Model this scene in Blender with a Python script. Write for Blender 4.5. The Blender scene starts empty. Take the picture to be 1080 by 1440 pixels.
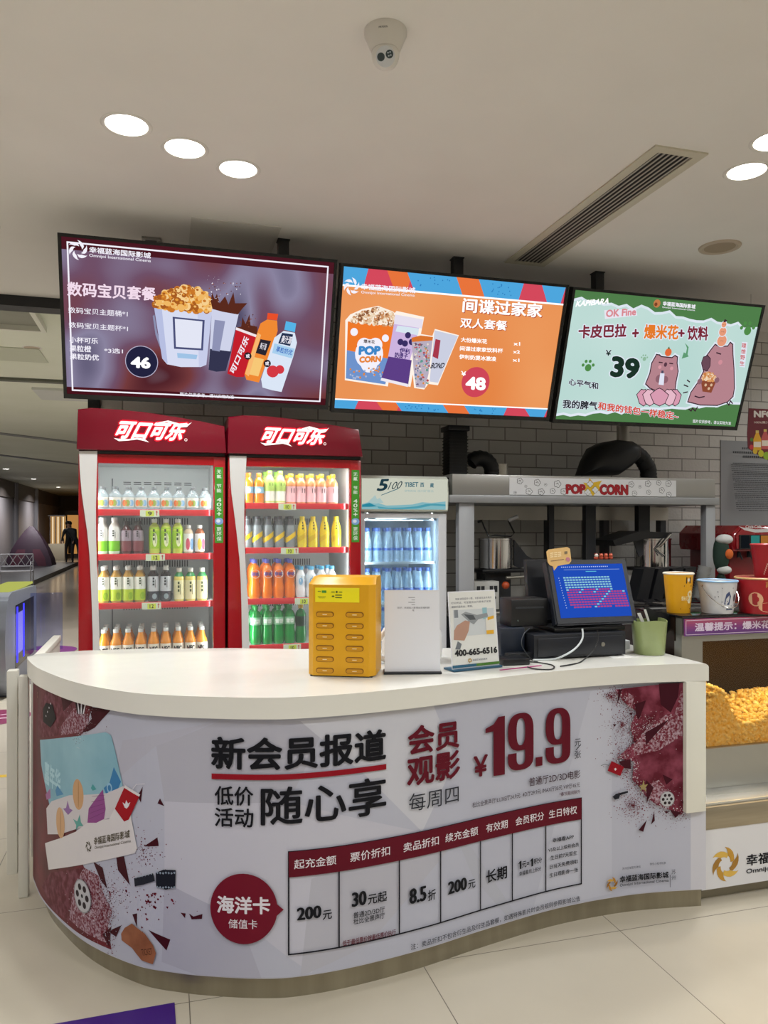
import bpy, bmesh, math, random
from mathutils import Vector, Matrix
from mathutils.geometry import tessellate_polygon
random.seed(7)
C = bpy.context.scene.collection
SC = bpy.context.scene

# ------------------------------------------------------------------ camera, world, exposure
EYE = Vector((0.0, 0.0, 1.55))
YAW = math.radians(16)
cam = bpy.data.cameras.new('camera')
cam.sensor_fit = 'VERTICAL'; cam.sensor_height = 36.0; cam.lens = 27.0
cam.shift_y = 20.0/1440.0; cam.clip_start = 0.05; cam.clip_end = 120
cam_o = bpy.data.objects.new('camera', cam); C.objects.link(cam_o)
cam_o.location = EYE; cam_o.rotation_euler = (math.pi/2, 0, -YAW)
SC.camera = cam_o
w = bpy.data.worlds.new('world'); SC.world = w; w.use_nodes = True
w.node_tree.nodes['Background'].inputs[0].default_value = (0.8, 0.85, 0.9, 1)
w.node_tree.nodes['Background'].inputs[1].default_value = 0.15
vs = SC.view_settings
SC.display_settings.display_device = 'sRGB'
vs.view_transform = 'Standard'; vs.look = 'None'; vs.gamma = 1.0; vs.exposure = 0.0; vs.use_curve_mapping = False
SC.cycles.max_bounces = 8; SC.cycles.diffuse_bounces = 4; SC.cycles.glossy_bounces = 3
SC.cycles.transparent_max_bounces = 12; SC.cycles.sample_clamp_indirect = 4.0
LAMP_W = 12.0        # one ceiling downlight
LAMP_COL = (0.97, 0.985, 1.0)
CEIL = 3.19

def lamp(name, kind, loc, energy, col=(1, 1, 1), rot=(0, 0, 0), size=0.15, size_y=None, spread=None, angle=None):
    l = bpy.data.lights.new(name, kind); l.energy = energy; l.color = col
    if kind == 'AREA':
        l.size = size
        if size_y: l.shape = 'RECTANGLE'; l.size_y = size_y
        else: l.shape = 'DISK'
        if spread: l.spread = spread
    if kind == 'SPOT':
        l.spot_size = angle; l.spot_blend = 0.8; l.shadow_soft_size = size
    if kind == 'POINT': l.shadow_soft_size = size
    o = bpy.data.objects.new(name, l); C.objects.link(o); o.location = loc; o.rotation_euler = rot
    return o

# ------------------------------------------------------------------ rays through photograph points, on surveyed planes
_S, _C = math.sin(YAW), math.cos(YAW)
def ray(px, py):
    xc = (px-540)/1080; up = (740-py)/1080
    return Vector((xc*_C+_S, -xc*_S+_C, up))
def onY(px, py, Y):
    d = ray(px, py); t = Y/d.y
    return EYE + d*t
def onZ(px, py, z):
    d = ray(px, py); t = (z-EYE.z)/d.z
    return EYE + d*t
def XatY(px, Y): return onY(px, 740, Y).x
def ZatY(px, py, Y): return onY(px, py, Y).z

# ------------------------------------------------------------------ materials
def lin(h):
    if not isinstance(h, str): return tuple(h)
    h = h.lstrip('#'); r = []
    for i in (0, 2, 4):
        c = int(h[i:i+2], 16)/255
        r.append(c/12.92 if c <= 0.04045 else ((c+0.055)/1.055)**2.4)
    return tuple(r)
MATS = {}
def mat(col, rough=0.5, metal=0.0, spec=0.5, alpha=None, trans=0.0, coat=0.0):
    key = ('m', col, rough, metal, spec, alpha, trans, coat)
    if key in MATS: return MATS[key]
    m = bpy.data.materials.new('m_'+str(col).strip('#')); m.use_nodes = True
    b = m.node_tree.nodes['Principled BSDF']
    c = lin(col)
    b.inputs['Base Color'].default_value = (*c, 1); b.inputs['Roughness'].default_value = rough
    b.inputs['Metallic'].default_value = metal; b.inputs['Specular IOR Level'].default_value = spec
    if trans: b.inputs['Transmission Weight'].default_value = trans
    if coat: b.inputs['Coat Weight'].default_value = coat
    # a faint procedural wear in the gloss
    nz = m.node_tree.nodes.new('ShaderNodeTexNoise'); nz.inputs['Scale'].default_value = 9.0
    mr = m.node_tree.nodes.new('ShaderNodeMapRange')
    mr.inputs['To Min'].default_value = max(0.02, rough*0.85); mr.inputs['To Max'].default_value = min(1, rough*1.15)
    tc = m.node_tree.nodes.new('ShaderNodeTexCoord')
    L = m.node_tree.links
    L.new(tc.outputs['Object'], nz.inputs['Vector']); L.new(nz.outputs['Fac'], mr.inputs['Value']); L.new(mr.outputs['Result'], b.inputs['Roughness'])
    MATS[key] = m; return m
def em(col, strength=1.0):
    key = ('e', col, strength)
    if key in MATS: return MATS[key]
    m = bpy.data.materials.new('glow_'+str(col).strip('#')); m.use_nodes = True
    nt = m.node_tree; nt.nodes.clear()
    e = nt.nodes.new('ShaderNodeEmission'); o = nt.nodes.new('ShaderNodeOutputMaterial')
    e.inputs[0].default_value = (*lin(col), 1); e.inputs[1].default_value = strength
    nt.links.new(e.outputs[0], o.inputs[0]); MATS[key] = m; return m
def glassy(col='#ffffff', clear=0.8, rough=0.03, body='#ffffff', name='clear'):
    """clear sheet or bottle wall: see-through share, a little body colour, fresnel reflection"""
    key = ('g', col, clear, rough, body)
    if key in MATS: return MATS[key]
    m = bpy.data.materials.new(name); m.use_nodes = True
    nt = m.node_tree; nt.nodes.clear(); N = nt.nodes.new; L = nt.links.new
    out = N('ShaderNodeOutputMaterial'); tr = N('ShaderNodeBsdfTransparent'); df = N('ShaderNodeBsdfDiffuse'); gl = N('ShaderNodeBsdfGlossy')
    tr.inputs[0].default_value = (*lin(col), 1); df.inputs[0].default_value = (*lin(body), 1); gl.inputs['Roughness'].default_value = rough
    a = N('ShaderNodeMixShader'); a.inputs[0].default_value = clear; L(df.outputs[0], a.inputs[1]); L(tr.outputs[0], a.inputs[2])
    fr = N('ShaderNodeFresnel'); fr.inputs[0].default_value = 1.45
    ge = N('ShaderNodeNewGeometry'); iv = N('ShaderNodeMath'); iv.operation = 'SUBTRACT'; iv.inputs[0].default_value = 1.0; L(ge.outputs['Backfacing'], iv.inputs[1])
    ml = N('ShaderNodeMath'); ml.operation = 'MULTIPLY'; L(fr.outputs[0], ml.inputs[0]); L(iv.outputs[0], ml.inputs[1])
    b = N('ShaderNodeMixShader'); L(ml.outputs[0], b.inputs[0]); L(a.outputs[0], b.inputs[1]); L(gl.outputs[0], b.inputs[2])
    L(b.outputs[0], out.inputs[0]); MATS[key] = m; return m
def noise_mat(name, c1, c2, scale, lo, hi, rough=0.5, detail=4, emit=None, stops=None, distort=0.0, metal=0.0, stretch=None):
    m = bpy.data.materials.new(name); m.use_nodes = True
    nt = m.node_tree; N = nt.nodes.new; L = nt.links.new
    b = nt.nodes['Principled BSDF']
    tc = N('ShaderNodeTexCoord'); nz = N('ShaderNodeTexNoise'); nz.inputs['Scale'].default_value = scale
    nz.inputs['Detail'].default_value = detail; nz.inputs['Distortion'].default_value = distort
    mp = N('ShaderNodeMapping'); mp.inputs['Scale'].default_value = stretch or (1, 1, 1)
    cr = N('ShaderNodeValToRGB'); r = cr.color_ramp
    if stops:
        while len(r.elements) < len(stops): r.elements.new(0.5)
        for e, (p, c) in zip(r.elements, stops): e.position = p; e.color = (*lin(c), 1)
    else:
        r.elements[0].position = lo; r.elements[0].color = (*lin(c1), 1); r.elements[1].position = hi; r.elements[1].color = (*lin(c2), 1)
    L(tc.outputs['Object'], mp.inputs[0]); L(mp.outputs[0], nz.inputs['Vector']); L(nz.outputs['Fac'], cr.inputs[0])
    b.inputs['Roughness'].default_value = rough; b.inputs['Metallic'].default_value = metal
    if not metal: b.inputs['Specular IOR Level'].default_value = 0.2
    if emit:
        e = N('ShaderNodeEmission'); e.inputs[1].default_value = emit; L(cr.outputs[0], e.inputs[0])
        L(e.outputs[0], nt.nodes['Material Output'].inputs[0])
    else: L(cr.outputs[0], b.inputs['Base Color'])
    return m
def brick_mat():
    m = bpy.data.materials.new('painted_brick'); m.use_nodes = True
    nt = m.node_tree; N = nt.nodes.new; L = nt.links.new; b = nt.nodes['Principled BSDF']
    tc = N('ShaderNodeTexCoord'); sp = N('ShaderNodeSeparateXYZ'); cb = N('ShaderNodeCombineXYZ')
    L(tc.outputs['Object'], sp.inputs[0]); L(sp.outputs['X'], cb.inputs['X']); L(sp.outputs['Z'], cb.inputs['Y'])
    br = N('ShaderNodeTexBrick'); L(cb.outputs[0], br.inputs['Vector'])
    br.inputs['Scale'].default_value = 1.0; br.inputs['Brick Width'].default_value = 0.262; br.inputs['Row Height'].default_value = 0.1
    br.inputs['Mortar Size'].default_value = 0.005; br.inputs['Mortar Smooth'].default_value = 0.35; br.inputs['Bias'].default_value = -0.3
    br.inputs['Color1'].default_value = (*lin('#c9c7c2'), 1); br.inputs['Color2'].default_value = (*lin('#b4b2ac'), 1); br.inputs['Mortar'].default_value = (*lin('#7d7a75'), 1)
    L(br.outputs['Color'], b.inputs['Base Color']); b.inputs['Roughness'].default_value = 0.7
    nz = N('ShaderNodeTexNoise'); nz.inputs['Scale'].default_value = 45; L(tc.outputs['Object'], nz.inputs['Vector'])
    mx = N('ShaderNodeMath'); mx.operation = 'MULTIPLY_ADD'; L(br.outputs['Fac'], mx.inputs[0]); mx.inputs[1].default_value = -1.0; L(nz.outputs['Fac'], mx.inputs[2])
    bp = N('ShaderNodeBump'); bp.inputs['Strength'].default_value = 0.5; bp.inputs['Distance'].default_value = 0.006
    L(mx.outputs[0], bp.inputs['Height']); L(bp.outputs[0], b.inputs['Normal'])
    return m
def tile_mat(name, c1, c2, seam, rough, ox, oy, size=0.8):
    m = bpy.data.materials.new(name); m.use_nodes = True
    nt = m.node_tree; N = nt.nodes.new; L = nt.links.new; b = nt.nodes['Principled BSDF']
    tc = N('ShaderNodeTexCoord'); mp = N('ShaderNodeMapping'); mp.inputs['Location'].default_value = (-ox, -oy, 0)
    L(tc.outputs['Object'], mp.inputs[0])
    br = N('ShaderNodeTexBrick'); br.offset = 0.0; L(mp.outputs[0], br.inputs['Vector'])
    br.inputs['Scale'].default_value = 1.0; br.inputs['Brick Width'].default_value = size; br.inputs['Row Height'].default_value = size
    br.inputs['Mortar Size'].default_value = 0.0017; br.inputs['Mortar Smooth'].default_value = 0.0
    nz = N('ShaderNodeTexNoise'); nz.inputs['Scale'].default_value = 1.6; nz.inputs['Detail'].default_value = 6; L(tc.outputs['Object'], nz.inputs['Vector'])
    cr = N('ShaderNodeValToRGB'); cr.color_ramp.elements[0].position = 0.35; cr.color_ramp.elements[0].color = (*lin(c1), 1)
    cr.color_ramp.elements[1].position = 0.7; cr.color_ramp.elements[1].color = (*lin(c2), 1); L(nz.outputs['Fac'], cr.inputs[0])
    L(cr.outputs[0], br.inputs['Color1']); L(cr.outputs[0], br.inputs['Color2']); br.inputs['Mortar'].default_value = (*lin(seam), 1)
    L(br.outputs['Color'], b.inputs['Base Color']); b.inputs['Roughness'].default_value = rough; b.inputs['Specular IOR Level'].default_value = 0.5
    return m

WHITE = mat('#e9e7df', 0.35); PLASTIC_W = mat('#f0f0ee', 0.3); BLACK = mat('#0c0d10', 0.4); CHAR = mat('#1d1f24', 0.45)
STEEL = mat('#b4b2aa', 0.3, 0.85); STEEL_D = mat('#8d8a80', 0.35, 0.8); ALU = mat('#a9acb0', 0.45, 0.3)
CHROME = mat('#d8d8d8', 0.12, 1.0); RED = mat('#a00614', 0.25, coat=0.4); REDDK = mat('#7c0b22', 0.25, coat=0.4)
LINER = mat('#e4e6e6', 0.4); GREY = mat('#8e9195', 0.5)

# ------------------------------------------------------------------ mesh builder and object helpers
ORG = {}
class MB:
    def __init__(s): s.bm = bmesh.new(); s.mi = 0
    def _f(s, vs):
        try: f = s.bm.faces.new(vs); f.material_index = s.mi; return f
        except ValueError: return None
    def poly(s, pts): return s._f([s.bm.verts.new(p) for p in pts])
    def box(s, lo, hi, bev=0.0, seg=2):
        x0, y0, z0 = lo; x1, y1, z1 = hi
        v = [s.bm.verts.new(p) for p in ((x0,y0,z0),(x1,y0,z0),(x1,y1,z0),(x0,y1,z0),(x0,y0,z1),(x1,y0,z1),(x1,y1,z1),(x0,y1,z1))]
        fs = [s._f([v[i] for i in q]) for q in ((3,2,1,0),(4,5,6,7),(0,1,5,4),(1,2,6,5),(2,3,7,6),(3,0,4,7))]
        if bev > 0:
            es = list({e for f in fs for e in f.edges})
            r = bmesh.ops.bevel(s.bm, geom=es, offset=bev, segments=seg, profile=0.5, affect='EDGES')
            for f in r['faces']: f.material_index = s.mi
        return s
    def extr(s, pts, vec):
        vec = Vector(vec); a = [s.bm.verts.new(p) for p in pts]; b = [s.bm.verts.new(Vector(p)+vec) for p in pts]
        n = len(pts); s._f(a[::-1]); s._f(b)
        for i in range(n): s._f([a[i], a[(i+1) % n], b[(i+1) % n], b[i]])
        return s
    def loft(s, rings, cap0=True, cap1=True, closed=True):
        vr = [[s.bm.verts.new(p) for p in r] for r in rings]
        n = len(vr[0])
        for a, b in zip(vr, vr[1:]):
            for i in range(n if closed else n-1): s._f([a[i], a[(i+1) % n], b[(i+1) % n], b[i]])
        if cap0: s._f(vr[0][::-1])
        if cap1: s._f(vr[-1])
        return s
    def lathe(s, prof, n=20, c=(0, 0, 0), cap0=True, cap1=True, ax='z', a0=0.0, a1=None):
        c = Vector(c); rings = []
        full = a1 is None
        for r, z in prof:
            ring = []
            for i in range(n):
                a = a0 + (2*math.pi if full else (a1-a0))*i/(n if full else n-1)
                x, y = r*math.cos(a), r*math.sin(a)
                ring.append(c + (Vector((x, y, z)) if ax == 'z' else Vector((x, -z, y)) if ax == 'y' else Vector((z, x, y))))
            rings.append(ring)
        return s.loft(rings, cap0, cap1, full)
    def tube(s, path, r, n=8):
        path = [Vector(p) for p in path]; rings = []; up = None
        for i, p in enumerate(path):
            t = (path[min(i+1, len(path)-1)]-path[max(i-1, 0)]).normalized()
            if up is None: up = Vector((0, 0, 1)) if abs(t.z) < 0.9 else Vector((1, 0, 0))
            side = t.cross(up)
            if side.length < 1e-6: side = t.orthogonal()
            side.normalize(); up = side.cross(t).normalized()
            rr = r[i] if isinstance(r, (list, tuple)) else r
            rings.append([p + (side*math.cos(a)+up*math.sin(a))*rr for a in (2*math.pi*k/n for k in range(n))])
        return s.loft(rings)
    def ball(s, c, r, seg=12, ring=8):
        prof = [(max(1e-4, r*math.sin(math.pi*i/ring)), -r*math.cos(math.pi*i/ring)) for i in range(ring+1)]
        return s.lathe(prof, seg, c)
    def ell(s, c, rx, ry, rz, seg=14, ring=9):
        k = len(s.bm.verts); s.ball((0, 0, 0), 1, seg, ring); s.bm.verts.ensure_lookup_table()
        for v in list(s.bm.verts)[k:]: v.co = Vector((v.co.x*rx, v.co.y*ry, v.co.z*rz)) + Vector(c)
        return s
    def xform(s, M, start=0):
        s.bm.verts.ensure_lookup_table()
        for v in list(s.bm.verts)[start:]: v.co = M @ v.co
        return s
    def build(s, name, mats, parent=None, local=False, smooth=35):
        me = bpy.data.meshes.new(name)
        bmesh.ops.recalc_face_normals(s.bm, faces=s.bm.faces)
        org = ORG.get(parent.name, Vector((0, 0, 0))) if parent else Vector((0, 0, 0))
        if not local and org.length > 0:
            for v in s.bm.verts: v.co -= org
        s.bm.to_mesh(me); s.bm.free()
        for m in (mats if isinstance(mats, (list, tuple)) else [mats]): me.materials.append(m)
        if smooth:
            for p in me.polygons: p.use_smooth = True
            me.set_sharp_from_angle(angle=math.radians(smooth))
        o = bpy.data.objects.new(name, me); C.objects.link(o)
        if parent: o.parent = parent
        ORG[o.name] = org
        return o
def tag(o, label, cat, group=None, kind=None):
    o['label'] = label; o['category'] = cat
    if group: o['group'] = group
    if kind: o['kind'] = kind
    return o
def thing(name, label, cat, loc=(0, 0, 0), group=None, rz=0.0):
    o = bpy.data.objects.new(name, None); C.objects.link(o); o.location = loc; o.empty_display_size = 0.05
    o.rotation_euler = (0, 0, rz); ORG[o.name] = Vector(loc)
    return tag(o, label, cat, group)
def struct(o): o['kind'] = 'structure'; return o
def copy_tree(o, parent=None):
    c = o.copy(); C.objects.link(c); c.parent = parent; ORG[c.name] = ORG.get(o.name, Vector((0, 0, 0)))
    for ch in list(o.children): copy_tree(ch, c)
    return c
ORDN = ['first', 'second', 'third', 'fourth', 'fifth', 'sixth', 'seventh', 'eighth', 'ninth', 'tenth']

# ------------------------------------------------------------------ printed and lit artwork: flat outlines and lettering laid on a surface
_TX = {}
def glyphs(body, bold, res=3):
    k = (body, bold, res)
    if k in _TX: return _TX[k]
    cu = bpy.data.curves.new('lettering', 'FONT'); cu.body = body; cu.offset = bold; cu.resolution_u = res
    o = bpy.data.objects.new('lettering', cu); C.objects.link(o)
    me = bpy.data.meshes.new_from_object(o)
    V = [(v.co.x, v.co.y) for v in me.vertices]; F = [tuple(p.vertices) for p in me.polygons]
    bpy.data.objects.remove(o); bpy.data.curves.remove(cu); bpy.data.meshes.remove(me)
    _TX[k] = (V, F); return V, F
class Art:
    """uv outlines (metres on the surface), mapped by m3(u, v, lift)"""
    def __init__(s, m3, p2uv=None, step=0.0004):
        s.m3 = m3; s.p = p2uv; s.z = (0, 0, 1); s.V = []; s.F = []; s.M = []; s.mats = []; s.n = 1; s.step = step; s.flat = False; s.clip = None
    def zoom(s, ox, oy, k): s.z = (ox, oy, k)
    def uv(s, p):
        if s.p is None: return p
        return s.p(s.z[0]+p[0]*s.z[2], s.z[1]+p[1]*s.z[2])
    def mi(s, m):
        if m not in s.mats: s.mats.append(m)
        return s.mats.index(m)
    def add(s, V, F, m, lift=None):
        k = len(s.V); i = s.mi(m)
        if lift is None: s.n += 1; lift = s.n*s.step
        s.V += [(u, v, lift) for u, v in V]; s.F += [tuple(a+k for a in f) for f in F]; s.M += [i]*len(F)
    def polyuv(s, P, m, lift=None):
        T = tessellate_polygon([[Vector((u, v, 0)) for u, v in P]])
        s.add(P, T, m, lift)
    def poly(s, P, m, lift=None): s.polyuv([s.uv(p) for p in P], m, lift)
    def rectuv(s, u0, v0, u1, v1, m, lift=None): s.add([(u0, v0), (u1, v0), (u1, v1), (u0, v1)], [(0, 1, 2, 3)], m, lift)
    def lineuv(s, P, wd, m, closed=False, lift=None):
        if lift is None: s.n += 1; lift = s.n*s.step
        n = len(P)
        for i in range(n if closed else n-1):
            a, b = Vector(P[i]), Vector(P[(i+1) % n]); d = b-a
            if d.length < 1e-7: continue
            d.normalize(); q = Vector((-d.y, d.x))*wd/2; e = d*wd/2
            s.add([tuple(a-e-q), tuple(b+e-q), tuple(b+e+q), tuple(a-e+q)], [(0, 1, 2, 3)], m, lift)
    def line(s, P, wd, m, closed=False): s.lineuv([s.uv(p) for p in P], wd, m, closed)
    def elluv(s, c, ru, rv, m, n=28, rot=0.0, lift=None):
        P = []
        for i in range(n):
            a = 2*math.pi*i/n; x, y = ru*math.cos(a), rv*math.sin(a)
            P.append((c[0]+x*math.cos(rot)-y*math.sin(rot), c[1]+x*math.sin(rot)+y*math.cos(rot)))
        s.add(P, [tuple(range(n))], m, lift); return P
    def circ(s, c, rpx, m, n=28, k=1.0):
        a = s.uv(c); b = s.uv((c[0], c[1]-rpx)); r = abs(b[1]-a[1]); s.elluv(a, r*k, r, m, n); return a, r
    def text(s, body, LB, RB, LT, m, bold=0.0, shear=0.0, flat=None, raw=False, lift=None, shrink=None):
        """fit the lettering's own box to left-bottom, right-bottom, left-top; bold letters are struck several times round a small circle"""
        bx, by = bold if isinstance(bold, tuple) else (bold, bold)
        thin = bx if bx < 0 else 0.0
        V, F = glyphs(body, thin)
        if not V: return
        xs = [v[0] for v in V]; ys = [v[1] for v in V]
        qx, qy = (bx, by) if shrink is None else (shrink, shrink)
        x0, x1, y0, y1 = min(xs)-qx, max(xs)+qx, min(ys)-qy, max(ys)+qy
        if not raw: LB, RB, LT = s.uv(LB), s.uv(RB), s.uv(LT)
        if s.flat if flat is None else flat: RB = (RB[0], LB[1]); LT = (LB[0], LT[1])
        LB, RB, LT = Vector(LB), Vector(RB), Vector(LT); du, dv = RB-LB, LT-LB
        if lift is None: s.n += 1; lift = s.n*s.step
        n = 0 if bx <= 0 else 4 if bx < 0.012 else 8
        strikes = [(0.0, 0.0)]+[(bx*math.cos(6.2832*i/n), by*math.sin(6.2832*i/n)) for i in range(n)]
        if bx > .04: strikes += [(bx*.5*math.cos(6.2832*i/n), by*.5*math.sin(6.2832*i/n)) for i in range(n)]
        if shrink is not None and not m.name.startswith('glow'): s.n += len(strikes)*.000012/s.step
        for q, (sx, sy) in enumerate(strikes):
            out = []
            for x, y in V:
                a, b = (x+sx-x0)/(x1-x0), (y+sy-y0)/(y1-y0)
                p = LB + du*a + dv*b; p.x += shear*dv.length*(b-0.5); out.append(tuple(p))
            s.add(out, F, m, lift+(0 if m.name.startswith('glow') else q*.000012))
    def nine(s, u0, v0, u1, v1, m):
        w_, h = u1-u0, v1-v0
        def se(cu, cv, ru, rv, a, p=2.6):
            c, d = math.cos(a), math.sin(a)
            return (u0+w_*(cu+ru*math.copysign(abs(c)**(2/p), c)), v0+h*(cv+rv*math.copysign(abs(d)**(2/p), d)))
        n = 40
        A_ = [2*math.pi*i/n for i in range(n)]
        ring = [se(.5, .67, .5, .33, a) for a in A_]+[se(.5, .67, .165, .235, a) for a in A_]
        s.add(ring, [(i, (i+1) % n, n+(i+1) % n, n+i) for i in range(n)], m)
        B_ = [math.pi+math.pi*i/20 for i in range(21)]
        arc = [se(.5, .22, .5, .22, a) for a in B_]+[se(.5, .22, .165, .125, a) for a in B_]
        s.add(arc, [(i, i+1, 22+i, 21+i) for i in range(20)], m, s.n*s.step)
        s.rectuv(u0+w_*.665, v0+h*.22, u1, v0+h*.67, m, s.n*s.step-.00001); s.rectuv(u0, v0+h*.22, u0+w_*.335, v0+h*.31, m, s.n*s.step)
    def one(s, u0, v0, u1, v1, m):
        w_, h = u1-u0, v1-v0
        s.polyuv([(u0+w_*.42, v0), (u1, v0), (u1, v1), (u0+w_*.6, v1), (u0, v0+h*.78), (u0, v0+h*.66), (u0+w_*.42, v0+h*.74)], m)
    def speckle(s, region, n, sizes, mats, lift=None):
        if lift is None: s.n += 1; lift = s.n*s.step
        for _ in range(n):
            p = region()
            if p is None or (s.clip and not (s.clip[0] < p[0] < s.clip[1] and s.clip[2] < p[1] < s.clip[3])): continue
            r = random.uniform(*sizes); a = random.uniform(0, 6.3); k = random.choice((3, 3, 4, 5)); m = random.choice(mats)
            s.add([(p[0]+r*random.uniform(.5, 1)*math.cos(a+6.283*i/k), p[1]+r*random.uniform(.5, 1)*math.sin(a+6.283*i/k)) for i in range(k)], [tuple(range(k))], m, lift)
    def swirl(s, c, r, mats, hole=0.36):
        """ring emblem of six overlapping curved blades with pointed tips"""
        def q(rr, a): return (c[0]+r*rr*math.cos(a), c[1]+r*rr*math.sin(a))
        gap = .10 if len(mats) == 1 else -.12
        for i in range(6):
            a = math.pi/3*i+.25
            P = [q(hole+.16*t/5, a+.95*t/5) for t in range(6)]
            P += [q(.74, a+1.12), q(.92, a+1.24), q(1.06, a+1.38)]
            P += [q(1.0, a+1.12), q(.95, a+.92), q(.88, a+.68), q(.78, a+.42), q(.68, a+.2+gap), q(.55, a+.06+gap)]
            s.polyuv(P, mats[i % len(mats)])
    def kernels(s, P, n, r, mats):
        """a heap of popped kernels inside polygon P (uv)"""
        us = [p[0] for p in P]; vv = [p[1] for p in P]
        def inside(u, v):
            k = False
            for i in range(len(P)):
                a, b = P[i], P[i-1]
                if (a[1] > v) != (b[1] > v) and u < (b[0]-a[0])*(v-a[1])/(b[1]-a[1])+a[0]: k = not k
            return k
        for j in range(n):
            u, v = random.uniform(min(us), max(us)), random.uniform(min(vv), max(vv))
            if not inside(u, v): continue
            s.n += 0.08; l = s.n*s.step
            m = random.choice(mats); q = r*random.uniform(.6, 1.1)
            s.elluv((u, v), q, q*random.uniform(.7, 1), m, 9, random.uniform(0, 3), l)
            s.elluv((u-q*.2, v+q*.25), q*.45, q*.35, random.choice(mats), 7, 0, l+s.step*.04)
    def build(s, name, parent, cuts=None, local=False, base=0):
        me = bpy.data.meshes.new(name); bm = bmesh.new()
        vs = [bm.verts.new(v) for v in s.V]
        for f, m in zip(s.F, s.M):
            try: q = bm.faces.new([vs[i] for i in f]); q.material_index = m
            except ValueError: pass
        if cuts:
            for u in cuts: bmesh.ops.bisect_plane(bm, geom=bm.verts[:]+bm.edges[:]+bm.faces[:], plane_co=(u, 0, 0), plane_no=(1, 0, 0), dist=1e-6)
        for f in bm.faces:
            if f.normal.z < 0: f.normal_flip()
        org = ORG.get(parent.name, Vector((0, 0, 0))) if parent and not local else Vector((0, 0, 0))
        for v in bm.verts: v.co = Vector(s.m3(v.co.x, v.co.y, v.co.z)) - org
        bm.to_mesh(me); bm.free()
        for m in s.mats: me.materials.append(m)
        o = bpy.data.objects.new(name, me); C.objects.link(o); o.parent = parent; ORG[o.name] = org
        return o
def plane_map(O, U, V, N):
    """artwork map on a flat board and the inverse from photograph points"""
    O, U, V, N = Vector(O), Vector(U).normalized(), Vector(V).normalized(), Vector(N).normalized()
    def m3(u, v, l): return O+U*u+V*v+N*l
    def inv(px, py):
        d = ray(px, py); t = (O-EYE).dot(N)/d.dot(N); q = EYE+d*t-O; return (q.dot(U), q.dot(V))
    return m3, inv

# ------------------------------------------------------------------ the setting
def simple(name, lo, hi, m, bev=0.0, kind='structure'):
    b = MB(); b.box(lo, hi, bev); o = b.build(name, m, smooth=30 if bev else 0)
    if kind: o['kind'] = kind
    return o
XL, XR, YF = -5.6, 7.0, -6.0
FLOOR = tile_mat('porcelain_tile', '#b3ab9a', '#beb6a5', '#6a6358', 0.3, 0.08, 2.58)
FLOOR_DIM = tile_mat('corridor_tile_dimmed', '#857c70', '#958b7e', '#54504a', 0.16, 0.08, 2.58)  # darker tones put the corridor's dim light into the tile colour
CEIL_M = noise_mat('ceiling_paint', '#e2dfd9', '#e7e4de', 2.0, 0.3, 0.7, 0.6)
struct(simple('floor', (XL, YF, -0.05), (XR, 8.2, 0), FLOOR))
struct(simple('floor_corridor', (XL, 8.2, -0.05), (3.0, 46, 0), FLOOR_DIM))
struct(simple('ceiling', (XL, YF, CEIL), (XR, 6.0, CEIL+0.1), CEIL_M))
struct(simple('ceiling_corridor', (XL, 6.0, CEIL+0.06), (3.0, 46, CEIL+0.16), noise_mat('corridor_ceiling_lamp_tint', '#d8dcc8', '#e0e3d2', 1.0, 0.3, 0.7, 0.6)))  # greenish tint of the corridor lamp light put into the ceiling colour
WALLP = noise_mat('wall_paint', '#c9c5bd', '#d2cec6', 1.5, 0.3, 0.7, 0.55)
simple('wall_back', (-0.40, 5.35, 0), (XR, 5.5, CEIL), brick_mat())
simple('wall_right', (XR, YF, 0), (XR+0.1, 5.5, CEIL), WALLP)
simple('wall_front', (XL, YF-0.1, 0), (XR, YF, CEIL), WALLP)
LEFTP = noise_mat('corridor_wall_paint', '#a39c9f', '#aea7a9', 0.6, 0.3, 0.7, 0.35)
simple('wall_left', (XL-0.1, YF, 0), (XL, 46, CEIL+0.06), LEFTP)
simple('wall_corridor_end', (XL, 46, 0), (3.0, 46.1, CEIL+0.06), mat('#4a4648', 0.5))
simple('wall_corridor_right', (0.6, 5.5, 0), (0.75, 46, CEIL+0.06), mat('#7d7672', 0.5))
simple('trim_1', (-0.475, 5.33, 0), (-0.40, 5.5, CEIL), BLACK)
simple('trim_2', (XL, 5.96, CEIL-0.075), (-0.475, 6.12, CEIL+0.06), mat('#14161a', 0.4))
simple('trim_3', (XL, 9.6, CEIL+0.03), (0.6, 9.72, CEIL+0.06), mat('#5a5c50', 0.5))
simple('trim_4', (XL, 18, 2.62), (XL+0.06, 46, CEIL+0.06), mat('#6b625e', 0.5))
b = MB(); b.extr([(-5.5, 12.4, CEIL+.045), (-4.8, 13.5, CEIL+.045), (.6, 19.3, CEIL+.045), (.6, 19.0, CEIL+.045)], (0, 0, .015)); struct(b.build('trim_5', mat('#8b8d8a', .5)))
b = MB(); b.extr([(-4.8, 18.2, CEIL+.045), (-4.8, 18.6, CEIL+.045), (.6, 27.3, CEIL+.045), (.6, 26.9, CEIL+.045)], (0, 0, .015)); struct(b.build('trim_6', mat('#76787a', .5)))
for k, y in enumerate((20.5, 24.6, 28.6, 32.6, 37.5)):
    b = MB(); b.lathe([(0.13, 0), (0.13, CEIL+.05)], 14, (XL+0.05, y, 0)); struct(b.build('trim_%d' % (7+k), mat('#9a979c', 0.25, 0.3)))  # pale columns made up for light streaks reflected along the wall
b = MB(); b.box((XL+.14, 21, 0), (-3.3, 33, 0.12)); struct(b.build('floor_platform', mat('#121014', 0.35)))

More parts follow.
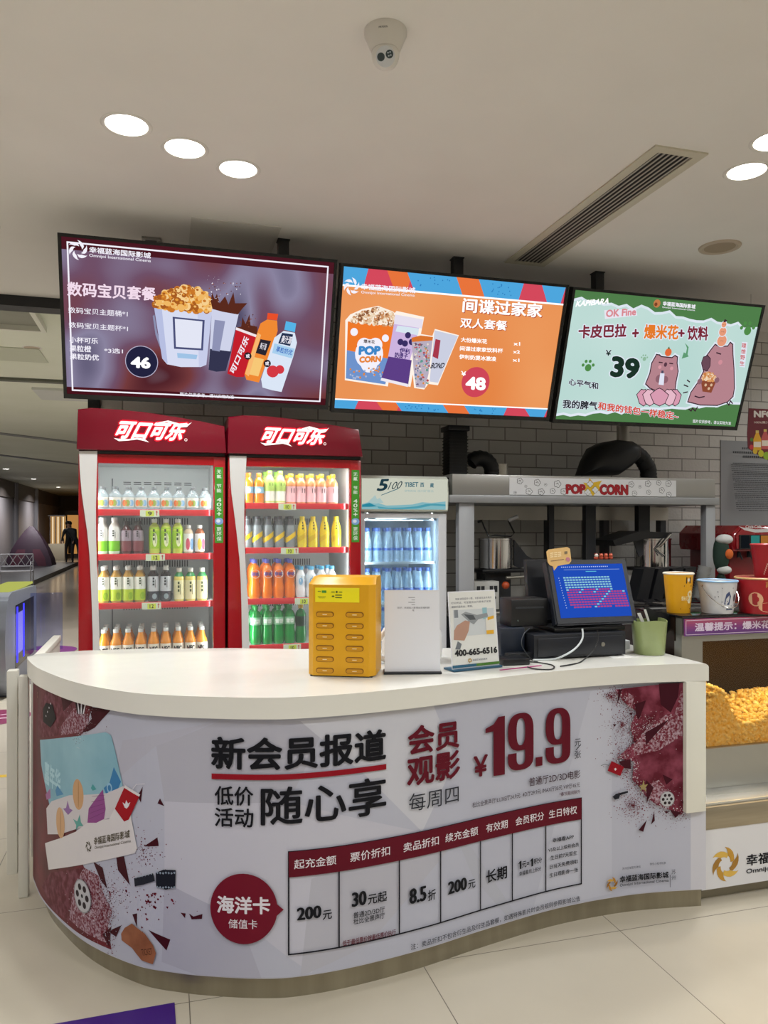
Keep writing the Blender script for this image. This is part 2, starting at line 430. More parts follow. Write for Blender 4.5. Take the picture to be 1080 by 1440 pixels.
# ------------------------------------------------------------------ lamps of the place, and downlights added for brightness
def downlight(x, y, label, on=True, power=None, group='round recessed downlights in the ceiling', z=CEIL, r=0.083):
    t = thing('downlight', label, 'ceiling light', (x, y, z), group)
    b = MB(); b.lathe([(r, 0.0), (r+.006, -.004), (r+.016, -.004), (r+.02, 0)], 32, (x, y, z), False, False); b.build('trim_ring', mat('#dcd9d2', .4), t)
    b = MB(); b.lathe([(0.001, -.002), (r, -.002), (r, 0.0)], 32, (x, y, z), True, True)
    b.build('diffuser', em('#fff8ec', 9.0) if on else mat('#b9aa94', .6), t)
    if on: lamp('downlight_beam', 'AREA', (x, y, z-.012), power or LAMP_W, LAMP_COL, (0, 0, 0), 2*r, spread=2.6)
    return t
downlight(-.146, 3.309, 'lit downlight at the left end of the row of three')
downlight(.088, 3.445, 'lit downlight in the middle of the row of three')
downlight(.329, 3.576, 'lit downlight at the right end of the row of three, nearest the first menu screen')
downlight(2.5, 2.683, 'lit downlight cut by the picture edge, beyond the far end of the long vent')
downlight(2.59, 2.95, 'lit downlight beside the near end of the long vent, whole disc in view')
for (x, y) in ((-3.6, 3.6), (-3.3, .6), (-1.1, .5), (-.87, .64), (1.5, .3), (1.74, .43), (3.6, .4), (3.84, .53), (5.4, 2.2), (-1.6, -2.5), (1, -2.6), (3.4, -2.6), (5.5, -1.5), (-3.6, -3), (5.4, 4.2), (.2, -.9), (-2.4, 2.0), (-2.4, -1), (2.6, -1), (4.6, 1.2), (-4.4, -1.5), (0, -4.5), (3, -4.6), (-3, -4.8), (5.8, -4), (6.2, .6), (6.2, 3.2), (-4.6, 2), (-4.4, 4.6)):
    downlight(x, y, 'lit downlight of the lobby ceiling behind the viewer', group='lobby downlights outside the picture')  # unseen downlights added to spread more light through the lobby
t = thing('blank_downlight', 'unlit beige round ceiling fitting above the capybara screen', 'ceiling light', (3.136, 3.789, CEIL))
b = MB(); b.lathe([(.085, -.004), (.1, -.012), (.115, -.008), (.118, 0)], 32, (3.136, 3.789, CEIL), False, False); b.build('trim_ring', mat('#b9ab97', .5), t)
b = MB(); b.lathe([(.001, -.006), (.086, -.006), (.086, 0)], 32, (3.136, 3.789, CEIL)); b.build('cover_disc', mat('#a08f78', .6), t)
# corridor downlights added to brighten its ceiling and left wall
for (x, y, p) in ((-3.9, 7.4, 75), (-.1, 8.2, 110), (-.1, 11.5, 120), (-3.6, 11, 100), (-3, 15.5, 40), (-2, 22, 40)):
    downlight(x, y, 'lit corridor downlight hidden behind the menu screens', power=p, group='corridor downlights', z=CEIL+.06)
for (x, y, p) in ((XL+1.1, 20, 60), (XL+1.1, 25, 60), (XL+1.1, 30, 60), (XL+1.2, 36, 60)):
    downlight(x, y, 'lit corridor downlight along the left wall far away', power=p, group='corridor wall downlights', z=CEIL+.06)
for (y, p) in ((26.5, 25), (38, 25)):
    lamp('wall_washer', 'SPOT', (XL+.45, y, CEIL-.1), p*4, (1, .78, .5), (0, math.radians(-12), 0), .05, angle=1.5)

# ------------------------------------------------------------------ ceiling fittings
t = thing('linear_air_diffuser', 'long slotted air vent running across the white ceiling', 'air vent', (2.165, 3.61, CEIL))
b = MB(); x0, x1, y0, y1 = 2.03, 2.30, 2.85, 4.37
for lo, hi in (((x0, y0), (x1, y0+.045)), ((x0, y1-.045), (x1, y1)), ((x0, y0+.045), (x0+.045, y1-.045)), ((x1-.045, y0+.045), (x1, y1-.045))): b.box((*lo, CEIL-.008), (*hi, CEIL))
b.build('frame', mat('#c3bda9', .5), t)
b = MB(); b.box((x0+.04, y0+.04, CEIL-.002), (x1-.04, y1-.04, CEIL)); b.build('dark_plenum', mat('#2c2a29', .7), t)
for k in range(7):
    b = MB(); x = x0+.058+k*.0255; b.extr([(x-.008, y0+.045, CEIL-.007), (x+.006, y0+.045, CEIL-.002), (x+.009, y0+.045, CEIL-.003), (x-.005, y0+.045, CEIL-.008)], (0, y1-y0-.09, 0)); b.build('slat', mat('#a39d93', .5), t)
def hatch(name, lab, P, m, th=.006, cat='ceiling hatch', mini=False):
    t = thing(name, lab, cat, ((P[0]+P[2])/2, (P[1]+P[3])/2, CEIL))
    b = MB(); e = .018
    for lo, hi in (((P[0], P[1]), (P[2], P[1]+e)), ((P[0], P[3]-e), (P[2], P[3])), ((P[0], P[1]+e), (P[0]+e, P[3]-e)), ((P[2]-e, P[1]+e), (P[2], P[3]-e))): b.box((*lo, CEIL-th), (*hi, CEIL))
    b.build('frame', m, t); b = MB(); b.box((P[0]+e, P[1]+e, CEIL-th*.55), (P[2]-e, P[3]-e, CEIL)); b.build('panel', mat('#4d4a46', .6) if mini else m, t)
    return t
hatch('access_hatch', 'square plaster access hatch in the ceiling above the left menu screen', (.14, 4.2, .62, 4.68), mat('#cfccc4', .6), .004)
hatch('air_vent', 'small square ceiling vent at the left edge of the picture', (-1.35, 4.28, -.86, 4.62), mat('#c9c5ba', .5), .014, 'air vent', True)
hatch('air_vent', 'tiny grey ceiling vent just above the left menu screen', (-.12, 4.55, -.02, 4.68), mat('#a5a29b', .5), .012, 'air vent', True)
# open coffer, hatch and round fitting of the corridor ceiling
def cz(px, py): return onZ(px, py, CEIL+.06)
ZC = CEIL+.06
t = thing('ceiling_coffer', 'white rectangular raised box frame on the corridor ceiling', 'ceiling coffer', (-1.5, 6.8, ZC))
b = MB(); b.box((-2.6, 6.35, ZC-.05), (-.96, 6.40, ZC)); b.box((-2.6, 7.06, ZC-.05), (-.96, 7.1, ZC)); b.box((-1.0, 6.4, ZC-.05), (-.96, 7.06, ZC)); b.build('frame', mat('#dcdccf', .5), t)
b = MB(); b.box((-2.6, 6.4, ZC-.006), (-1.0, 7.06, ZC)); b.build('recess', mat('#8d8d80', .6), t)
p = cz(45, 489); downlight(p.x, p.y, 'small dark unlit downlight on the greenish corridor ceiling', on=False, group='corridor ceiling fittings', z=ZC, r=.07)
t = thing('corridor_hatch', 'flat rectangular hatch on the greenish corridor ceiling', 'ceiling hatch', (-1.55, 8.3, ZC))
b = MB(); b.box((-2.3, 7.98, ZC-.008), (-1.15, 8.62, ZC)); b.build('panel', mat('#bfc3ae', .6), t)
t = thing('corridor_hatch', 'pale hatch on the far grey corridor ceiling beside the dark post', 'ceiling hatch', (-1.0, 10.6, ZC))
b = MB(); b.box((-1.55, 10.2, ZC-.03), (-.6, 11.0, ZC)); b.build('panel', mat('#c9ccc4', .6), t)
# dome camera
cx, cy = .707, 2.448
t = thing('security_camera', 'white turret security camera on the ceiling at the top of the picture', 'camera', (cx, cy, CEIL))
b = MB(); b.lathe([(.071, 0), (.071, -.012), (.066, -.022), (.05, -.06), (.046, -.066)], 36, (cx, cy, CEIL), False, True); b.build('base', mat('#d4d0c8', .35), t)
fd = (EYE+Vector((0, 0, -.3))-Vector((cx, cy, CEIL-.078))).normalized(); rq = Vector((0, 0, 1)).rotation_difference(fd).to_matrix().to_4x4()
Mq = Matrix.Translation((cx, cy, CEIL-.078)) @ rq
b = MB(); pr = [(.046*math.sin(a), .046*math.cos(a)) for a in [math.pi*(.22+.78*i/12) for i in range(13)]]; pr[-1] = (.0005, -.046)
b.lathe(pr[::-1], 28); b.xform(Mq); hd = b.build('ball', mat('#dedbd4', .3), t)
b = MB(); b.lathe([(.0285, .0345), (.031, .036), (.001, .0362)], 28, cap0=False); b.xform(Mq); b.build('face_plate', mat('#c9ccd0', .3), hd)
for sx in (-1, 1):
    b = MB(); b.lathe([(.0125, .0355), (.0125, .0375), (.001, .0378)], 20, (sx*.0145, .003, 0), False); b.xform(Mq); b.build('lens_window' if sx < 0 else 'infrared_window', mat('#22343a', .1), hd)
b = MB()
for q in ((-.0035, .005), (.0035, .005), (-.0035, -.004), (.0035, -.004)): b.lathe([(.0025, .037), (.0025, .0385), (.0005, .0386)], 10, (.0145+q[0], .003+q[1], 0), False)
b.xform(Mq); b.build('infrared_lamps', mat('#a9b4bb', .3), hd)
a = Art(lambda u, v, l: Vector((cx, cy, CEIL)) + Vector((math.sin(u)*(.0655-(v+.03)*.02+l), -math.cos(u)*(.0655-(v+.03)*.02+l), v)))
a.text('HIKVISION', (-.62, -.028), (-.18, -.028), (-.62, -.02), mat('#5b5b5b', .5), .02, raw=True); a.build('maker_mark', t)

# ------------------------------------------------------------------ the service counter
CTRL = [(-.556, 3.54), (-.53, 3.42), (-.455, 3.2), (-.295, 2.895), (-.114, 2.683), (.03, 2.588), (.154, 2.53), (.29, 2.48), (.416, 2.455), (.607, 2.458), (.869, 2.497), (1.166, 2.568), (1.48, 2.628), (1.8, 2.64), (2.10, 2.60)]
def spline(P, k=10):
    out = []
    for i in range(len(P)-1):
        p0, p1, p2, p3 = [Vector(P[max(0, min(len(P)-1, j))]) for j in (i-1, i, i+1, i+2)]
        for t in range(k):
            t /= k
            out.append(0.5*((2*p1)+(p2-p0)*t+(2*p0-5*p1+4*p2-p3)*t*t+(3*p1-p0-3*p2+p3)*t**3))
    out.append(Vector(P[-1])); return out
EDGE = spline(CTRL, 10)
def inset(P, d):
    out = []
    for i, p in enumerate(P):
        t = (P[min(i+1, len(P)-1)]-P[max(i-1, 0)]).normalized(); out.append(p+Vector((-t.y, t.x))*d)
    return out
PAN = inset(EDGE, .022)[6:]
SL = [0.0]
for a_, b_ in zip(PAN, PAN[1:]): SL.append(SL[-1]+(b_-a_).length)
def pan_at(s):
    s = max(0.0, min(SL[-1]-1e-6, s))
    i = next(j for j in range(len(SL)-1) if SL[j+1] > s)
    a_, b_ = PAN[i], PAN[i+1]; f = (s-SL[i])/(SL[i+1]-SL[i]); p = a_.lerp(b_, f); 
    t0 = (PAN[min(i+1, len(PAN)-1)]-PAN[max(i-1, 0)]).normalized(); t1 = (PAN[min(i+2, len(PAN)-1)]-PAN[i]).normalized(); t = t0.lerp(t1, f).normalized()
    return p, Vector((t.y, -t.x))
def pan3(u, v, l):
    p, n = pan_at(u); l += .0015; return Vector((p.x+n.x*l, p.y+n.y*l, v))
def pan_uv(px, py):
    d = ray(px, py); best = None
    for i in range(len(PAN)-1):
        a_, b_ = PAN[i], PAN[i+1]; e = b_-a_
        den = d.x*e.y-d.y*e.x
        if abs(den) < 1e-9: continue
        t = (a_.x*e.y-a_.y*e.x)/den; q = (a_.x*d.y-a_.y*d.x)/den
        if -1e-6 <= q <= 1+1e-6 and t > 0 and (best is None or t < best[0]): best = (t, SL[i]+q*(SL[i+1]-SL[i]))
    if best is None:
        best = ((PAN[0].y/d.y), 0.0) if px < 300 else ((PAN[-1].y/d.y), SL[-1])
    return best[1], EYE.z+d.z*best[0]
CT = thing('service_counter', 'curved white counter with printed membership front standing on the tiled floor', 'counter', (.9, 3.0, 0))
back = [Vector(q) for q in [(2.10, 3.2), (1.9, 3.21), (1.5, 3.22), (1.0, 3.28), (.6, 3.4), (.3, 3.52), (-.09, 3.63), (-.34, 3.645), (-.5, 3.62), (-.54, 3.59)]]
def slab(P, Q, z0, z1, m, name, par, bev=.0):
    b = MB(); top = [(p.x, p.y, z1) for p in P]+[(p.x, p.y, z1) for p in Q]
    b.extr([(x, y, z0) for x, y, z in top], (0, 0, z1-z0))
    if bev:
        es = [e for e in b.bm.edges if abs(e.verts[0].co.z-z1) < 1e-5 and abs(e.verts[1].co.z-z1) < 1e-5]
        bmesh.ops.bevel(b.bm, geom=es, offset=bev, segments=3, profile=.5, affect='EDGES')
    return b.build(name, m, par)
SLABW = mat('#dcdbd3', 0.25, coat=.1)
slab(EDGE, back, .93, 1.0, SLABW, 'worktop', CT, .015)
bk2 = [Vector((max(-.47, min(2.05, q.x)), q.y-.06)) for q in back[:-2]]
slab(PAN, bk2, .085, .93, mat('#c3c3cc', .4), 'front_body', CT)
KICK = inset(EDGE, .058)[6:]
slab(KICK, [Vector((q.x, q.y-.03)) for q in bk2], 0, .085, noise_mat('brushed_plinth', '#8d8674', '#a19a86', 14, .3, .7, .38, metal=.75, stretch=(1, 1, .1)), 'plinth', CT)
b = MB(); b.box((2.0, 2.607, .405), (2.094, 2.9, .93), .004); b.build('end_leg', mat('#dcdbd0', .3), CT)
def P(col, r=.5): return mat(col, r, 0.0, .12)
A = Art(pan3, pan_uv, .00005); A.flat = True
zb, zt = .088, .928
s0, s1 = 0.012, pan_uv(971, 1000)[0]
s2 = pan_uv(971, 1180)[0]
A.clip = (.02, s1-.008, zb+.005, zt-.005); PB = P('#b2b4c2'); A.rectuv(s0, zb, s1, zt, PB)
# pale facets of the print
A.zoom(220, 940, .3889)
def facet(P_, c):
    U = [A.uv(p) for p in P_]; A.polyuv([(u, min(zt, max(zb, v))) for u, v in U], c)
facet([(-120, 260), (220, 190), (0, 280), (-160, 420)], P('#b0b0bd')); 
facet([(0, 280), (230, 190), (520, 190), (590, 250), (480, 480), (30, 480)], P('#adadb9'))
facet([(520, 190), (1000, 130), (1080, 330), (960, 590), (760, 390)], P('#c2c3cc'))
facet([(30, 480), (480, 480), (960, 590), (560, 1100), (300, 900), (30, 770)], P('#bcbcc8'))
facet([(30, 770), (300, 900), (380, 1125), (150, 1110), (20, 1060)], P('#a9a9b8'))
facet([(560, 760), (960, 590), (1050, 660), (760, 1000), (520, 1118)], P('#b1b1bc'))
A.zoom(540, 960, .2963)
facet([(330, 700), (420, 790), (640, 1150), (600, 1180), (420, 920)], P('#afb1bd'))
facet([(980, 40), (1080, 25), (1080, 1000), (700, 1150)], P('#b9bbc8'))
INK = P('#14151b', .45); MAR = P('#5d1222', .45); GINK = P('#2b2d36', .45); WP = P('#d9d6dc', .45); MAR2 = P('#6d1527', .45); RD = P('#8d1322', .45)
# --- left artwork
A.zoom(0, 920, .361)
POW = noise_mat('powder_print', '#551020', '#7f4a58', 40, .42, .75, .5, detail=8); POW2 = noise_mat('powder_print_pale', '#68192b', '#b09aa6', 110, .42, .66, .5, detail=8)
MR3 = noise_mat('maroon_print', '#4a1019', '#6b1a28', 8, .3, .7, .45)
def reg(cx, cy, rx, ry, px=True):
    def f():
        a_ = random.uniform(0, 6.283); q = abs(random.gauss(0, .55))
        return A.uv((cx+rx*q*math.cos(a_), cy+ry*q*math.sin(a_)))
    return f
def apoly(P_, m):
    U = [A.uv(p) for p in P_]; A.polyuv([(max(s0, u), min(zt, max(zb, v))) for u, v in U], m)
apoly([(95, 90), (240, 160), (350, 190), (362, 205), (330, 300), (300, 340), (300, 760), (330, 830), (380, 860), (405, 930), (440, 1000), (422, 1060), (436, 1150), (400, 1135), (300, 1080), (200, 990), (105, 860)], MR3)
apoly([(180, 140), (300, 180), (345, 260), (330, 300), (200, 320), (150, 325), (150, 240)], POW)
apoly([(290, 210), (350, 250), (340, 300), (240, 315), (240, 280)], POW2)
apoly([(330, 830), (385, 860), (405, 930), (440, 1000), (422, 1060), (432, 1130), (330, 1080), (260, 1020), (250, 900)], POW2)
apoly([(200, 850), (330, 830), (290, 900), (270, 1040), (200, 985), (165, 900)], POW)
A.speckle(reg(430, 930, 130, 150), 420, (.0008, .0035), [MAR, MR3, MAR2, RD]); A.speckle(reg(350, 1000, 110, 160), 300, (.0006, .003), [PB, WP])
A.speckle(reg(560, 760, 110, 120), 150, (.0008, .004), [MAR, MAR2]); A.speckle(reg(330, 240, 90, 90), 200, (.0006, .003), [PB, WP, MAR])
A.speckle(reg(580, 960, 120, 90), 60, (.002, .008), [MAR, MAR2])
for q in ([(240, 165), (290, 180), (250, 222)], [(350, 205), (438, 207), (372, 285), (345, 300), (322, 305), (360, 250)], [(455, 790), (485, 785), (508, 898), (462, 840)], [(365, 805), (402, 830), (420, 912), (395, 880)], [(580, 1072), (665, 1110), (650, 1152)], [(518, 1012), (536, 1008), (535, 1060)], [(440, 1070), (475, 1055), (455, 1100), (430, 1082)], [(563, 747), (615, 712), (620, 746)], [(615, 580), (625, 560), (641, 590)], [(538, 552), (558, 515), (551, 576)], [(705, 1005), (725, 1008), (722, 1026)], [(738, 1008), (755, 1020), (790, 1010), (788, 1029), (748, 1031)], [(402, 1090), (436, 1060), (428, 1140)], [(205, 800), (235, 800), (230, 840), (212, 836)]): apoly(q, P('#3f0f1a'))
for k in range(6): apoly([(295+k*8, 178+k*2), (299+k*8, 179+k*2), (310+k*4, 232), (305+k*4, 232)], WP if k % 2 else INK)
apoly([(170, 215), (183, 188), (208, 196), (222, 250), (200, 285), (172, 262)], P('#181416'))
for k in range(4): A.circ((183+k*6, 240-k*16), 4, WP, 8)
A.circ((150, 158), 12, P('#9b7d6a'), 14, .6); A.circ((150, 158), 7, MR3, 14, .6)
apoly([(160, 333), (415, 303), (436, 315), (452, 375), (482, 510), (440, 560), (200, 600), (165, 430)], noise_mat('card_teal', '#6d9fb2', '#93bcc8', 3, .3, .7, .4))
A.text('嘉年华', (178, 500), (240, 480), (178, 410), P('#a9cdd6'), .03)
apoly([(430, 500), (447, 438), (475, 495), (455, 545), (420, 552), (408, 520)], P('#3c78a8')); A.circ((430, 520), 20, P('#8db5cf'), 18, .8); A.circ((430, 520), 12, P('#3c78a8'), 14, .8)
apoly([(182, 545), (200, 522), (202, 560), (186, 566)], P('#a06b98')); apoly([(220, 530), (228, 510), (252, 545), (225, 552)], P('#4f86ad')); apoly([(358, 520), (366, 505), (380, 525), (365, 530)], P('#4f9a9a'))
apoly([(185, 600), (205, 572), (275, 548), (420, 540), (485, 512), (500, 560), (480, 620), (240, 700), (190, 700)], P('#c9c4c6'))
A.elluv(A.uv((308, 545)), .04, .054, P('#c49a70')); A.elluv(A.uv((310, 545)), .003, .048, P('#a87c52'))
apoly([(250, 600), (262, 598), (268, 568), (276, 600), (288, 606), (270, 625)], P('#8f6aa0'))
apoly([(180, 735), (240, 715), (300, 690), (345, 655), (430, 640), (470, 560), (498, 545), (538, 755), (528, 773), (194, 838)], P('#d3cfcf'))
apoly([(345, 655), (350, 600), (405, 525), (416, 600), (410, 640), (380, 655)], P('#8c4a86'))
for k in range(5): A.line([(352+k*3, 640-k*22), (408+k, 615-k*17)], .0012, P('#6e3269'))
A.elluv(A.uv((240, 655)), .042, .056, P('#c8a078')); A.elluv(A.uv((241, 655)), .003, .05, P('#aa8158'))
apoly([(290, 640), (306, 650), (316, 622), (320, 652), (330, 668), (312, 668), (300, 684), (302, 664)], P('#5fa097'))
apoly([(492, 510), (549, 548), (506, 642), (488, 650), (452, 600)], P('#9d1420')); apoly([(492, 508), (550, 545), (546, 553), (488, 518)], P('#d7d3d3')); A.line([(520, 525), (535, 505), (567, 503)], .002, WP)
apoly([(482, 575), (492, 582), (496, 566), (503, 580), (512, 574), (506, 590), (498, 600), (490, 595)], WP)
c_ = A.uv((350, 748)); A.swirl(c_, .0185, [P('#5f5a4d')])
A.text('幸福蓝海国际影城', (371, 742), (510, 712), (371, 712), P('#57503f'), .015, flat=False); A.text('Omnijoi International Cinema', (374, 760), (514, 733), (374, 746), P('#57503f'), 0, flat=False)
def reel(c, r, k=1.0):
    A.circ(c, r, P('#8f8f93'), 32, k); A.circ(c, r*.93, P('#b5b5b8'), 32, k); q, rr = A.circ(c, r*.12, INK, 12, k)
    rr = rr/.12
    for i in range(6): A.elluv((q[0]+rr*.56*math.cos(i*1.047)*k, q[1]+rr*.56*math.sin(i*1.047)), rr*.2*k, rr*.2, P('#2c2226'), 14)
reel((325, 940), 64)
apoly([(527, 870), (560, 862), (600, 850), (607, 880), (560, 895), (530, 901)], P('#23262f')); apoly([(610, 848), (640, 836), (688, 838), (686, 905), (650, 914), (612, 902)], P('#1a1d26')); 
for k in range(7): A.circ((617+k*11, 848+(k % 3)), 5, P('#8b97a6'), 4); A.circ((617+k*11, 904+(k % 3)), 5, P('#8b97a6'), 4)
for k in range(6): A.circ((535+k*12, 868-k*3), 3, P('#8b97a6'), 4)
apoly([(478, 1085), (492, 1062), (520, 1045), (570, 1085), (600, 1128), (612, 1160), (600, 1203), (557, 1188), (520, 1140), (480, 1110)], noise_mat('ticket_print', '#6b3c28', '#9a6042', 12, .3, .7, .4)); A.text('TICKET', (560, 1170), (600, 1165), (555, 1145), P('#3a1c12'), 0, flat=False)
def edge_dust(P_, n, spread, sizes, mats):
    U = [A.uv(p) for p in P_]; L_ = [(Vector(a_), Vector(b_)) for a_, b_ in zip(U, U[1:])]; tot = [(b_-a_).length for a_, b_ in L_]
    def f():
        a_, b_ = random.choices(L_, tot)[0]; q = a_.lerp(b_, random.random()); return (q.x+random.gauss(0, spread), q.y+random.gauss(0, spread))
    A.speckle(f, n, sizes, mats)
edge_dust([(380, 860), (405, 930), (440, 1000), (422, 1060), (436, 1150)], 500, .018, (.0006, .0034), [MR3, MAR, MAR2, PB])
edge_dust([(362, 205), (330, 300), (300, 340)], 200, .015, (.0006, .003), [MR3, MAR, PB, WP])
# --- headline lettering
A.zoom(220, 940, .3889)
def T(sx, lb, rx, yt, m, bold=.0, **k): A.text(sx, lb, (rx, lb[1]), (lb[0], yt), m, bold, **k)
T('新会员报道', (200, 362), 828, 243, INK, .03)
A.rectuv(A.uv((202, 397))[0], A.uv((202, 397))[1], A.uv((828, 397))[0], A.uv((202, 377))[1], RD)
T('低价', (213, 490), 352, 421, INK, .018); T('活动', (213, 568), 352, 499, INK, .018); T('随心享', (378, 565), 828, 425, INK, .018)
u0, v1 = A.uv((478, 660)); v0 = A.uv((478, 752))[1]; vb = A.uv((478, 1030))[1]
A.zoom(0, 0, 1); u1 = A.uv((816, 1150))[0]
A.rectuv(u0, v0, u1, v1, MAR); lw = .005
A.lineuv([(u0, v1), (u1, v1), (u1, vb), (u0, vb)], lw, P('#1b1c24'), True)
for x in (476, 560.3, 618, 674, 718.7, 765.8): u = A.uv((x, 1250))[0]; A.rectuv(u-lw/2, vb, u+lw/2, v0, P('#1b1c24'))
A.rectuv(u0, v0, u1, v1, MAR)
hz0, hz1 = A.uv((413.3, 1221))[1], A.uv((413.3, 1207.5))[1]
def TX(sx, x0, x1, z0, z1, m, bold=0.0, **k):
    a_, b_ = A.uv((x0, 1200))[0], A.uv((x1, 1200))[0]; A.text(sx, (a_, z0), (b_, z0), (a_, z1), m, bold, raw=True, **k)
for sx, x0, x1 in (('起充金额', 413.3, 472), ('票价折扣', 491.5, 547), ('卖品折扣', 566, 615.3), ('续充金额', 624.5, 670.4), ('有效期', 681.6, 712), ('会员积分', 723, 763), ('生日特权', 770, 809.6)): TX(sx, x0, x1, hz0, hz1, WP, .008)
def TP(sx, x0, x1, xa, yt, yb, m, bold=0.0, **k): TX(sx, x0, x1, A.uv((x0, yb))[1], A.uv((x0, yt))[1], m, bold, **k)
for sx, x0, x1, yt, yb, m, bd in (
    ('200', 417, 451.4, 1275, 1293, INK, (.05, .02)), ('元', 453, 466, 1279, 1292, INK, .015), ('30', 493.4, 514.4, 1254, 1274.5, INK, (.05, .02)), ('元起', 516, 542.8, 1256, 1271, INK, .015),
    ('普通2D/3D厅', 496, 539.7, 1281.5, 1290, INK, .01), ('杜比全景声厅', 496, 539.7, 1290.5, 1298.8, INK, .01), ('低于最低票价按最低票价执行', 480.6, 555, 1321, 1329, MAR, .015),
    ('8.5', 573.9, 598, 1249, 1270.6, INK, (.05, .02)), ('折', 600, 611, 1251, 1266, INK, .015), ('200', 628, 654.7, 1239, 1257, INK, (.05, .02)), ('元', 656.4, 666.5, 1237, 1249, INK, .015),
    ('长期', 681.6, 711, 1223, 1241.5, INK, .02), ('元=', 732, 742, 1210.5, 1219.5, INK, .02), ('积分', 748.5, 760, 1206.5, 1214.5, INK, .02), ('幸福看线上积分', 728, 759, 1224.6, 1231, INK, .01),
    ('幸福看APP', 775, 805, 1177.8, 1184, INK, .015), ('V3及以上级别会员', 769, 812, 1191.7, 1197.5, INK, .015), ('生日前7天至生', 772, 809.6, 1202, 1208.5, INK, .015), ('日当天免费领取', 771, 811, 1214.8, 1221, INK, .015), ('生日观影券一张', 770.5, 811, 1226.7, 1233, INK, .015),
    ('注：卖品折扣不包含衍生品及衍生品套餐，如遇特殊影片时会员规则参照影城公告', 576, 814, 1326, 1334.5, GINK, .005),
    ('会员', 571.7, 644, 1021, 1062, MAR, .03), ('观影', 570.5, 645, 1065, 1106, MAR, .03), ('每周四', 573.5, 643, 1115.5, 1141, GINK, 0), ('￥', 663.5, 684, 1063, 1093, MAR, .03), 
    ('元', 806, 815, 1038.5, 1049, GINK, 0), ('/', 807, 813.5, 1049, 1054, GINK, 0), ('张', 806, 815, 1055, 1066, GINK, 0),
    ('普通厅2D/3D电影', 742, 814, 1093, 1105, P('#3a2029'), .005), ('杜比全景声厅/LUXE厅24.9元  4D厅29.9元 IMAX厅35元 VIP厅45元', 662, 813.5, 1127.5, 1135, P('#3a2a31'), .005), ('*春节期间除外', 784.5, 814, 1113.5, 1119, P('#4d2430'), .01)):
    TP(sx, x0, x1, 0, yt, yb, m, bd)
for x0_, x1_, yt_, yb_ in ((726.9, 731, 1210, 1221.3), (743.2, 747.3, 1206.5, 1217.5)): A.one(A.uv((x0_, yb_))[0], A.uv((x0_, yb_))[1], A.uv((x1_, yb_))[0], A.uv((x0_, yt_))[1], INK)
zq0, zq1 = A.uv((680, 1091))[1], A.uv((680, 1009))[1]
A.zoom(540, 960, .2963); A.poly([(474, 216), (512, 195), (535, 160), (566, 154), (566, 432), (512, 440), (512, 228), (474, 237)], MAR); A.zoom(0, 0, 1); A.nine(A.uv((712, 1200))[0], zq0, A.uv((748, 1200))[0], zq1, MAR); a_ = A.uv((751, 1200))[0]; A.rectuv(a_, zq0+.002, a_+.032, zq0+.036, MAR); A.nine(A.uv((765, 1200))[0], zq0, A.uv((800, 1200))[0], zq1, MAR)
# round badge with its pointer
cu, cv = A.uv((343.3, 1276)); rr = abs(A.uv((343.3, 1226.6))[1]-cv); A.elluv((cu, cv), (A.uv((390, 1276))[0]-A.uv((296.6, 1276))[0])/2, rr, MAR2, 48)
A.polyuv([A.uv((386, 1266)), A.uv((399, 1277)), A.uv((386, 1289))], MAR2)
A.zoom(220, 940, .3889); T('海洋卡', (222, 878), 413, 815, WP, .03); T('储值卡', (264, 933), 367, 900, WP, .005)
# --- right artwork
A.zoom(800, 940, .2593)
def rpoly(P_, m):
    U = [A.uv(p) for p in P_]; A.polyuv([(min(s1, u), min(zt, max(zb, v))) for u, v in U], m)
RPOW = noise_mat('powder_print_rose', '#561022', '#8d4458', 18, .38, .75, .5, detail=8)
rpoly([(240, 112), (664, 70), (664, 720), (600, 792), (540, 762), (470, 735), (410, 690), (375, 640), (335, 600), (345, 500), (250, 480), (345, 400), (325, 310), (360, 230), (300, 190)], RPOW)
rpoly([(400, 340), (530, 240), (600, 260), (610, 360), (480, 440), (345, 470), (345, 390)], POW2)
A.speckle(reg(280, 300, 110, 190), 400, (.0008, .0038), [MAR, MAR2, POW]); A.speckle(reg(340, 740, 110, 110), 500, (.0008, .0038), [MAR, MAR2, POW2]); A.speckle(reg(220, 150, 80, 50), 220, (.0008, .0035), [MAR, MAR2])
A.speckle(reg(440, 330, 130, 90), 420, (.0006, .0028), [WP, PB]); A.speckle(reg(480, 690, 140, 80), 260, (.0006, .003), [WP, PB, POW2]); A.speckle(reg(300, 560, 60, 80), 120, (.0008, .003), [MAR, MAR2])
EDGE_R = [(240, 112), (300, 190), (360, 230), (325, 310), (345, 400), (250, 480), (345, 500), (335, 600), (375, 640), (410, 690), (470, 735), (540, 762), (600, 792), (655, 725)]
edge_dust(EDGE_R, 1300, .02, (.0007, .0036), [RPOW, MAR, MAR2]); edge_dust(EDGE_R, 700, .014, (.0006, .0034), [PB, WP]); edge_dust(EDGE_R, 300, .045, (.0006, .003), [MAR, MAR2])
rpoly([(300, 120), (345, 150), (330, 215), (300, 185)], POW2); rpoly([(560, 270), (600, 120), (650, 130), (640, 300), (600, 330)], POW2); rpoly([(380, 640), (480, 600), (560, 690), (470, 728)], POW2)
DM = P('#3c0f1c')
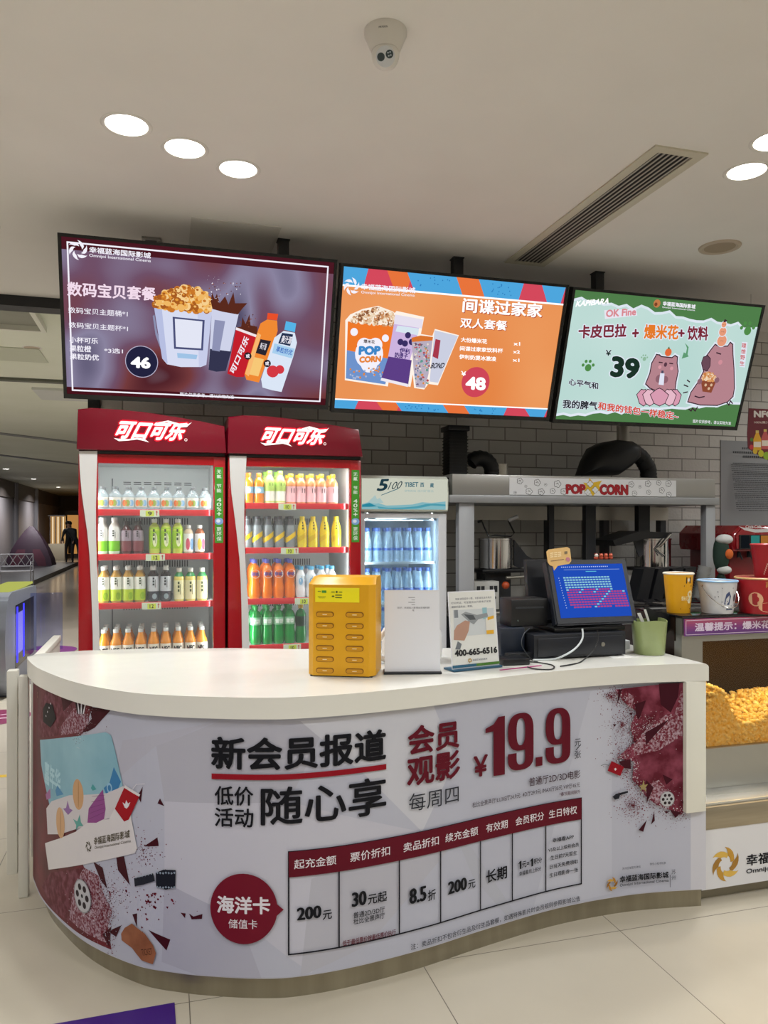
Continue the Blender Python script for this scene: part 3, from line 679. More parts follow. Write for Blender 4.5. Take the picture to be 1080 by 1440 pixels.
for q in ([(480, 80), (592, 75), (585, 150), (545, 236), (490, 192)], [(405, 345), (536, 272), (410, 412)], [(350, 190), (410, 170), (372, 275), (355, 250)], [(640, 150), (664, 150), (664, 330), (608, 365), (630, 210)], [(262, 110), (280, 110), (252, 195)], [(260, 500), (326, 488), (328, 541), (290, 535)], [(500, 570), (555, 597), (520, 626)], [(540, 760), (600, 775), (570, 806)], [(370, 870), (415, 815), (395, 880)], [(437, 840), (455, 770), (458, 820)], [(410, 600), (452, 640), (415, 722)], [(316, 238), (338, 238), (330, 252)], [(228, 298), (248, 298), (240, 312)], [(640, 440), (664, 420), (664, 560)], [(508, 768), (538, 770), (520, 782)], [(600, 720), (660, 690), (640, 740)], [(340, 395), (370, 378), (350, 400)]): rpoly(q, DM)
rpoly([(222, 497), (290, 530), (270, 578), (200, 550)], P('#8b1020')); rpoly([(236, 540), (244, 534), (250, 542), (242, 550)], WP); A.line([(165, 522), (185, 515), (205, 520)], .002, P('#555555'))
rpoly([(372, 632), (390, 626), (396, 598), (402, 626), (420, 622), (406, 642), (412, 664), (395, 648), (372, 662), (386, 642)], P('#9a8a5c'))
rpoly([(228, 690), (245, 675), (310, 658), (312, 668), (268, 682), (262, 700), (240, 706)], P('#1f2028'))
reel((525, 703), 42)
A.zoom(0, 0, 1)
TP('苏州区域官方微信', 872.6, 898.5, 0, 1218, 1221.5, GINK); TP('微信小程序购票', 911.5, 934, 0, 1211.5, 1215, GINK)
GOLD = [P('#a97a2c', .35), P('#c39a45', .35), P('#8d5f22', .35)]
c_ = A.uv((858.3, 1241.3)); A.swirl(c_, .026, GOLD)
TP('幸福蓝海国际影城', 869, 938, 0, 1230.4, 1239.5, INK, .03); TP('Omnijoi International Cinema', 869, 938, 0, 1241, 1246, INK, .015); TP('苏', 942, 948, 0, 1220.8, 1227.5, GINK); TP('州', 942, 948, 0, 1229, 1235.5, GINK)
A.zoom(0, 0, 1); q = A.uv((940, 1228)); A.rectuv(q[0]-.001, q[1]-.05, q[0]+.001, q[1], GINK)
A.build('printed_front', CT, SL[1:-1])

# ------------------------------------------------------------------ menu screens hung from the ceiling
TOPV = Vector((0, -.26, .79)).normalized(); TNRM = Vector((0, -.79, -.26)).normalized()
def screen(x0, x1, zb_, label, poles):
    yb = 4.43; hh = .835
    O = Vector((x0, yb, zb_)); t = thing('menu_screen', label, 'screen', ((x0+x1)/2, yb+.1, CEIL), 'menu screens above the counter')
    wd = x1-x0; Nn = TNRM
    def board(b, u0, u1, v0, v1, d0, d1):
        b.extr([O+Vector((1, 0, 0))*u+TOPV*v+Nn*d0 for u, v in ((u0, v0), (u1, v0), (u1, v1), (u0, v1))], Nn*(d1-d0))
    b = MB(); board(b, 0, wd, 0, hh, -.05, -.006); board(b, .25, wd-.25, .12, hh-.2, -.085, -.05); b.build('housing', mat('#15161a', .4), t)
    b = MB(); e = .017
    for q in ((0, wd, 0, e+.008), (0, wd, hh-e, hh), (0, e, e+.008, hh-e), (wd-e, wd, e+.008, hh-e)): board(b, *q, -.006, .004)
    b.build('bezel', mat('#0a0b0d', .25), t)
    for px_, sq in poles:
        p = px_; b = MB()
        b.box((p-.03, yb-.06, zb_+.45), (p+.03, yb+.0, CEIL-.004)); b.build('ceiling_pole', mat('#17181b', .4), t)
        b = MB(); b.box((p-.035, yb-.065, CEIL-.006), (p+.035, yb+.005, CEIL)); b.build('ceiling_plate', mat('#1b1c20', .4), t)
    m3, inv = plane_map(O, (1, 0, 0), TOPV, Nn)
    a = Art(lambda u, v, l: m3(u, v, l-.005), inv, .00003)
    return t, a, wd, hh, e
def brand(a, c, r, lb, rb, lt, lb2, rb2, lt2, m):
    q = a.uv(c); a.swirl(q, r, [m], .4); a.text('幸福蓝海国际影城', lb, rb, lt, m, .025); a.text('Omnijoi International Cinema', lb2, rb2, lt2, m, .01)
W0 = em('#f4f1fb'); W1 = em('#ffffff', 1.1)
# left screen
t, a, wd, hh, e = screen(-.515, .927, 2.236, 'menu screen with a purple red picture of popcorn bucket and bottles', [(.659, 0)])
BG1 = noise_mat('blurred_scene', '', '', 1.9, 0, 1, emit=1.0, detail=1.0, distort=.15, stops=[(.30, '#3f3a58'), (.40, '#8a839f'), (.48, '#6f5068'), (.56, '#733a3c'), (.65, '#52232a'), (.78, '#9f98ac')])
a.rectuv(e, e, wd-e, hh-e, BG1); a.rectuv(e, hh-e-.06, wd-e, hh-e, em('#4a1822')); a.rectuv(e, e, wd-e, e+.045, em('#47141d'))
a.lineuv([(.045, .045), (wd-.05, .045), (wd-.05, hh-.042), (.045, hh-.042)], .008, W0, True)
a.zoom(60, 300, .3889)
brand(a, (128, 133), .046, (168, 142), (391, 164), (168, 120), (168, 160), (391, 180), (168, 146), W0)
PK = em('#f3dcec')
a.text('数码宝贝套餐', (88, 298), (408, 318), (88, 246), PK, .028)
a.text('数码宝贝主题桶*1', (92, 360), (307, 375), (92, 338), W0, .008); a.text('数码宝贝主题杯*1', (94, 413), (308, 428), (94, 392), W0, .008)
a.text('小杯可乐', (96, 468), (200, 473), (96, 446), W0, .02); a.text('果粒橙', (97, 500), (175, 503), (97, 476), W0, .02); a.text('*3选1', (222, 505), (290, 508), (222, 487), W0, .015); a.text('果粒奶优', (98, 528), (203, 533), (98, 506), W0, .02)
a.circ((358, 537), 58, em('#b9b6cf'), 40); a.circ((358, 537), 55.5, em('#23233f'), 40); a.text('46', (318, 559), (390, 563), (318, 517), W1, .05)
a.text('图片仅供参考，请以实物为准', (497, 661), (692, 672), (497, 647), W0, .01)
BW = em('#d7dcf2'); BW2 = em('#b7bfe2')
a.poly([(398, 372), (404, 366), (414, 430), (440, 510), (434, 512), (408, 440)], em('#8b90b0'))
a.poly([(402, 335), (612, 356), (592, 548), (572, 556), (500, 556), (450, 546), (432, 525)], BW); a.poly([(402, 335), (430, 338), (452, 545), (432, 525)], BW2); a.poly([(560, 352), (612, 356), (592, 548), (565, 556)], em('#c7cdea'))
a.poly([(470, 374), (586, 386), (580, 496), (475, 490)], em('#4a4f78')); a.poly([(478, 381), (578, 391), (573, 489), (482, 483)], em('#e3e6f5'))
a.poly([(486, 505), (560, 512), (556, 528), (488, 523)], em('#9fc3e6'))
KN = [em('#e39a3c'), em('#c9772a'), em('#f0b865'), em('#a85c22'), em('#f6cf8e')]
a.kernels([a.uv(p) for p in ((402, 336), (415, 305), (440, 290), (470, 276), (510, 266), (560, 272), (590, 290), (612, 325), (610, 357), (500, 350))], 620, .019, KN)
a.poly([(612, 345), (709, 364), (662, 570), (628, 573), (600, 566)], em('#cfd3ea')); a.poly([(605, 490), (682, 500), (662, 570), (628, 573), (600, 566)], em('#34354f')); a.poly([(622, 385), (660, 390), (640, 500), (612, 495)], em('#8f93b5'))
BR = em('#5a2a1e'); BR2 = em('#8a4a30')
a.poly([(608, 320), (612, 285), (622, 310), (630, 290), (640, 325), (660, 300), (672, 330), (690, 285), (696, 325), (740, 325), (722, 345), (706, 366), (650, 356), (614, 346)], BR)
a.poly([(718, 410), (722, 375), (734, 400), (748, 365), (752, 405), (776, 410), (778, 440), (740, 428), (700, 412)], BR)
def scat(cx, cy, rx, ry, n, ms, r=(.002, .006)): a.speckle(lambda: a.uv((cx+rx*random.uniform(-1, 1), cy+ry*random.uniform(-1, 1))), n, r, ms)
scat(660, 290, 60, 40, 40, [BR, BR2, W0]); scat(740, 390, 30, 25, 20, [BR, BR2]); scat(620, 245, 30, 20, 10, [W0], (.001, .003))
a.poly([(700, 412), (740, 428), (778, 441), (728, 592), (700, 592), (668, 580)], em('#c3202c')); a.poly([(700, 412), (778, 441), (776, 450), (698, 421)], em('#f2e6ea'))
a.text('可口可乐', (692, 585), (748, 455), (675, 570), W0, .03)
OR = em('#f08a34')
a.poly([(812, 384), (848, 388), (850, 425), (836, 470), (782, 612), (737, 602), (730, 582), (776, 432), (788, 398)], OR); a.poly([(814, 360), (852, 364), (848, 387), (811, 383)], em('#e8502a')); a.poly([(788, 455), (826, 462), (806, 515), (770, 505)], em('#2a2630')); a.poly([(765, 520), (800, 528), (780, 590), (745, 582)], em('#f7c877')); a.poly([(778, 432), (790, 440), (745, 590), (732, 580)], em('#f9b870'))
a.text('美汁源', (784, 490), (806, 496), (790, 466), W0, .01)
a.poly([(872, 425), (912, 432), (920, 468), (906, 520), (864, 646), (830, 640), (795, 630), (790, 600), (838, 450)], em('#dbe6f6')); a.poly([(880, 390), (917, 398), (912, 430), (874, 421)], em('#56b4e6')); a.poly([(866, 432), (906, 438), (895, 480), (852, 470)], em('#23304f')); a.poly([(838, 470), (912, 490), (902, 525), (830, 505)], em('#a9d0ee'))
a.text('美汁源', (860, 468), (896, 474), (868, 440), W0, .02); a.text('果粒奶优', (842, 500), (900, 514), (848, 480), em('#3f6fc0'), .02)
for c, r in (((832, 572), 22), ((858, 565), 16)): a.circ(c, r, em('#d43a44'), 16)
for c in ((742, 516), (812, 543)): a.circ(c, 13.5, em('#2d2026'), 20); a.text('或', (c[0]-7, c[1]+7), (c[0]+7, c[1]+7), (c[0]-7, c[1]-7), W0, .03)
a.build('display', t)
# middle screen
t, a, wd, hh, e = screen(.947, 2.363, 2.221, 'menu screen with an orange picture of popcorn box and cups', [(1.727, 1)])
BG2 = noise_mat('orange_backdrop', '#e3803f', '#f0a468', 1.2, .3, .7, emit=1.0, detail=1)
BL, PKR, ORD = em('#4ea6dd'), em('#d4495c'), em('#e8743c')
a.rectuv(e, e, wd-e, hh-e, BG2)
a.rectuv(e, hh-.115, wd-e, hh-e, PKR); a.rectuv(e, e, wd-e, .075, PKR)
for u0, u1, m in ((0, .12, BL), (.3, .38, ORD), (.42, .72, BL), (.72, .86, ORD), (.86, 1.08, BL), (1.27, 1.36, BL)):
    for z0, z1 in ((hh-.115, hh-e), (e, .075)): a.polyuv([(max(e, u0+.02), z0), (min(wd-e, u1+.02), z0), (min(wd-e, u1-.02+.06), z1), (max(e, u0-.03), z1)], m)
for k in range(60):
    u = random.uniform(.45, .68) if k % 2 else random.uniform(.9, 1.05); a.elluv((u, random.choice((hh-.03-.07*random.random(), e+.05*random.random()))), .004, .004, em('#2f7fbf'), 6)
a.rectuv(e, hh-.122, wd-e, hh-.112, W1); a.rectuv(e, .074, wd-e, .082, W1)
a.zoom(440, 350, .35185)
brand(a, (155, 150), .046, (193, 162), (410, 178), (193, 138), (193, 181), (407, 194), (193, 167), W0)
SH = em('#b5523a')
for dx, m in ((3, SH), (0, W1)):
    a.text('间谍过家家', (597+dx, 253+dx), (915+dx, 276+dx), (601+dx, 195+dx), m, .03); a.text('双人套餐', (588+dx, 314+dx), (775+dx, 327+dx), (591+dx, 274+dx), m, .02)
for sx, lb, rb, lt in (('大份爆米花', (592, 372), (697, 380), (592, 353)), ('x1', (803, 385), (829, 387), (803, 371)), ('间谍过家家饮料杯', (588, 407), (760, 417), (588, 388)), ('x2', (801, 417), (828, 419), (801, 404)), ('伊利奶提冰激凌', (585, 440), (733, 450), (585, 421)), ('x1', (799, 450), (826, 452), (799, 437))): a.text(sx, lb, rb, lt, W1, .025)
a.circ((651, 533), 61, em('#cf4658'), 40); a.text('￥', (593, 507), (613, 509), (593, 488), W1, .03); a.text('48', (610, 562), (691, 567), (611, 509), W1, .05)
WG = em('#fff4e8')
a.poly([(130, 285), (150, 262), (200, 240), (262, 228), (320, 250), (345, 272), (300, 550), (128, 525)], WG); a.poly([(322, 262), (335, 248), (445, 272), (440, 300), (390, 552), (268, 524)], WG)
a.poly([(386, 352), (430, 340), (478, 348), (488, 320), (584, 345), (500, 545), (462, 540), (445, 562), (405, 556)], WG)
a.poly([(140, 290), (335, 306), (290, 542), (132, 518)], em('#ef7a2c')); a.poly([(136, 405), (308, 440), (290, 542), (132, 518)], em('#6f93cc'))
a.kernels([a.uv(p) for p in ((146, 290), (165, 268), (210, 250), (262, 236), (315, 258), (334, 285), (333, 306), (240, 300))], 380, .014, [em('#f0dcc0'), em('#c98f62'), em('#e3c09a'), em('#8c5a3c'), em('#fbeedd')])
for c, r in (((225, 420), 60), ((205, 385), 30), ((250, 385), 30), ((225, 460), 35), ((165, 332), 16), ((290, 357), 15)): a.circ(c, r, W0, 18)
a.text('爆米花', (203, 376), (248, 380), (203, 361), em('#3a2a2a'), .02); a.text('POP', (182, 425), (270, 424), (184, 388), em('#3f88c9'), .07); a.text('CORN', (185, 456), (272, 452), (186, 430), em('#e8863a'), .07)
for k in range(40): q = (150+random.random()*140, 470+random.random()*55); a.circ(q, 4, em('#a9b7d8') if k % 2 else em('#e0862f'), 8)
a.poly([(328, 262), (440, 282), (436, 318), (324, 300)], em('#e6e0ef')); a.poly([(324, 300), (425, 316), (372, 500), (290, 490)], em('#cdb4e0')); a.poly([(302, 430), (395, 445), (380, 550), (274, 515)], em('#5d3f86')); a.poly([(338, 306), (424, 318), (420, 345), (330, 330)], em('#d7e6f0')); a.poly([(274, 515), (380, 540), (380, 552), (270, 526)], em('#efeaf2'))
for c in ((350, 372), (380, 345), (368, 378), (395, 372)): a.circ(c, 13, em('#3a2f63'), 14)
a.text('伊利', (345, 414), (386, 420), (348, 394), em('#3b2470'), .03); a.text('奶提子', (325, 434), (378, 440), (328, 412), em('#3b2470'), .03)
a.poly([(394, 355), (480, 352), (462, 500), (448, 556), (412, 552), (402, 480)], em('#b9aec0')); a.poly([(394, 355), (430, 346), (480, 352), (478, 366), (396, 372)], em('#d8742f'))
a.speckle(lambda: a.uv((405+random.random()*62, 380+random.random()*165)), 90, (.006, .014), [em('#d98a4a'), em('#5f79a5'), em('#b54a52'), em('#e9dccb'), em('#6f5a70'), em('#5f9a90')])
a.poly([(486, 325), (580, 348), (500, 535), (466, 530)], em('#ccd0e2')); a.poly([(490, 360), (510, 365), (500, 440), (478, 430)], em('#a83a4c')); a.text('BOND', (470, 478), (522, 478), (476, 455), em('#22202c'), .03, .2)
a.build('display', t)
# right screen
t, a, wd, hh, e = screen(2.392, 3.806, 2.212, 'menu screen with a pale green picture of two capybaras', [(2.70, 0)])
PAL = noise_mat('pale_backdrop', '#b4d5cf', '#c6e0da', 1.4, .3, .7, emit=1.0, detail=1); GRN = em('#4f7d4a'); PGR = em('#dfe7f2')
a.rectuv(e, e, wd-e, hh-e, PAL)
def torn(y0, y1, n, amp, up):
    pts = []
    for i in range(n+1):
        f = i/n; pts.append((e+(wd-2*e)*f, y0+(y1-y0)*f+amp*(random.random()-.5)))
    for d, m in ((0, PGR), (1, GRN)):
        sgn = 1 if up else -1
        for p, q in zip(pts, pts[1:]):
            lim = hh-e if up else e
            a.polyuv([(p[0], p[1]+sgn*.016*d), (q[0], q[1]+sgn*.016*d), (q[0], lim), (p[0], lim)], m, (a.n+d)*a.step)
        a.n += 2
torn(hh-.07, hh-.16, 26, .04, True); torn(.05, .2, 26, .03, False)
a.zoom(760, 380, .2963)
a.text('KAPIBARA', (170, 174), (327, 160), (174, 145), W1, .035, .2)
a.poly([(305, 190), (455, 182), (462, 215), (308, 232)], em('#e6e6f0')); a.text('OK Fine', (312, 224), (455, 214), (314, 188), em('#d98a92'), .04)
a.circ((555, 158), 20, em('#c07a4a'), 16); a.circ((550, 162), 9, em('#7a4428'), 12); a.text('幸福蓝海国际影城', (582, 168), (737, 184), (584, 147), W0, .03); a.text('Omnijoi International Cinema', (580, 181), (735, 196), (580, 171), W0, .01)
def outl(sx, lb, rb, lt, m, bold=.035, fat=.11): a.text(sx, lb, rb, lt, PGR, fat, shrink=bold); a.text(sx, lb, rb, lt, m, bold)
BRD, ORG_ = em('#7c2a3a'), em('#e57b2a')
outl('卡皮巴拉', (180, 325), (408, 318), (184, 260), BRD); outl('+', (436, 320), (468, 318), (438, 280), BRD); outl('爆米花', (492, 326), (655, 330), (496, 256), ORG_); outl('+', (655, 316), (686, 318), (656, 280), BRD); outl('饮料', (697, 332), (797, 335), (700, 264), BRD)
DG = em('#1c3328')
outl('￥', (310, 406), (337, 407), (312, 378), DG, .03, .07); outl('39', (330, 506), (466, 520), (341, 405), DG, .05, .09)
def paw(c, r, m):
    a.circ((c[0], c[1]+r*.35), r*.55, m, 16)
    for dx, dy in ((-.75, -.05), (-.3, -.6), (.3, -.6), (.75, -.05)): a.circ((c[0]+dx*r, c[1]+dy*r), r*.25, m, 12)
paw((228, 452), 32, em('#4f8a48')); paw((985, 275), 38, em('#4f8a48')); paw((495, 415), 18, em('#8fb89c'))
a.poly([(688, 345), (705, 365), (700, 400), (705, 410), (672, 420), (682, 390), (692, 395), (697, 370)], em('#5f9a72'))
outl('心平气和', (135, 545), (275, 567), (136, 512), em('#22242c'), .025, .07)
outl('我的脾气', (105, 655), (270, 664), (108, 614), em('#1d2026'), .03, .08); outl('和我的钱包一样稳定~', (272, 662), (655, 712), (276, 624), em('#d4503c'), .03, .08)
a.text('图片仅供参考，请以实物为准', (725, 725), (905, 736), (726, 708), W0, .005)
a.poly([(958, 340), (985, 342), (972, 462), (946, 458)], PGR)
for k, ch in enumerate('理想野生'): a.text(ch, (956-k*3, 368+k*28), (978-k*3, 370+k*28), (957-k*3, 346+k*28), em('#c85a5a'), .02)
# generic capybaras: sitting in a lotus with a carton, and a big one holding a bucket
OUT, CP, CPD = em('#3a2430'), em('#b4838c'), em('#8d626d')
def shape(P_, m, grow=0): a.poly(P_, m)
def capy(P_, edge=.007):
    U = [a.uv(p) for p in P_]; a.lineuv(U, edge*3.6, PGR, True); a.polyuv(U, CP); a.lineuv(U, edge, OUT, True)
capy([(520, 560), (500, 540), (520, 490), (530, 440), (548, 408), (552, 400), (566, 402), (575, 410), (625, 415), (640, 405), (652, 412), (650, 440), (655, 480), (645, 530), (640, 575), (580, 585)])
a.circ((595, 448), 11, em('#5a3a48'), 14, .8)
for c in ((572, 437), (622, 442)): a.line([(c[0]-7, c[1]), (c[0]+7, c[1]+2)], .007, OUT)
for c in ((568, 460), (624, 466)): a.circ(c, 9, em('#d89aa4'), 12)
a.circ((565, 515), 20, CPD, 16); a.circ((592, 520), 18, CPD, 16); a.poly([(570, 488), (590, 490), (586, 546), (562, 543)], em('#dfe3f2')); a.poly([(576, 476), (586, 477), (585, 490), (574, 489)], em('#4a4a60'))
a.circ((608, 390), 19, em('#e06a3c'), 18); a.poly([(605, 372), (612, 362), (616, 374)], em('#3c6a3c'))
LOT, LO2 = em('#d79bb0'), em('#e6b9c8')
for i, (x, wdh, m) in enumerate(((490, 32, LOT), (640, 30, LOT), (520, 34, LO2), (612, 34, LO2), (566, 44, LOT))):
    P_ = [(x-wdh, 590), (x-wdh*.3, 565), (x, 560 if i == 4 else 568), (x+wdh*.3, 566), (x+wdh, 592), (x+wdh*.6, 632), (x, 645), (x-wdh*.6, 632)]
    a.poly(P_, m); a.line(P_, .005, OUT, True)
capy([(700, 625), (715, 580), (750, 530), (775, 480), (770, 440), (790, 405), (812, 375), (830, 352), (850, 362), (890, 360), (902, 342), (914, 352), (915, 400), (920, 470), (922, 560), (915, 600), (890, 625), (840, 642), (760, 640)])
P_ = [(772, 470), (765, 440), (775, 412), (795, 405), (808, 420), (806, 455), (792, 480)]; a.poly(P_, em('#6a4a58')); a.line(P_, .005, OUT, True)
a.line([(838, 392), (856, 398)], .008, OUT); a.line([(735, 598), (755, 605), (778, 600)], .008, OUT)
a.circ((855, 437), 12, em('#d08f99'), 12)
a.poly([(762, 520), (835, 528), (812, 582), (770, 576)], em('#8c4a34')); a.kernels([a.uv(p) for p in ((765, 522), (772, 495), (800, 484), (828, 498), (836, 528))], 120, .012, [em('#f0d8b8'), em('#d99a60'), em('#c98048')])
for c in ((785, 545), (800, 562), (812, 545)): a.circ(c, 7, em('#d9b898'), 10)
a.circ((757, 528), 14, CPD, 14); a.circ((838, 522), 14, CPD, 14)
for c, r in (((862, 335), 27), ((866, 292), 21), ((872, 258), 14)): a.circ(c, r+4, PGR, 20); a.circ(c, r, em('#e59a78'), 20); a.circ((c[0]-4, c[1]), 2, OUT, 6); a.circ((c[0]+5, c[1]+1), 2, OUT, 6)
a.poly([(868, 246), (876, 232), (888, 238), (878, 247)], OUT)
for P_ in ([(683, 545), (700, 552)], [(698, 522), (708, 530)], [(680, 582), (697, 578)], [(705, 660), (716, 668), (722, 655), (735, 668), (745, 650)], [(885, 628), (895, 640), (902, 620), (912, 632)]): a.line(P_, .008, OUT)
a.build('display', t)

# ------------------------------------------------------------------ bottles
CLR = glassy('#f4f8fa', .8, .05, '#dfe8ec', 'clear_plastic'); CLRD = glassy('#d8dde0', .55, .05, '#b9c2c8', 'clear_plastic_grey')
def liquid(c): return mat(c, .12, 0, .6, coat=.3)
# kind: (height, [(radius, z)] body, body material, cap (r, z0, z1, colour), label bands [(z0, z1, colour)], extra)
def prof(h, r, neck, shoulder, waist=None):
    p = [(r*.82, 0), (r, .012)]
    if waist: p += [(r, h*.28), (r*waist, h*.40), (r*waist, h*.46), (r, h*.56)]
    p += [(r, h*shoulder), (r*.93, h*(shoulder+.07)), (r*.62, h*(shoulder+.16)), (neck, h*.88), (neck, h*.93)]
    return p
KINDS = {
 'stubby': (.130, prof(.13, .0345, .0125, .62), CLR, (.0145, .118, .134, '#6a6d70'), [(.018, .072, '#d9d7cf', [('#e2702e', .15), ('#7fb0d6', .6), ('#9fb24a', .35)])], 'jelly drink', 'clear stubby bottle'),
 'whitegreen': (.205, prof(.205, .032, .013, .66), mat('#efefe9', .3), (.0155, .185, .207, '#f4f4f2'), [(.006, .075, '#7ccb1f', []), (.0755, .14, '#f1f1ec', [('#3c3c3c', 9)])], '', 'white and green bottle'),
 'darkred': (.183, prof(.183, .031, .014, .66), liquid('#4a1418'), (.018, .165, .187, '#23201f'), [(.075, .135, '#9d8f9c', [('#2b2326', 9)]), (.006, .0745, '#7c3b44', [])], '', 'dark berry bottle'),
 'lime': (.197, prof(.197, .031, .013, .7), liquid('#cfe05a'), (.0155, .178, .199, '#f2f4ee'), [(.03, .15, '#a3cf1e', [('#e9efc0', .4), ('#2f4d12', 9)])], '', 'lime green bottle'),
 'smalljuice': (.162, prof(.162, .028, .0125, .7), liquid('#cdb79a'), (.0148, .145, .164, '#f0f0ee'), [(.012, .115, '#ecebe8', [('#d85a72', .25), ('#6fa0d0', .6)])], '', 'small white label bottle'),
 'amberjuice': (.162, prof(.162, .028, .0125, .7), liquid('#8f4a22'), (.0148, .145, .164, '#f0f0ee'), [(.012, .115, '#efecea', [('#e0c34a', .3), ('#c94a6a', .6)])], '', 'small amber bottle'),
 'tea': (.202, prof(.202, .0315, .0135, .66), liquid('#b58a3a'), (.0158, .182, .204, '#f3f3f0'), [(.012, .075, '#b9d32e', [('#8fb81f', .5)]), (.0755, .145, '#f0f0e6', [('#3f4a2a', 9)])], '', 'white and green tea bottle'),
 'blacktea': (.2, prof(.2, .0315, .0135, .66), liquid('#1d1a1f'), (.0158, .18, .202, '#f3f3f0'), [(.012, .06, '#3a3c48', [('#8fa0a8', .4)]), (.0605, .145, '#c9ccd2', [('#23252c', 9)])], '', 'black grape bottle'),
 'yellow': (.188, prof(.188, .0305, .0135, .68), liquid('#e8d372'), (.0155, .168, .190, '#efefe6'), [(.142, .166, '#2f8a4e', []), (.012, .12, '#e9e3b4', [('#3b4a20', 9)])], '', 'pale yellow bottle'),
 'nfc': (.2, prof(.2, .0315, .014, .58), liquid('#e08a1a'), (.0152, .180, .2, '#c9c9c6'), [(.02, .112, '#efe6d8', [('#e58b7a', .2)])], 'NFC', 'orange juice bottle'),
 'orangeblue': (.18, prof(.18, .0305, .013, .66), liquid('#e2861c'), (.0155, .162, .182, '#ef7d22'), [(.062, .1, '#8fbfdb', [('#e8f0f4', .3)])], '', 'blue label orange bottle'),
 'greenwhite': (.195, prof(.195, .0315, .013, .66), mat('#c7dd7c', .3), (.0155, .176, .197, '#9bd04a'), [(.006, .075, '#eef0e4', []), (.0755, .13, '#b7d66a', [('#2c3a1c', 5)])], '', 'pale green and white bottle'),
 'peach': (.18, prof(.18, .0305, .013, .66, .95), liquid('#d98f5c'), (.0155, .162, .182, '#f0c81e'), [(.012, .105, '#e8b7bd', [('#2c1a1c', 5)])], '', 'pink label peach bottle'),
 'tonic': (.187, [(.027, 0), (.03, .01), (.03, .09), (.026, .125), (.0155, .165), (.0145, .18)], CLRD, (.0165, .168, .188, '#3a3d42'), [(.0, 0, '#f1cf1a', [])], 'band', 'clear soda bottle with yellow sash'),
 'lemonsoda': (.185, [(.027, 0), (.03, .01), (.03, .09), (.026, .125), (.0155, .165), (.0145, .18)], liquid('#efd936'), (.0155, .168, .187, '#f5d90f'), [(.075, .16, '#f2cf0c', [('#3a3a2a', 9)])], 'bandy', 'yellow soda bottle'),
 'fanta': (.229, prof(.229, .0335, .013, .7, .86), liquid('#f07a0c'), (.0162, .208, .231, '#5a63c8'), [(.125, .165, '#e2661a', [])], '芬达', 'orange soda bottle with blue cap'),
 'yoghurt': (.184, prof(.184, .031, .0155, .66, .92), mat('#eef0f4', .3), (.0175, .166, .186, '#55b2e0'), [(.07, .135, '#e4edf6', [('#23304a', 5), ('#8cc0ea', .3)])], '', 'white yoghurt bottle with blue cap'),
 'sprite': (.226, prof(.226, .033, .0125, .7, .9), liquid('#0f8f3c'), (.0158, .206, .228, '#1f9a45'), [(.115, .160, '#8fcaa0', [])], '雪碧', 'green soda bottle with green cap'),
 'spritey': (.226, prof(.226, .033, .0125, .7, .9), liquid('#0c7a34'), (.0158, .206, .228, '#c9a62c'), [(.1, .160, '#123524', [])], '', 'green soda bottle with yellow cap'),
 'water': (.215, [(.025, 0), (.0285, .01), (.0285, .1), (.026, .13), (.018, .175), (.0145, .19), (.0145, .2)], glassy('#e3eef6', .72, .04, '#b9cfde', 'water_bottle'), (.017, .195, .217, '#23407f'), [(.072, .088, '#2c4f95', [])], '', 'clear water bottle with blue cap'),
}
PROTO = {}
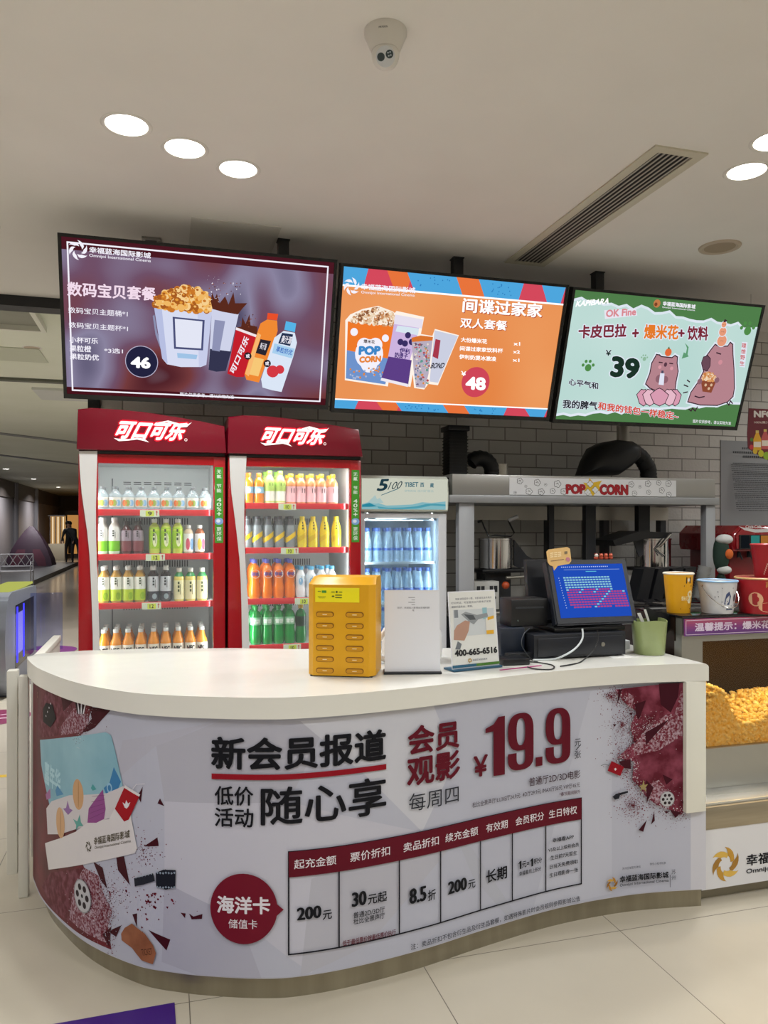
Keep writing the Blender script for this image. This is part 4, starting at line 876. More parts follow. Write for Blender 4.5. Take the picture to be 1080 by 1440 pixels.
def make_bottle(kind, name):
    h, pf, bm_, cap, bands, extra, desc = KINDS[kind]
    r_ = thing(name, desc, 'bottle')
    b = MB(); b.lathe(pf, 18); b.build('bottle_body', bm_, r_, True, smooth=50)
    b = MB(); cr, c0, c1, cc = cap; b.lathe([(cr, c0), (cr, c1-.002), (cr*.9, c1)], 16); b.build('cap', mat(cc, .35), r_, True, smooth=50)
    def rad(z):
        for (r0, z0), (r1, z1) in zip(pf, pf[1:]):
            if z0 <= z <= z1: return r0+(r1-r0)*(z-z0)/max(1e-6, z1-z0)
        return pf[-1][0]
    for (z0, z1, c, deco) in bands:
        if z1 <= z0: continue
        zs = [z0+(z1-z0)*i/5 for i in range(6)]
        b = MB(); b.lathe([(rad(z)+.0006, z) for z in zs], 18, cap0=False, cap1=False); lb = b.build('label_band', mat(c, .4), r_, True, smooth=50)
        a = Art(lambda u, v, l: Vector((math.sin(u)*(rad(v)+.0012+l), -math.cos(u)*(rad(v)+.0012+l), v)), None, .0001); any_ = False
        for dc, k in deco:
            any_ = True
            if k == 9:
                for q in range(3): a.rectuv(-.2, z1-(q+1)*(z1-z0)*.2, .1, z1-(q+1)*(z1-z0)*.2+(z1-z0)*.13, mat(dc, .5))
                a.rectuv(.22, z0+(z1-z0)*.25, .3, z1-(z1-z0)*.2, mat(dc, .5))
            elif k == 5: a.rectuv(.0, z1-(z1-z0)*.42, .7, z1-(z1-z0)*.12, mat(dc, .5))
            else:
                zc = z0+(z1-z0)*.42; a.elluv((-.9+k*2.6, zc), .42, (z1-z0)*.33, mat(dc, .5), 14)
        if extra in ('NFC', '芬达', '雪碧'):
            any_ = True; col = {'NFC': '#1d1a18', '芬达': '#2b3a9a', '雪碧': '#e9f4ea'}[extra]
            if extra == '芬达': a.elluv((.1, (z0+z1)/2), .85, (z1-z0)*.62, mat('#f3e9e2', .5), 18)
            y0, y1 = (z0+.05, z0+.078) if extra == 'NFC' else (z0+.009, z1-.009)
            a.text(extra, (-.72, y0), (.72, y0), (-.72, y1), mat(col, .5), .05, raw=True)
        if any_: a.build('label_print', lb, local=True)
    if extra in ('band', 'bandy'):
        yc = mat('#f2c90c' if extra == 'band' else '#d9b40a', .4)
        b = MB(); n = 18
        lo = [((rad(.055+.03*math.sin(2*math.pi*i/n))+.0008)*math.sin(2*math.pi*i/n), -(rad(.055)+.0008)*math.cos(2*math.pi*i/n), .05+.022*math.sin(2*math.pi*i/n)) for i in range(n)]
        hi = [(x, y, z+.03) for x, y, z in lo]; b.loft([lo, hi], False, False); b.build('sash_label', yc, r_, True, smooth=50)
        if extra == 'band':
            b = MB(); b.lathe([(rad(z)+.0006, z) for z in (.135, .15, .165)], 18, cap0=False, cap1=False); b.build('neck_label', mat('#4a4d52', .35), r_, True, smooth=50)
    return r_
def put_bottle(kind, loc, label, group, name):
    if kind not in PROTO: o = PROTO[kind] = make_bottle(kind, name)
    else: o = copy_tree(PROTO[kind])
    o.location = loc; o.rotation_euler = (0, 0, random.uniform(-.12, .12)); o['label'] = label; o['group'] = group
    return o

# ------------------------------------------------------------------ red beverage coolers
FRY = 4.45
def cooler(X0, side, hdr, swoosh, rails, rows, tags, wid=.782, op=(.10, .715), open_top=1.895):
    X1 = X0+wid
    t = thing('beverage_cooler', 'tall red glass-door cooler with a white swoosh, %s of the two red coolers' % side, 'cooler', (X0+wid/2, FRY+.35, 0), 'red drink coolers against the brick wall')
    yb = 5.16; ph = 1.955
    b = MB(); b.box((X0, FRY+.05, .08), (X0+.05, yb, ph)); b.box((X1-.05, FRY+.05, .08), (X1, yb, ph)); b.box((X0+.05, yb-.04, .08), (X1-.05, yb, ph)); b.box((X0+.05, FRY+.05, 1.93), (X1-.05, yb-.04, ph)); b.box((X0+.05, FRY+.05, .08), (X1-.05, yb-.04, .2)); b.build('cabinet', mat('#9a0a18', .3, coat=.3), t)
    b = MB(); b.box((X0+.02, FRY+.08, 0), (X1-.02, yb-.02, .08)); b.build('base', BLACK, t)
    b = MB(); e = .004
    b.box((X0+.0501, FRY+.056, .2), (X0+.056, yb-.046, 1.929)); b.box((X1-.056, FRY+.056, .2), (X1-.0501, yb-.046, 1.929)); b.box((X0+.056, yb-.046, .2), (X1-.056, yb-.0401, 1.929)); b.box((X0+.056, FRY+.056, 1.922), (X1-.056, yb-.046, 1.929)); b.box((X0+.056, FRY+.056, .2001), (X1-.056, yb-.046, .206))
    ln = b.build('inner_liner', LINER, t)
    for zc in (1.83, 1.59, 1.32, 1.05):
        b = MB()
        if zc > 1.8:
            for k in range(7): b.box((X0+.2+k*.062, yb-.048, zc-.005), (X0+.245+k*.062, yb-.0459, zc)); b.box((X0+.2+k*.062, yb-.048, zc-.017), (X0+.245+k*.062, yb-.0459, zc-.012))
        else:
            for k in range(26): b.box((X0+.2+k*.0155, yb-.048, zc-.03), (X0+.207+k*.0155, yb-.0459, zc+.012))
        b.build('vent_slots', mat('#4b4f53', .6), ln)
    b = MB()
    b.box((X0+.13, yb-.049, .4), (X0+.138, yb-.0459, 1.85))
    b.build('shelf_track', mat('#7d8185', .5), ln)
    # door
    b = MB(); y0, y1 = FRY, FRY+.046
    b.box((X0, y0, .14), (X0+op[0], y1, 1.945), .006); b.box((X0+op[1], y0, .14), (X1, y1, 1.945), .006); b.box((X0+op[0]-.006, y0+.001, open_top), (X0+op[1]+.006, y1, 1.944)); b.box((X0+op[0]-.006, y0+.001, .14), (X0+op[1]+.006, y1, .26))
    d = b.build('door_frame', RED, t)
    b = MB(); b.box((X0+op[0], y0+.02, .26), (X0+op[1], y0+.024, open_top)); b.build('glass_pane', glassy('#fbfdfc', .97, .02, '#ffffff', 'door_glass'), d)
    Pm, Pi = plane_map((0, FRY, 0), (1, 0, 0), (0, 0, 1), (0, -1, 0))
    sw = [Pi(*q) for q in swoosh]; b = MB(); b.extr([(u, FRY-.012, v) for u, v in sw], (0, .0115, 0)); b.build('white_swoosh', mat('#d7d6d3', .3), d)
    # sticker on the right stile
    a = Art(lambda u, v, l: Vector((X0+u, FRY-.0006-l, v)), None, .0001)
    u0, u1 = op[1]+.008, wid-.012; a.rectuv(u0, 1.455, u1, 1.885, mat('#3f9226', .4)); uc = (u0+u1)/2; LW = mat('#dfeedd', .5)
    for k, ch in enumerate(('无', '氟', ' ', '节', '能', ' ', '4', '0', '%', '+')):
        if ch != ' ': z = 1.87-k*.0265; a.text(ch, (uc-.013, z-.022), (uc+.013, z-.022), (uc-.013, z), LW, .02, raw=True)
    a.elluv((uc, 1.578), .024, .02, mat('#7fa6d8', .4), 20); a.elluv((uc-.004, 1.58), .012, .01, mat('#dfe9f4', .4), 12)
    for k, ch in enumerate('更环保'): z = 1.545-k*.027; a.text(ch, (uc-.014, z-.024), (uc+.014, z-.024), (uc-.014, z), LW, .02, raw=True)
    a.build('energy_sticker', d)
    # header with the arched top
    b = MB(); Y0 = FRY-.035; hp = [onY(px, py, Y0) for px, py in hdr]
    pts = [(X0-.006, Y0, 1.962)]+[(max(X0-.006, min(X1+.004, p.x)), Y0, p.z) for p in hp]+[(X1+.004, Y0, 1.962)]
    b.extr(pts, (0, .42, 0)); es = [e for e in b.bm.edges if abs(e.verts[0].co.y-Y0) < 1e-5 and abs(e.verts[1].co.y-Y0) < 1e-5]
    bmesh.ops.bevel(b.bm, geom=es, offset=.01, segments=2, profile=.5, affect='EDGES')
    h = b.build('header', mat('#740820', .25, coat=.3), t)
    b = MB(); b.box((X0+.005, FRY-.005, 1.946), (X1-.005, FRY+.3, 1.962)); b.build('header_gap', BLACK, t)
    m3, inv = plane_map((0, Y0-.002, 0), (1, 0, 0), (0, 0, 1), (0, -1, 0))
    a = Art(m3, inv, .0004); LG = em('#fff0ee', 1.5); HALO = em('#ff2238', 1.1)
    zx = (90, 560, .257) if side == 'left' else (310, 570, .25); a.zoom(*zx)
    if side == 'left': LB, RB, LT = (272, 220), (650, 235), (300, 118); sw1 = [(272, 218), (300, 235), (350, 232), (400, 226), (430, 232), (466, 242), (440, 222), (400, 216), (350, 224), (300, 222)]; sw2 = [(480, 150), (520, 132), (570, 122), (620, 136), (660, 150), (700, 132), (672, 158), (640, 160), (600, 142), (560, 132)]; rg = (667, 228)
    else: LB, RB, LT = (222, 212), (575, 225), (248, 118); sw1 = [(225, 210), (250, 226), (300, 222), (350, 216), (375, 222), (402, 232), (380, 212), (350, 207), (300, 214), (250, 214)]; sw2 = [(430, 150), (460, 130), (500, 118), (545, 130), (580, 146), (612, 126), (588, 152), (560, 156), (525, 140), (490, 130)]; rg = (587, 217)
    for m, bd in ((HALO, .12), (LG, .045)): a.text('可口可乐', LB, RB, LT, m, bd, .22, shrink=.045)
    a.poly(sw1, LG); a.poly(sw2, LG); a.circ(rg, 8, LG, 16); a.circ(rg, 5.5, mat('#740820', .3), 16)
    a.build('lit_lettering', h)
    # lamps inside the door
    b = MB(); b.box((X0+op[0]+.01, FRY+.06, 1.905), (X1-.08, FRY+.075, 1.918)); b.build('lamp_tube', em('#f4fbff', 9), t)
    l = lamp('cooler_lamp', 'AREA', (X0+wid/2, FRY+.085, 1.90), 1.1, (.95, 1, .98), (math.radians(18), 0, 0), .5, .04)
    kk = .42 if side == 'left' else .8
    l2 = lamp('cooler_lamp', 'AREA', (X0+.075, FRY+.075, 1.2), 4.0*kk, (.95, 1, .98), (math.pi/2, 0, math.radians(-40)), .03, 1.3)
    l3 = lamp('cooler_lamp', 'AREA', (X1-.075, FRY+.075, 1.2), 4.0*kk, (.95, 1, .98), (math.pi/2, 0, math.radians(40)), .03, 1.3)
    # shelves, rails, tags
    for k, zr in enumerate(rails):
        b = MB(); b.box((X0+.058, FRY+.085, zr-.012), (X1-.058, yb-.06, zr)); sh = b.build('shelf', mat('#cfd2d3', .4), t)
        b = MB(); b.box((X0+.06, FRY+.07, zr-.031), (X1-.062, FRY+.084, zr+.004), .003); b.build('price_rail', mat('#d8202c', .3), sh)
        if tags[k]:
            tx, s_ = tags[k]; x = XatY(tx, FRY+.065)
            b = MB(); b.box((x-.052, FRY+.064, zr-.037), (x+.052, FRY+.069, zr+.001)); tg = b.build('price_tag', mat('#dfe8d2', .4), sh)
            a = Art(lambda u, v, l: Vector((x+u, FRY+.0636-l, zr+v)), None, .0001); a.rectuv(-.022, -.034, .024, -.004, mat('#d9e64a', .4)); a.text(s_, (-.010, -.030), (.012, -.030), (-.010, -.008), mat('#1d2a18', .5), .03, raw=True)
            a.rectuv(.036, -.03, .040, -.01, mat('#c8202a', .5)); a.polyuv([(.031, -.012), (.045, -.012), (.038, -.003)], mat('#c8202a', .5)); a.build('price_print', tg)
    # bottles
    zx = (90, .257) if side == 'left' else (310, .25)
    SN = ['top shelf', 'second shelf', 'third shelf', 'bottom shelf']; cnt = {}
    for k, row in enumerate(rows):
        last, last_r = {}, {}
        for kind, xs, backs in row:
            dsc = KINDS[kind][6]; nm = 'drink_bottle'
            for rowi in range(1+backs):
                for x in xs:
                    px = zx[0]+x*zx[1]; y = FRY+.135+.115*rowi; X = XatY(px, FRY+.135)
                    rr = max(q[0] for q in KINDS[kind][1])
                    X = max(X0+.06+rr, min(X1-.062-rr, X)); X = max(X, last.get(rowi, -9)+last_r.get(rowi, 0)+rr+.001); last[rowi] = X; last_r[rowi] = rr
                    c = cnt[(k, kind, rowi)] = cnt.get((k, kind, rowi), -1)+1
                    rown = ('front', 'second', 'third')[rowi]
                    put_bottle(kind, (X, y, rails[k]+.0005), '%s %s from left, %s row, %s, %s red cooler' % (ORDN[c], dsc, rown, SN[k], side), '%s on the %s of the %s red cooler' % (dsc.replace('bottle', 'bottles'), SN[k], side), nm)
    return t
def rz(px, py): return ZatY(px, py, FRY+.07)
Z1 = [rz(215, 717.5), rz(215, 779.5), rz(215, 847.5), rz(215, 935)]
Z2 = [rz(413, 708.5), rz(413, 770.5), rz(413, 841.5), rz(413, 906)]
swz = [(84, 290), (183, 290), (182, 350), (178, 450), (175, 600), (176, 750), (180, 900), (186, 1000), (190, 1150), (194, 1290), (198, 1450), (160, 1450), (158, 1290), (154, 1150), (148, 1000), (140, 850), (128, 730), (112, 620), (98, 520), (88, 400)]
SW1 = [(90+.257*x, 560+.257*y) for x, y in swz]
sw2 = [(50, 284), (146, 286), (143, 350), (138, 450), (133, 560), (133, 700), (138, 850), (146, 1000), (156, 1150), (162, 1370), (166, 1450), (124, 1450), (120, 1300), (118, 1150), (114, 1000), (106, 860), (92, 730), (76, 600), (62, 500), (54, 400)]
SW2 = [(310+.25*x, 570+.25*y) for x, y in sw2]
cooler(-.445, 'left', [(109, 575), (126, 573.5), (167, 576), (206, 580), (257, 588), (285, 593), (316, 599)], SW1, Z1,
  [[('stubby', [208, 278, 348, 420, 490, 558, 628, 705, 770], 1)], [('whitegreen', [208, 272], 1), ('darkred', [337, 397], 1), ('lime', [495, 558, 622], 0), ('smalljuice', [680], 0), ('amberjuice', [742], 0)],
   [('tea', [218, 285, 350, 415], 1), ('blacktea', [488, 557], 1), ('yellow', [630, 692, 755], 0)], [('nfc', [218, 280, 350, 420, 490, 557, 625, 692, 752], 2)]],
  [(210.5, '9'), (218.5, '12'), (213, '12'), None])
cooler(.352, 'right', [(321, 586), (340, 584), (370, 585), (410, 589), (460, 596.5), (485, 600.5), (505, 604)], SW2, Z2,
  [[('orangeblue', [157, 205], 0), ('greenwhite', [265, 328], 1), ('peach', [393, 452, 510, 568, 632], 1)], [('tonic', [150, 205, 270, 332, 395], 1), ('lemonsoda', [460, 520, 585, 650], 0)],
   [('fanta', [192, 262, 317, 380], 1), ('yoghurt', [448, 508, 567, 622], 1)], [('sprite', [198, 263, 323, 385], 1), ('spritey', [447], 0)]],
  [(404, '10'), (407.5, '10'), (427, '10'), (411, '10')])

# ------------------------------------------------------------------ white water cooler
WY = 4.6; X0, X1 = XatY(506, WY), XatY(628, WY); WZ = ZatY(506, 668, WY)
t = thing('water_cooler', 'white glass-door fridge with a pale wave printed header beside the red coolers', 'cooler', ((X0+X1)/2, WY+.28, 0))
zb_ = ZatY(566, 721, WY)
b = MB(); b.box((X0, WY+.05, .06), (X0+.04, 5.3, zb_)); b.box((X1-.04, WY+.05, .06), (X1, 5.3, zb_)); b.box((X0+.04, 5.26, .06), (X1-.04, 5.3, zb_)); b.box((X0+.04, WY+.05, zb_-.04), (X1-.04, 5.26, zb_)); b.box((X0+.04, WY+.05, .06), (X1-.04, 5.26, .16)); b.build('cabinet', mat('#d9dadb', .4), t)
b = MB(); b.box((X0+.02, WY+.08, 0), (X1-.02, 5.28, .06)); b.build('base', BLACK, t)
b = MB(); b.box((X0+.0401, WY+.06, .16), (X0+.045, 5.255, zb_-.041)); b.box((X1-.045, WY+.06, .16), (X1-.0401, 5.255, zb_-.041)); b.box((X0+.045, 5.25, .16), (X1-.045, 5.259, zb_-.041)); b.box((X0+.045, WY+.06, zb_-.048), (X1-.045, 5.25, zb_-.041)); b.build('inner_liner', mat('#b3bcc3', .4), t)
gx0, gx1, gz = XatY(513.5, WY), XatY(617, WY), ZatY(566, 728.5, WY)
b = MB(); b.box((X0, WY, .1), (gx0, WY+.045, zb_-.005), .004); b.box((gx1, WY, .1), (X1, WY+.045, zb_-.005), .004); b.box((gx0-.004, WY+.001, gz), (gx1+.004, WY+.045, zb_-.006)); b.box((gx0-.004, WY+.001, .1), (gx1+.004, WY+.045, .2)); d = b.build('door_frame', mat('#d3d5d8', .35), t)
b = MB(); b.box((gx0, WY+.015, .2), (gx1, WY+.02, gz)); b.build('glass_pane', glassy('#e9f1f4', .93, .02, '#cfd8dc', 'fridge_glass'), d)
hx = []
b = MB(); hp = [(.012, WZ), (-.02, WZ-.02), (-.028, WZ-.12), (-.02, zb_+.012), (.012, zb_+.002), (.3, zb_+.002), (.3, WZ)]
b.extr([(X0-.002, WY+y, z) for y, z in hp], (X1-X0+.004, 0, 0)); h = b.build('header', mat('#dfe3d6', .4), t)
m3, inv = plane_map((0, WY-.0285, 0), (1, 0, 0), (0, 0, 1), (0, -1, 0)); a = Art(m3, inv, .0002); a.zoom(480, 580, .264)
CR = em('#d9dccb', .82); TE = em('#2f6f80', .8)
a.rectuv(X0+.006, zb_+.02, X1-.006, WZ-.022, CR)
def wav(P_, m): a.polyuv([(max(X0+.006, min(X1-.006, u)), max(zb_+.02, v)) for u, v in [a.uv(p) for p in P_]], m)
wav([(105, 488), (150, 476), (200, 484), (240, 496), (300, 494), (380, 490), (430, 478), (480, 482), (555, 474), (556, 530), (105, 530)], em('#8fc6cf', .8)); wav([(105, 492), (150, 482), (190, 500), (150, 503), (105, 503)], em('#2f93ab', .8)); wav([(190, 500), (250, 508), (330, 506), (400, 500), (450, 488), (500, 486), (555, 490), (555, 500), (480, 496), (400, 512), (300, 518), (200, 512)], em('#57a9bb', .8)); wav([(140, 478), (180, 440), (190, 462), (205, 455), (225, 482), (180, 486)], em('#b9d4d2', .8))
a.text('5', (192, 420), (245, 418), (200, 355), em('#23404c', .8), .03, .2); a.text('100', (250, 412), (318, 405), (258, 372), em('#23404c', .8), 0, .25); a.poly([(210, 440), (300, 405), (300, 409), (214, 442)], TE)
a.text('TIBET', (335, 398), (408, 396), (337, 373), TE, .02); a.text('西', (420, 398), (440, 398), (420, 374), TE, .02); a.text('藏', (472, 400), (492, 400), (472, 376), TE, .02); a.text('SPRING 冰川矿泉水', (337, 424), (492, 426), (337, 410), em('#9fc3c4', .8), 0)
a.build('lit_print', h)
b = MB(); b.box((gx0+.08, WY+.05, gz-.006), (gx1-.2, WY+.058, gz+.002)); b.build('lamp_tube', em('#eaf4ff', 4), t)
lamp('cooler_lamp', 'AREA', ((X0+X1)/2-.03, WY+.07, gz-.01), 5.0, (.86, .95, 1), (math.radians(15), 0, 0), .35, .03)
for sx_, an in ((gx0+.02, -40), (gx1-.02, 40)): lamp('cooler_lamp', 'AREA', (sx_, WY+.055, 1.2), 4.0, (.86, .95, 1), (math.pi/2, 0, math.radians(an)), .02, 1.0)
wrows = []
for k, py in enumerate((790, 847, 904, 961)):
    zr = ZatY(560, py, WY+.09); 
    b = MB()
    for q in range(9): b.box((X0+.048, WY+.09+q*.045, zr-.006), (X1-.048, WY+.095+q*.045, zr-.0005))
    b.box((X0+.048, WY+.075, zr-.014), (X1-.048, WY+.082, zr-.0005)); b.build('wire_shelf', mat('#c9d2d8', .3, .4), t)
    SN = ['top shelf', 'second shelf', 'third shelf', 'bottom shelf']
    for rowi in range(2):
        c = 0
        for x in (152, 200, 252, 304, 354, 403, 450):
            X = max(X0+.08, min(X1-.08, X0+.083+.0695*(len([0 for q_ in (152, 200, 252, 304, 354, 403) if q_ < x]))))
            put_bottle('water', (X, WY+.135+.085*rowi, zr), '%s clear water bottle from left, %s row, %s, white water fridge' % (ORDN[c], ('front', 'back')[rowi], SN[k]), 'water bottles on the %s of the white fridge' % SN[k], 'water_bottle'); c += 1

# ------------------------------------------------------------------ popcorn machine with steel hood
PY = 4.6; HX0, HX1 = 1.773, 3.77; HZ = 1.885
t = thing('popcorn_machine', 'long steel popcorn machine with a printed hood standing against the brick wall', 'popcorn machine', (2.77, 4.92, 0))
b = MB(); b.box((HX0, PY, 1.75), (HX1, 5.2, HZ), .004); hd = b.build('hood', mat('#a2a19d', .35, .6), t)
b = MB(); b.box((HX0-.03, PY-.03, 1.70), (HX1+.012, 5.22, 1.75), .004); b.build('hood_ledge', mat('#9a9c9e', .4, .4), t)
for k in range(4):
    for q in range(2): b = MB(); b.box((HX0-.004+.0, PY+.06+q*.14, 1.775+k*.026), (HX0+.0005, PY+.16+q*.14, 1.787+k*.026)); b.build('vent_slot', BLACK, hd)
px0, px1 = XatY(645.5, PY), XatY(667, PY)
b = MB(); b.box((px0, PY, .02), (px1, PY+.06, 1.70), .003); b.build('post', ALU, t)
px2, px3 = XatY(993, PY), XatY(1006, PY)
b = MB(); b.box((px2, PY, .02), (px3, PY+.06, 1.70), .003); b.build('post', ALU, t)
for x in (HX0+.02, 2.73, 3.2, HX1-.07):
    b = MB(); b.box((x, 5.13, .02), (x+.05, 5.19, 1.70)); b.build('rear_post', mat('#3a3c40', .5), t)
b = MB(); b.box((HX0+.02, 5.09, 1.595), (HX1-.03, 5.13, 1.695)); b.build('rear_beam', mat('#c9c5b9', .3, .2), t)  # pale, barely metallic colour stands in for light reflected by the steel
b = MB(); b.box((HX0+.03, PY+.065, .05), (HX1-.03, 5.12, .96), .005); b.build('base_cabinet', mat('#5d5f62', .4, .5), t)
b = MB(); b.box((HX0+.01, PY+.061, .96), (HX1-.01, 5.125, .985), .004); b.build('deck', STEEL, t)
b = MB(); b.box((2.62, PY+.3, .99), (2.66, PY+.33, 1.699)); b.build('divider', mat('#232529', .5), t)
b = MB(); b.box((XatY(824, 4.85), 4.85, 1.3), (XatY(838, 4.85), 4.9, 1.699)); b.build('divider', mat('#232529', .5), t)
b = MB(); b.box((XatY(898, 4.85), 4.85, .99), (XatY(914, 4.85), 4.9, 1.699)); b.build('divider', mat('#1c1d21', .5), t)
# sign on the hood
sx0, sx1 = XatY(716, PY), XatY(950, PY); sz0, sz1 = ZatY(830, 697, PY), ZatY(830, 673.5, PY)
sz0 = max(sz0, 1.752); b = MB(); b.box((sx0, PY-.006, sz0), (sx1, PY-.0002, sz1)); sg = b.build('sign_board', mat('#e3e4e6', .35), t)
m3, inv = plane_map((0, PY-.0065, 0), (1, 0, 0), (0, 0, 1), (0, -1, 0)); a = Art(m3, inv, .0001)
LN, PW, RDD, YL = mat('#26282c', .5), mat('#e3e4e6', .5), mat('#a31622', .4), mat('#e0b62a', .4)
def puff(c, r):
    for k in range(5): q = a.uv(c); a.elluv((q[0]+r*.55*math.cos(k*1.26), q[1]+r*.5*math.sin(k*1.26)), r*.52, r*.5, LN, 12, lift=.0003)
    for k in range(5): q = a.uv(c); a.elluv((q[0]+r*.55*math.cos(k*1.26), q[1]+r*.5*math.sin(k*1.26)), r*.40, r*.38, PW, 12, lift=.0004)
    q = a.uv(c); a.elluv(q, r*.4, r*.4, PW, 12, lift=.0005); a.lineuv([(q[0]-r*.3, q[1]), (q[0], q[1]+r*.25), (q[0]+r*.3, q[1]-r*.1)], .003, LN, lift=.0006)
a.zoom(620, 580, .2778)
for c, r in (((400, 347), .022), ((430, 374), .01), ((488, 355), .024), ((530, 366), .011), ((590, 362), .026), ((376, 406), .011), ((446, 400), .024), ((508, 402), .024), ((566, 398), .02), ((622, 400), .024)): puff(c, r)
a.poly([(725, 400), (735, 375), (720, 355), (745, 358), (752, 330), (770, 355), (815, 345), (800, 370), (820, 400), (790, 395), (770, 424), (752, 400)], YL)
a.text('POP', (632, 414), (732, 414), (632, 362), LN, (.09, .07), .0, shrink=.07); a.text('CORN', (803, 418), (948, 420), (803, 362), LN, (.09, .07), shrink=.07)
a.text('POP', (632, 414), (732, 414), (632, 362), RDD, (.07, .05)); a.text('CORN', (803, 418), (948, 420), (803, 362), RDD, (.07, .05))
for c in ((755, 362), (780, 392), (742, 404)):
    for k in range(4): q = a.uv(c); a.elluv((q[0]+.012*math.cos(k*1.57), q[1]+.011*math.sin(k*1.57)), .013, .012, LN, 10); 
    for k in range(4): q = a.uv(c); a.elluv((q[0]+.012*math.cos(k*1.57), q[1]+.011*math.sin(k*1.57)), .011, .010, PW, 10)
a.zoom(840, 560, .2778)
for c, r in (((172, 436), .022), ((216, 448), .012), ((188, 482), .02), ((256, 433), .024), ((260, 476), .018), ((311, 428), .02), ((326, 466), .022), ((360, 432), .024), ((362, 488), .02)): puff(c, r)
a.build('sign_print', sg)
# kettles
def kettle(px, r, z0, z1, right):
    y = 4.83; x = XatY(px, y); k = len([1 for o in t.children if o.name.startswith('kettle')])
    b = MB(); b.lathe([(r*.97, z0), (r, z0+.005), (r, z1-.012), (r*1.03, z1-.01), (r*1.03, z1), (r*.95, z1), (r*.95, z1-.02)], 36, (x, y, 0), True, True); kt = b.build('kettle', CHROME, t)
    b = MB(); b.box((x-r*1.25, y-r*1.1, z0-.022), (x+r*1.7, y+r*1.1, z0-.0005), .003); b.build('kettle_tray', BLACK, kt)
    b = MB(); b.box((x-r*.8, y-.05, .985), (x+r*.8, y+.1, z0-.022)); b.build('kettle_support', mat('#2a2c30', .5), kt)
    if not right:
        b = MB(); b.tube([(x-.12, y, z1+.115), (x-.095, y, z1+.11), (x-.045, y, z1+.012), (x, y, z1+.02), (x+.12, y, z1+.012), (x+.145, y, z1+.035), (x+.1, y, z1+.12)], .006); b.build('crank', BLACK, kt)
        b = MB(); b.tube([(x+.1, y, z1+.12), (x+.165, y-.01, z1+.15)], .013, 12); b.build('crank_handle', mat('#c9cacb', .3), kt)
        b = MB(); b.tube([(x-.125, y, z1+.112), (x-.095, y, z1+.118)], .009); b.build('crank_tip', BLACK, kt)
        b = MB(); b.tube([(x+.01, y-r-.04, z0-.055), (x+.12, y-r-.04, z0-.05), (x+.2, y-r-.03, z0-.05)], .011, 10); b.ball((x+.19, y-r-.03, z0-.045), .03); b.build('dump_handle', STEEL_D, kt)
        b = MB(); b.extr([(x+r*1.1, y-.03, z1-.01), (x+r*1.9, y-.03, z1-.12), (x+r*2.5, y-.03, z0+.05), (x+r*1.5, y-.03, z0), (x+r*1.1, y-.03, z0+.02)], (0, .02, 0)); b.build('side_guard', CHAR, kt)
    else:
        b = MB(); b.extr([(x-.42, y-.14, z1-.01), (x-.2, y-.14, z1+.055), (x+.06, y-.14, z1+.04), (x+.03, y-.14, z1+.01), (x-.16, y-.14, z1-.0), (x-.40, y-.14, z1-.05)], (0, .26, 0)); b.build('open_lid', BLACK, kt)
        b = MB(); b.extr([(x-.2, y-.05, z1+.0), (x+.02, y-.05, z1+.03), (x-.06, y-.05, z1-.1), (x-.15, y-.05, z1-.13)], (0, .01, 0)); b.build('lid_flap', mat('#37393d', .4), kt)
        b = MB(); b.tube([(x+.03, y-.16, z1+.03), (x-.06, y-.17, z1-.05), (x-.1, y-.17, z1-.07), (x-.04, y-.18, z1-.12)], .011, 10); b.build('lid_handle', CHROME, kt)
    return x
kettle(696, .118, 1.262, 1.468, False); kettle(918, .125, 1.255, 1.462, True)
def ctrl(pa, pb, ya, yb2, y):
    x0, x1 = XatY(pa, y), XatY(pb, y); z0, z1 = max(.986, ZatY(pa, yb2, y)), ZatY(pa, ya, y)
    b = MB(); b.box((x0, y, z0), (x1, y+.2, z1), .004); c = b.build('control_box', mat('#b9bab6', .4), t)
    a = Art(lambda u, v, l: Vector((x0+u*(x1-x0), y-.0006-l, z0+v*(z1-z0))), None, .0002)
    for k in range(5):
        if k != 2: a.rectuv(.1+k*.17, .62, .24+k*.17, .84, LN)
        a.elluv((.16+k*.17, .42), .035, .05, LN, 10)
    a.rectuv(.38, .5, .46, .58, mat('#a8322a', .4)); a.rectuv(.08, .1, .6, .16, mat('#6f7275', .5)); a.build('control_print', c)
ctrl(667, 702, 818, 858, 4.68); ctrl(897, 940, 811, 857, 4.68)
b = MB(); b.ball((XatY(711, 4.7), 4.7, ZatY(711, 823, 4.7)), .026); b.build('indicator_knob', mat('#b5481e', .4), t)
# ducts
def duct(name, label, segs, pipe=None):
    p0 = Vector(segs[0][0][0]); t = thing(name, label, 'duct', (p0.x, p0.y, HZ))
    for path, r, corr in segs:
        b = MB(); pts = [Vector(p) for p in path]; fine = []
        for i in range(len(pts)-1):
            n = max(2, int((pts[i+1]-pts[i]).length/.012)); fine += [pts[i].lerp(pts[i+1], k/n) for k in range(n)]
        fine.append(pts[-1]); b.tube(fine, [r*(1.0 if (k % 2 or not corr) else .93) for k in range(len(fine))], 16)
        b.build('flexible_hose', mat('#0e0f12', .55), t, smooth=60)
    if pipe:
        for path, r in pipe: b = MB(); b.tube(path, r, 20); b.build('steel_pipe', STEEL, t)
def arc(c, r, a0, a1, n=8): return [(c[0]+r*math.cos(a0+(a1-a0)*i/n), c[1], c[2]+r*math.sin(a0+(a1-a0)*i/n)) for i in range(n+1)]
dy = 4.95; x = XatY(640, dy); xe = XatY(686, dy)
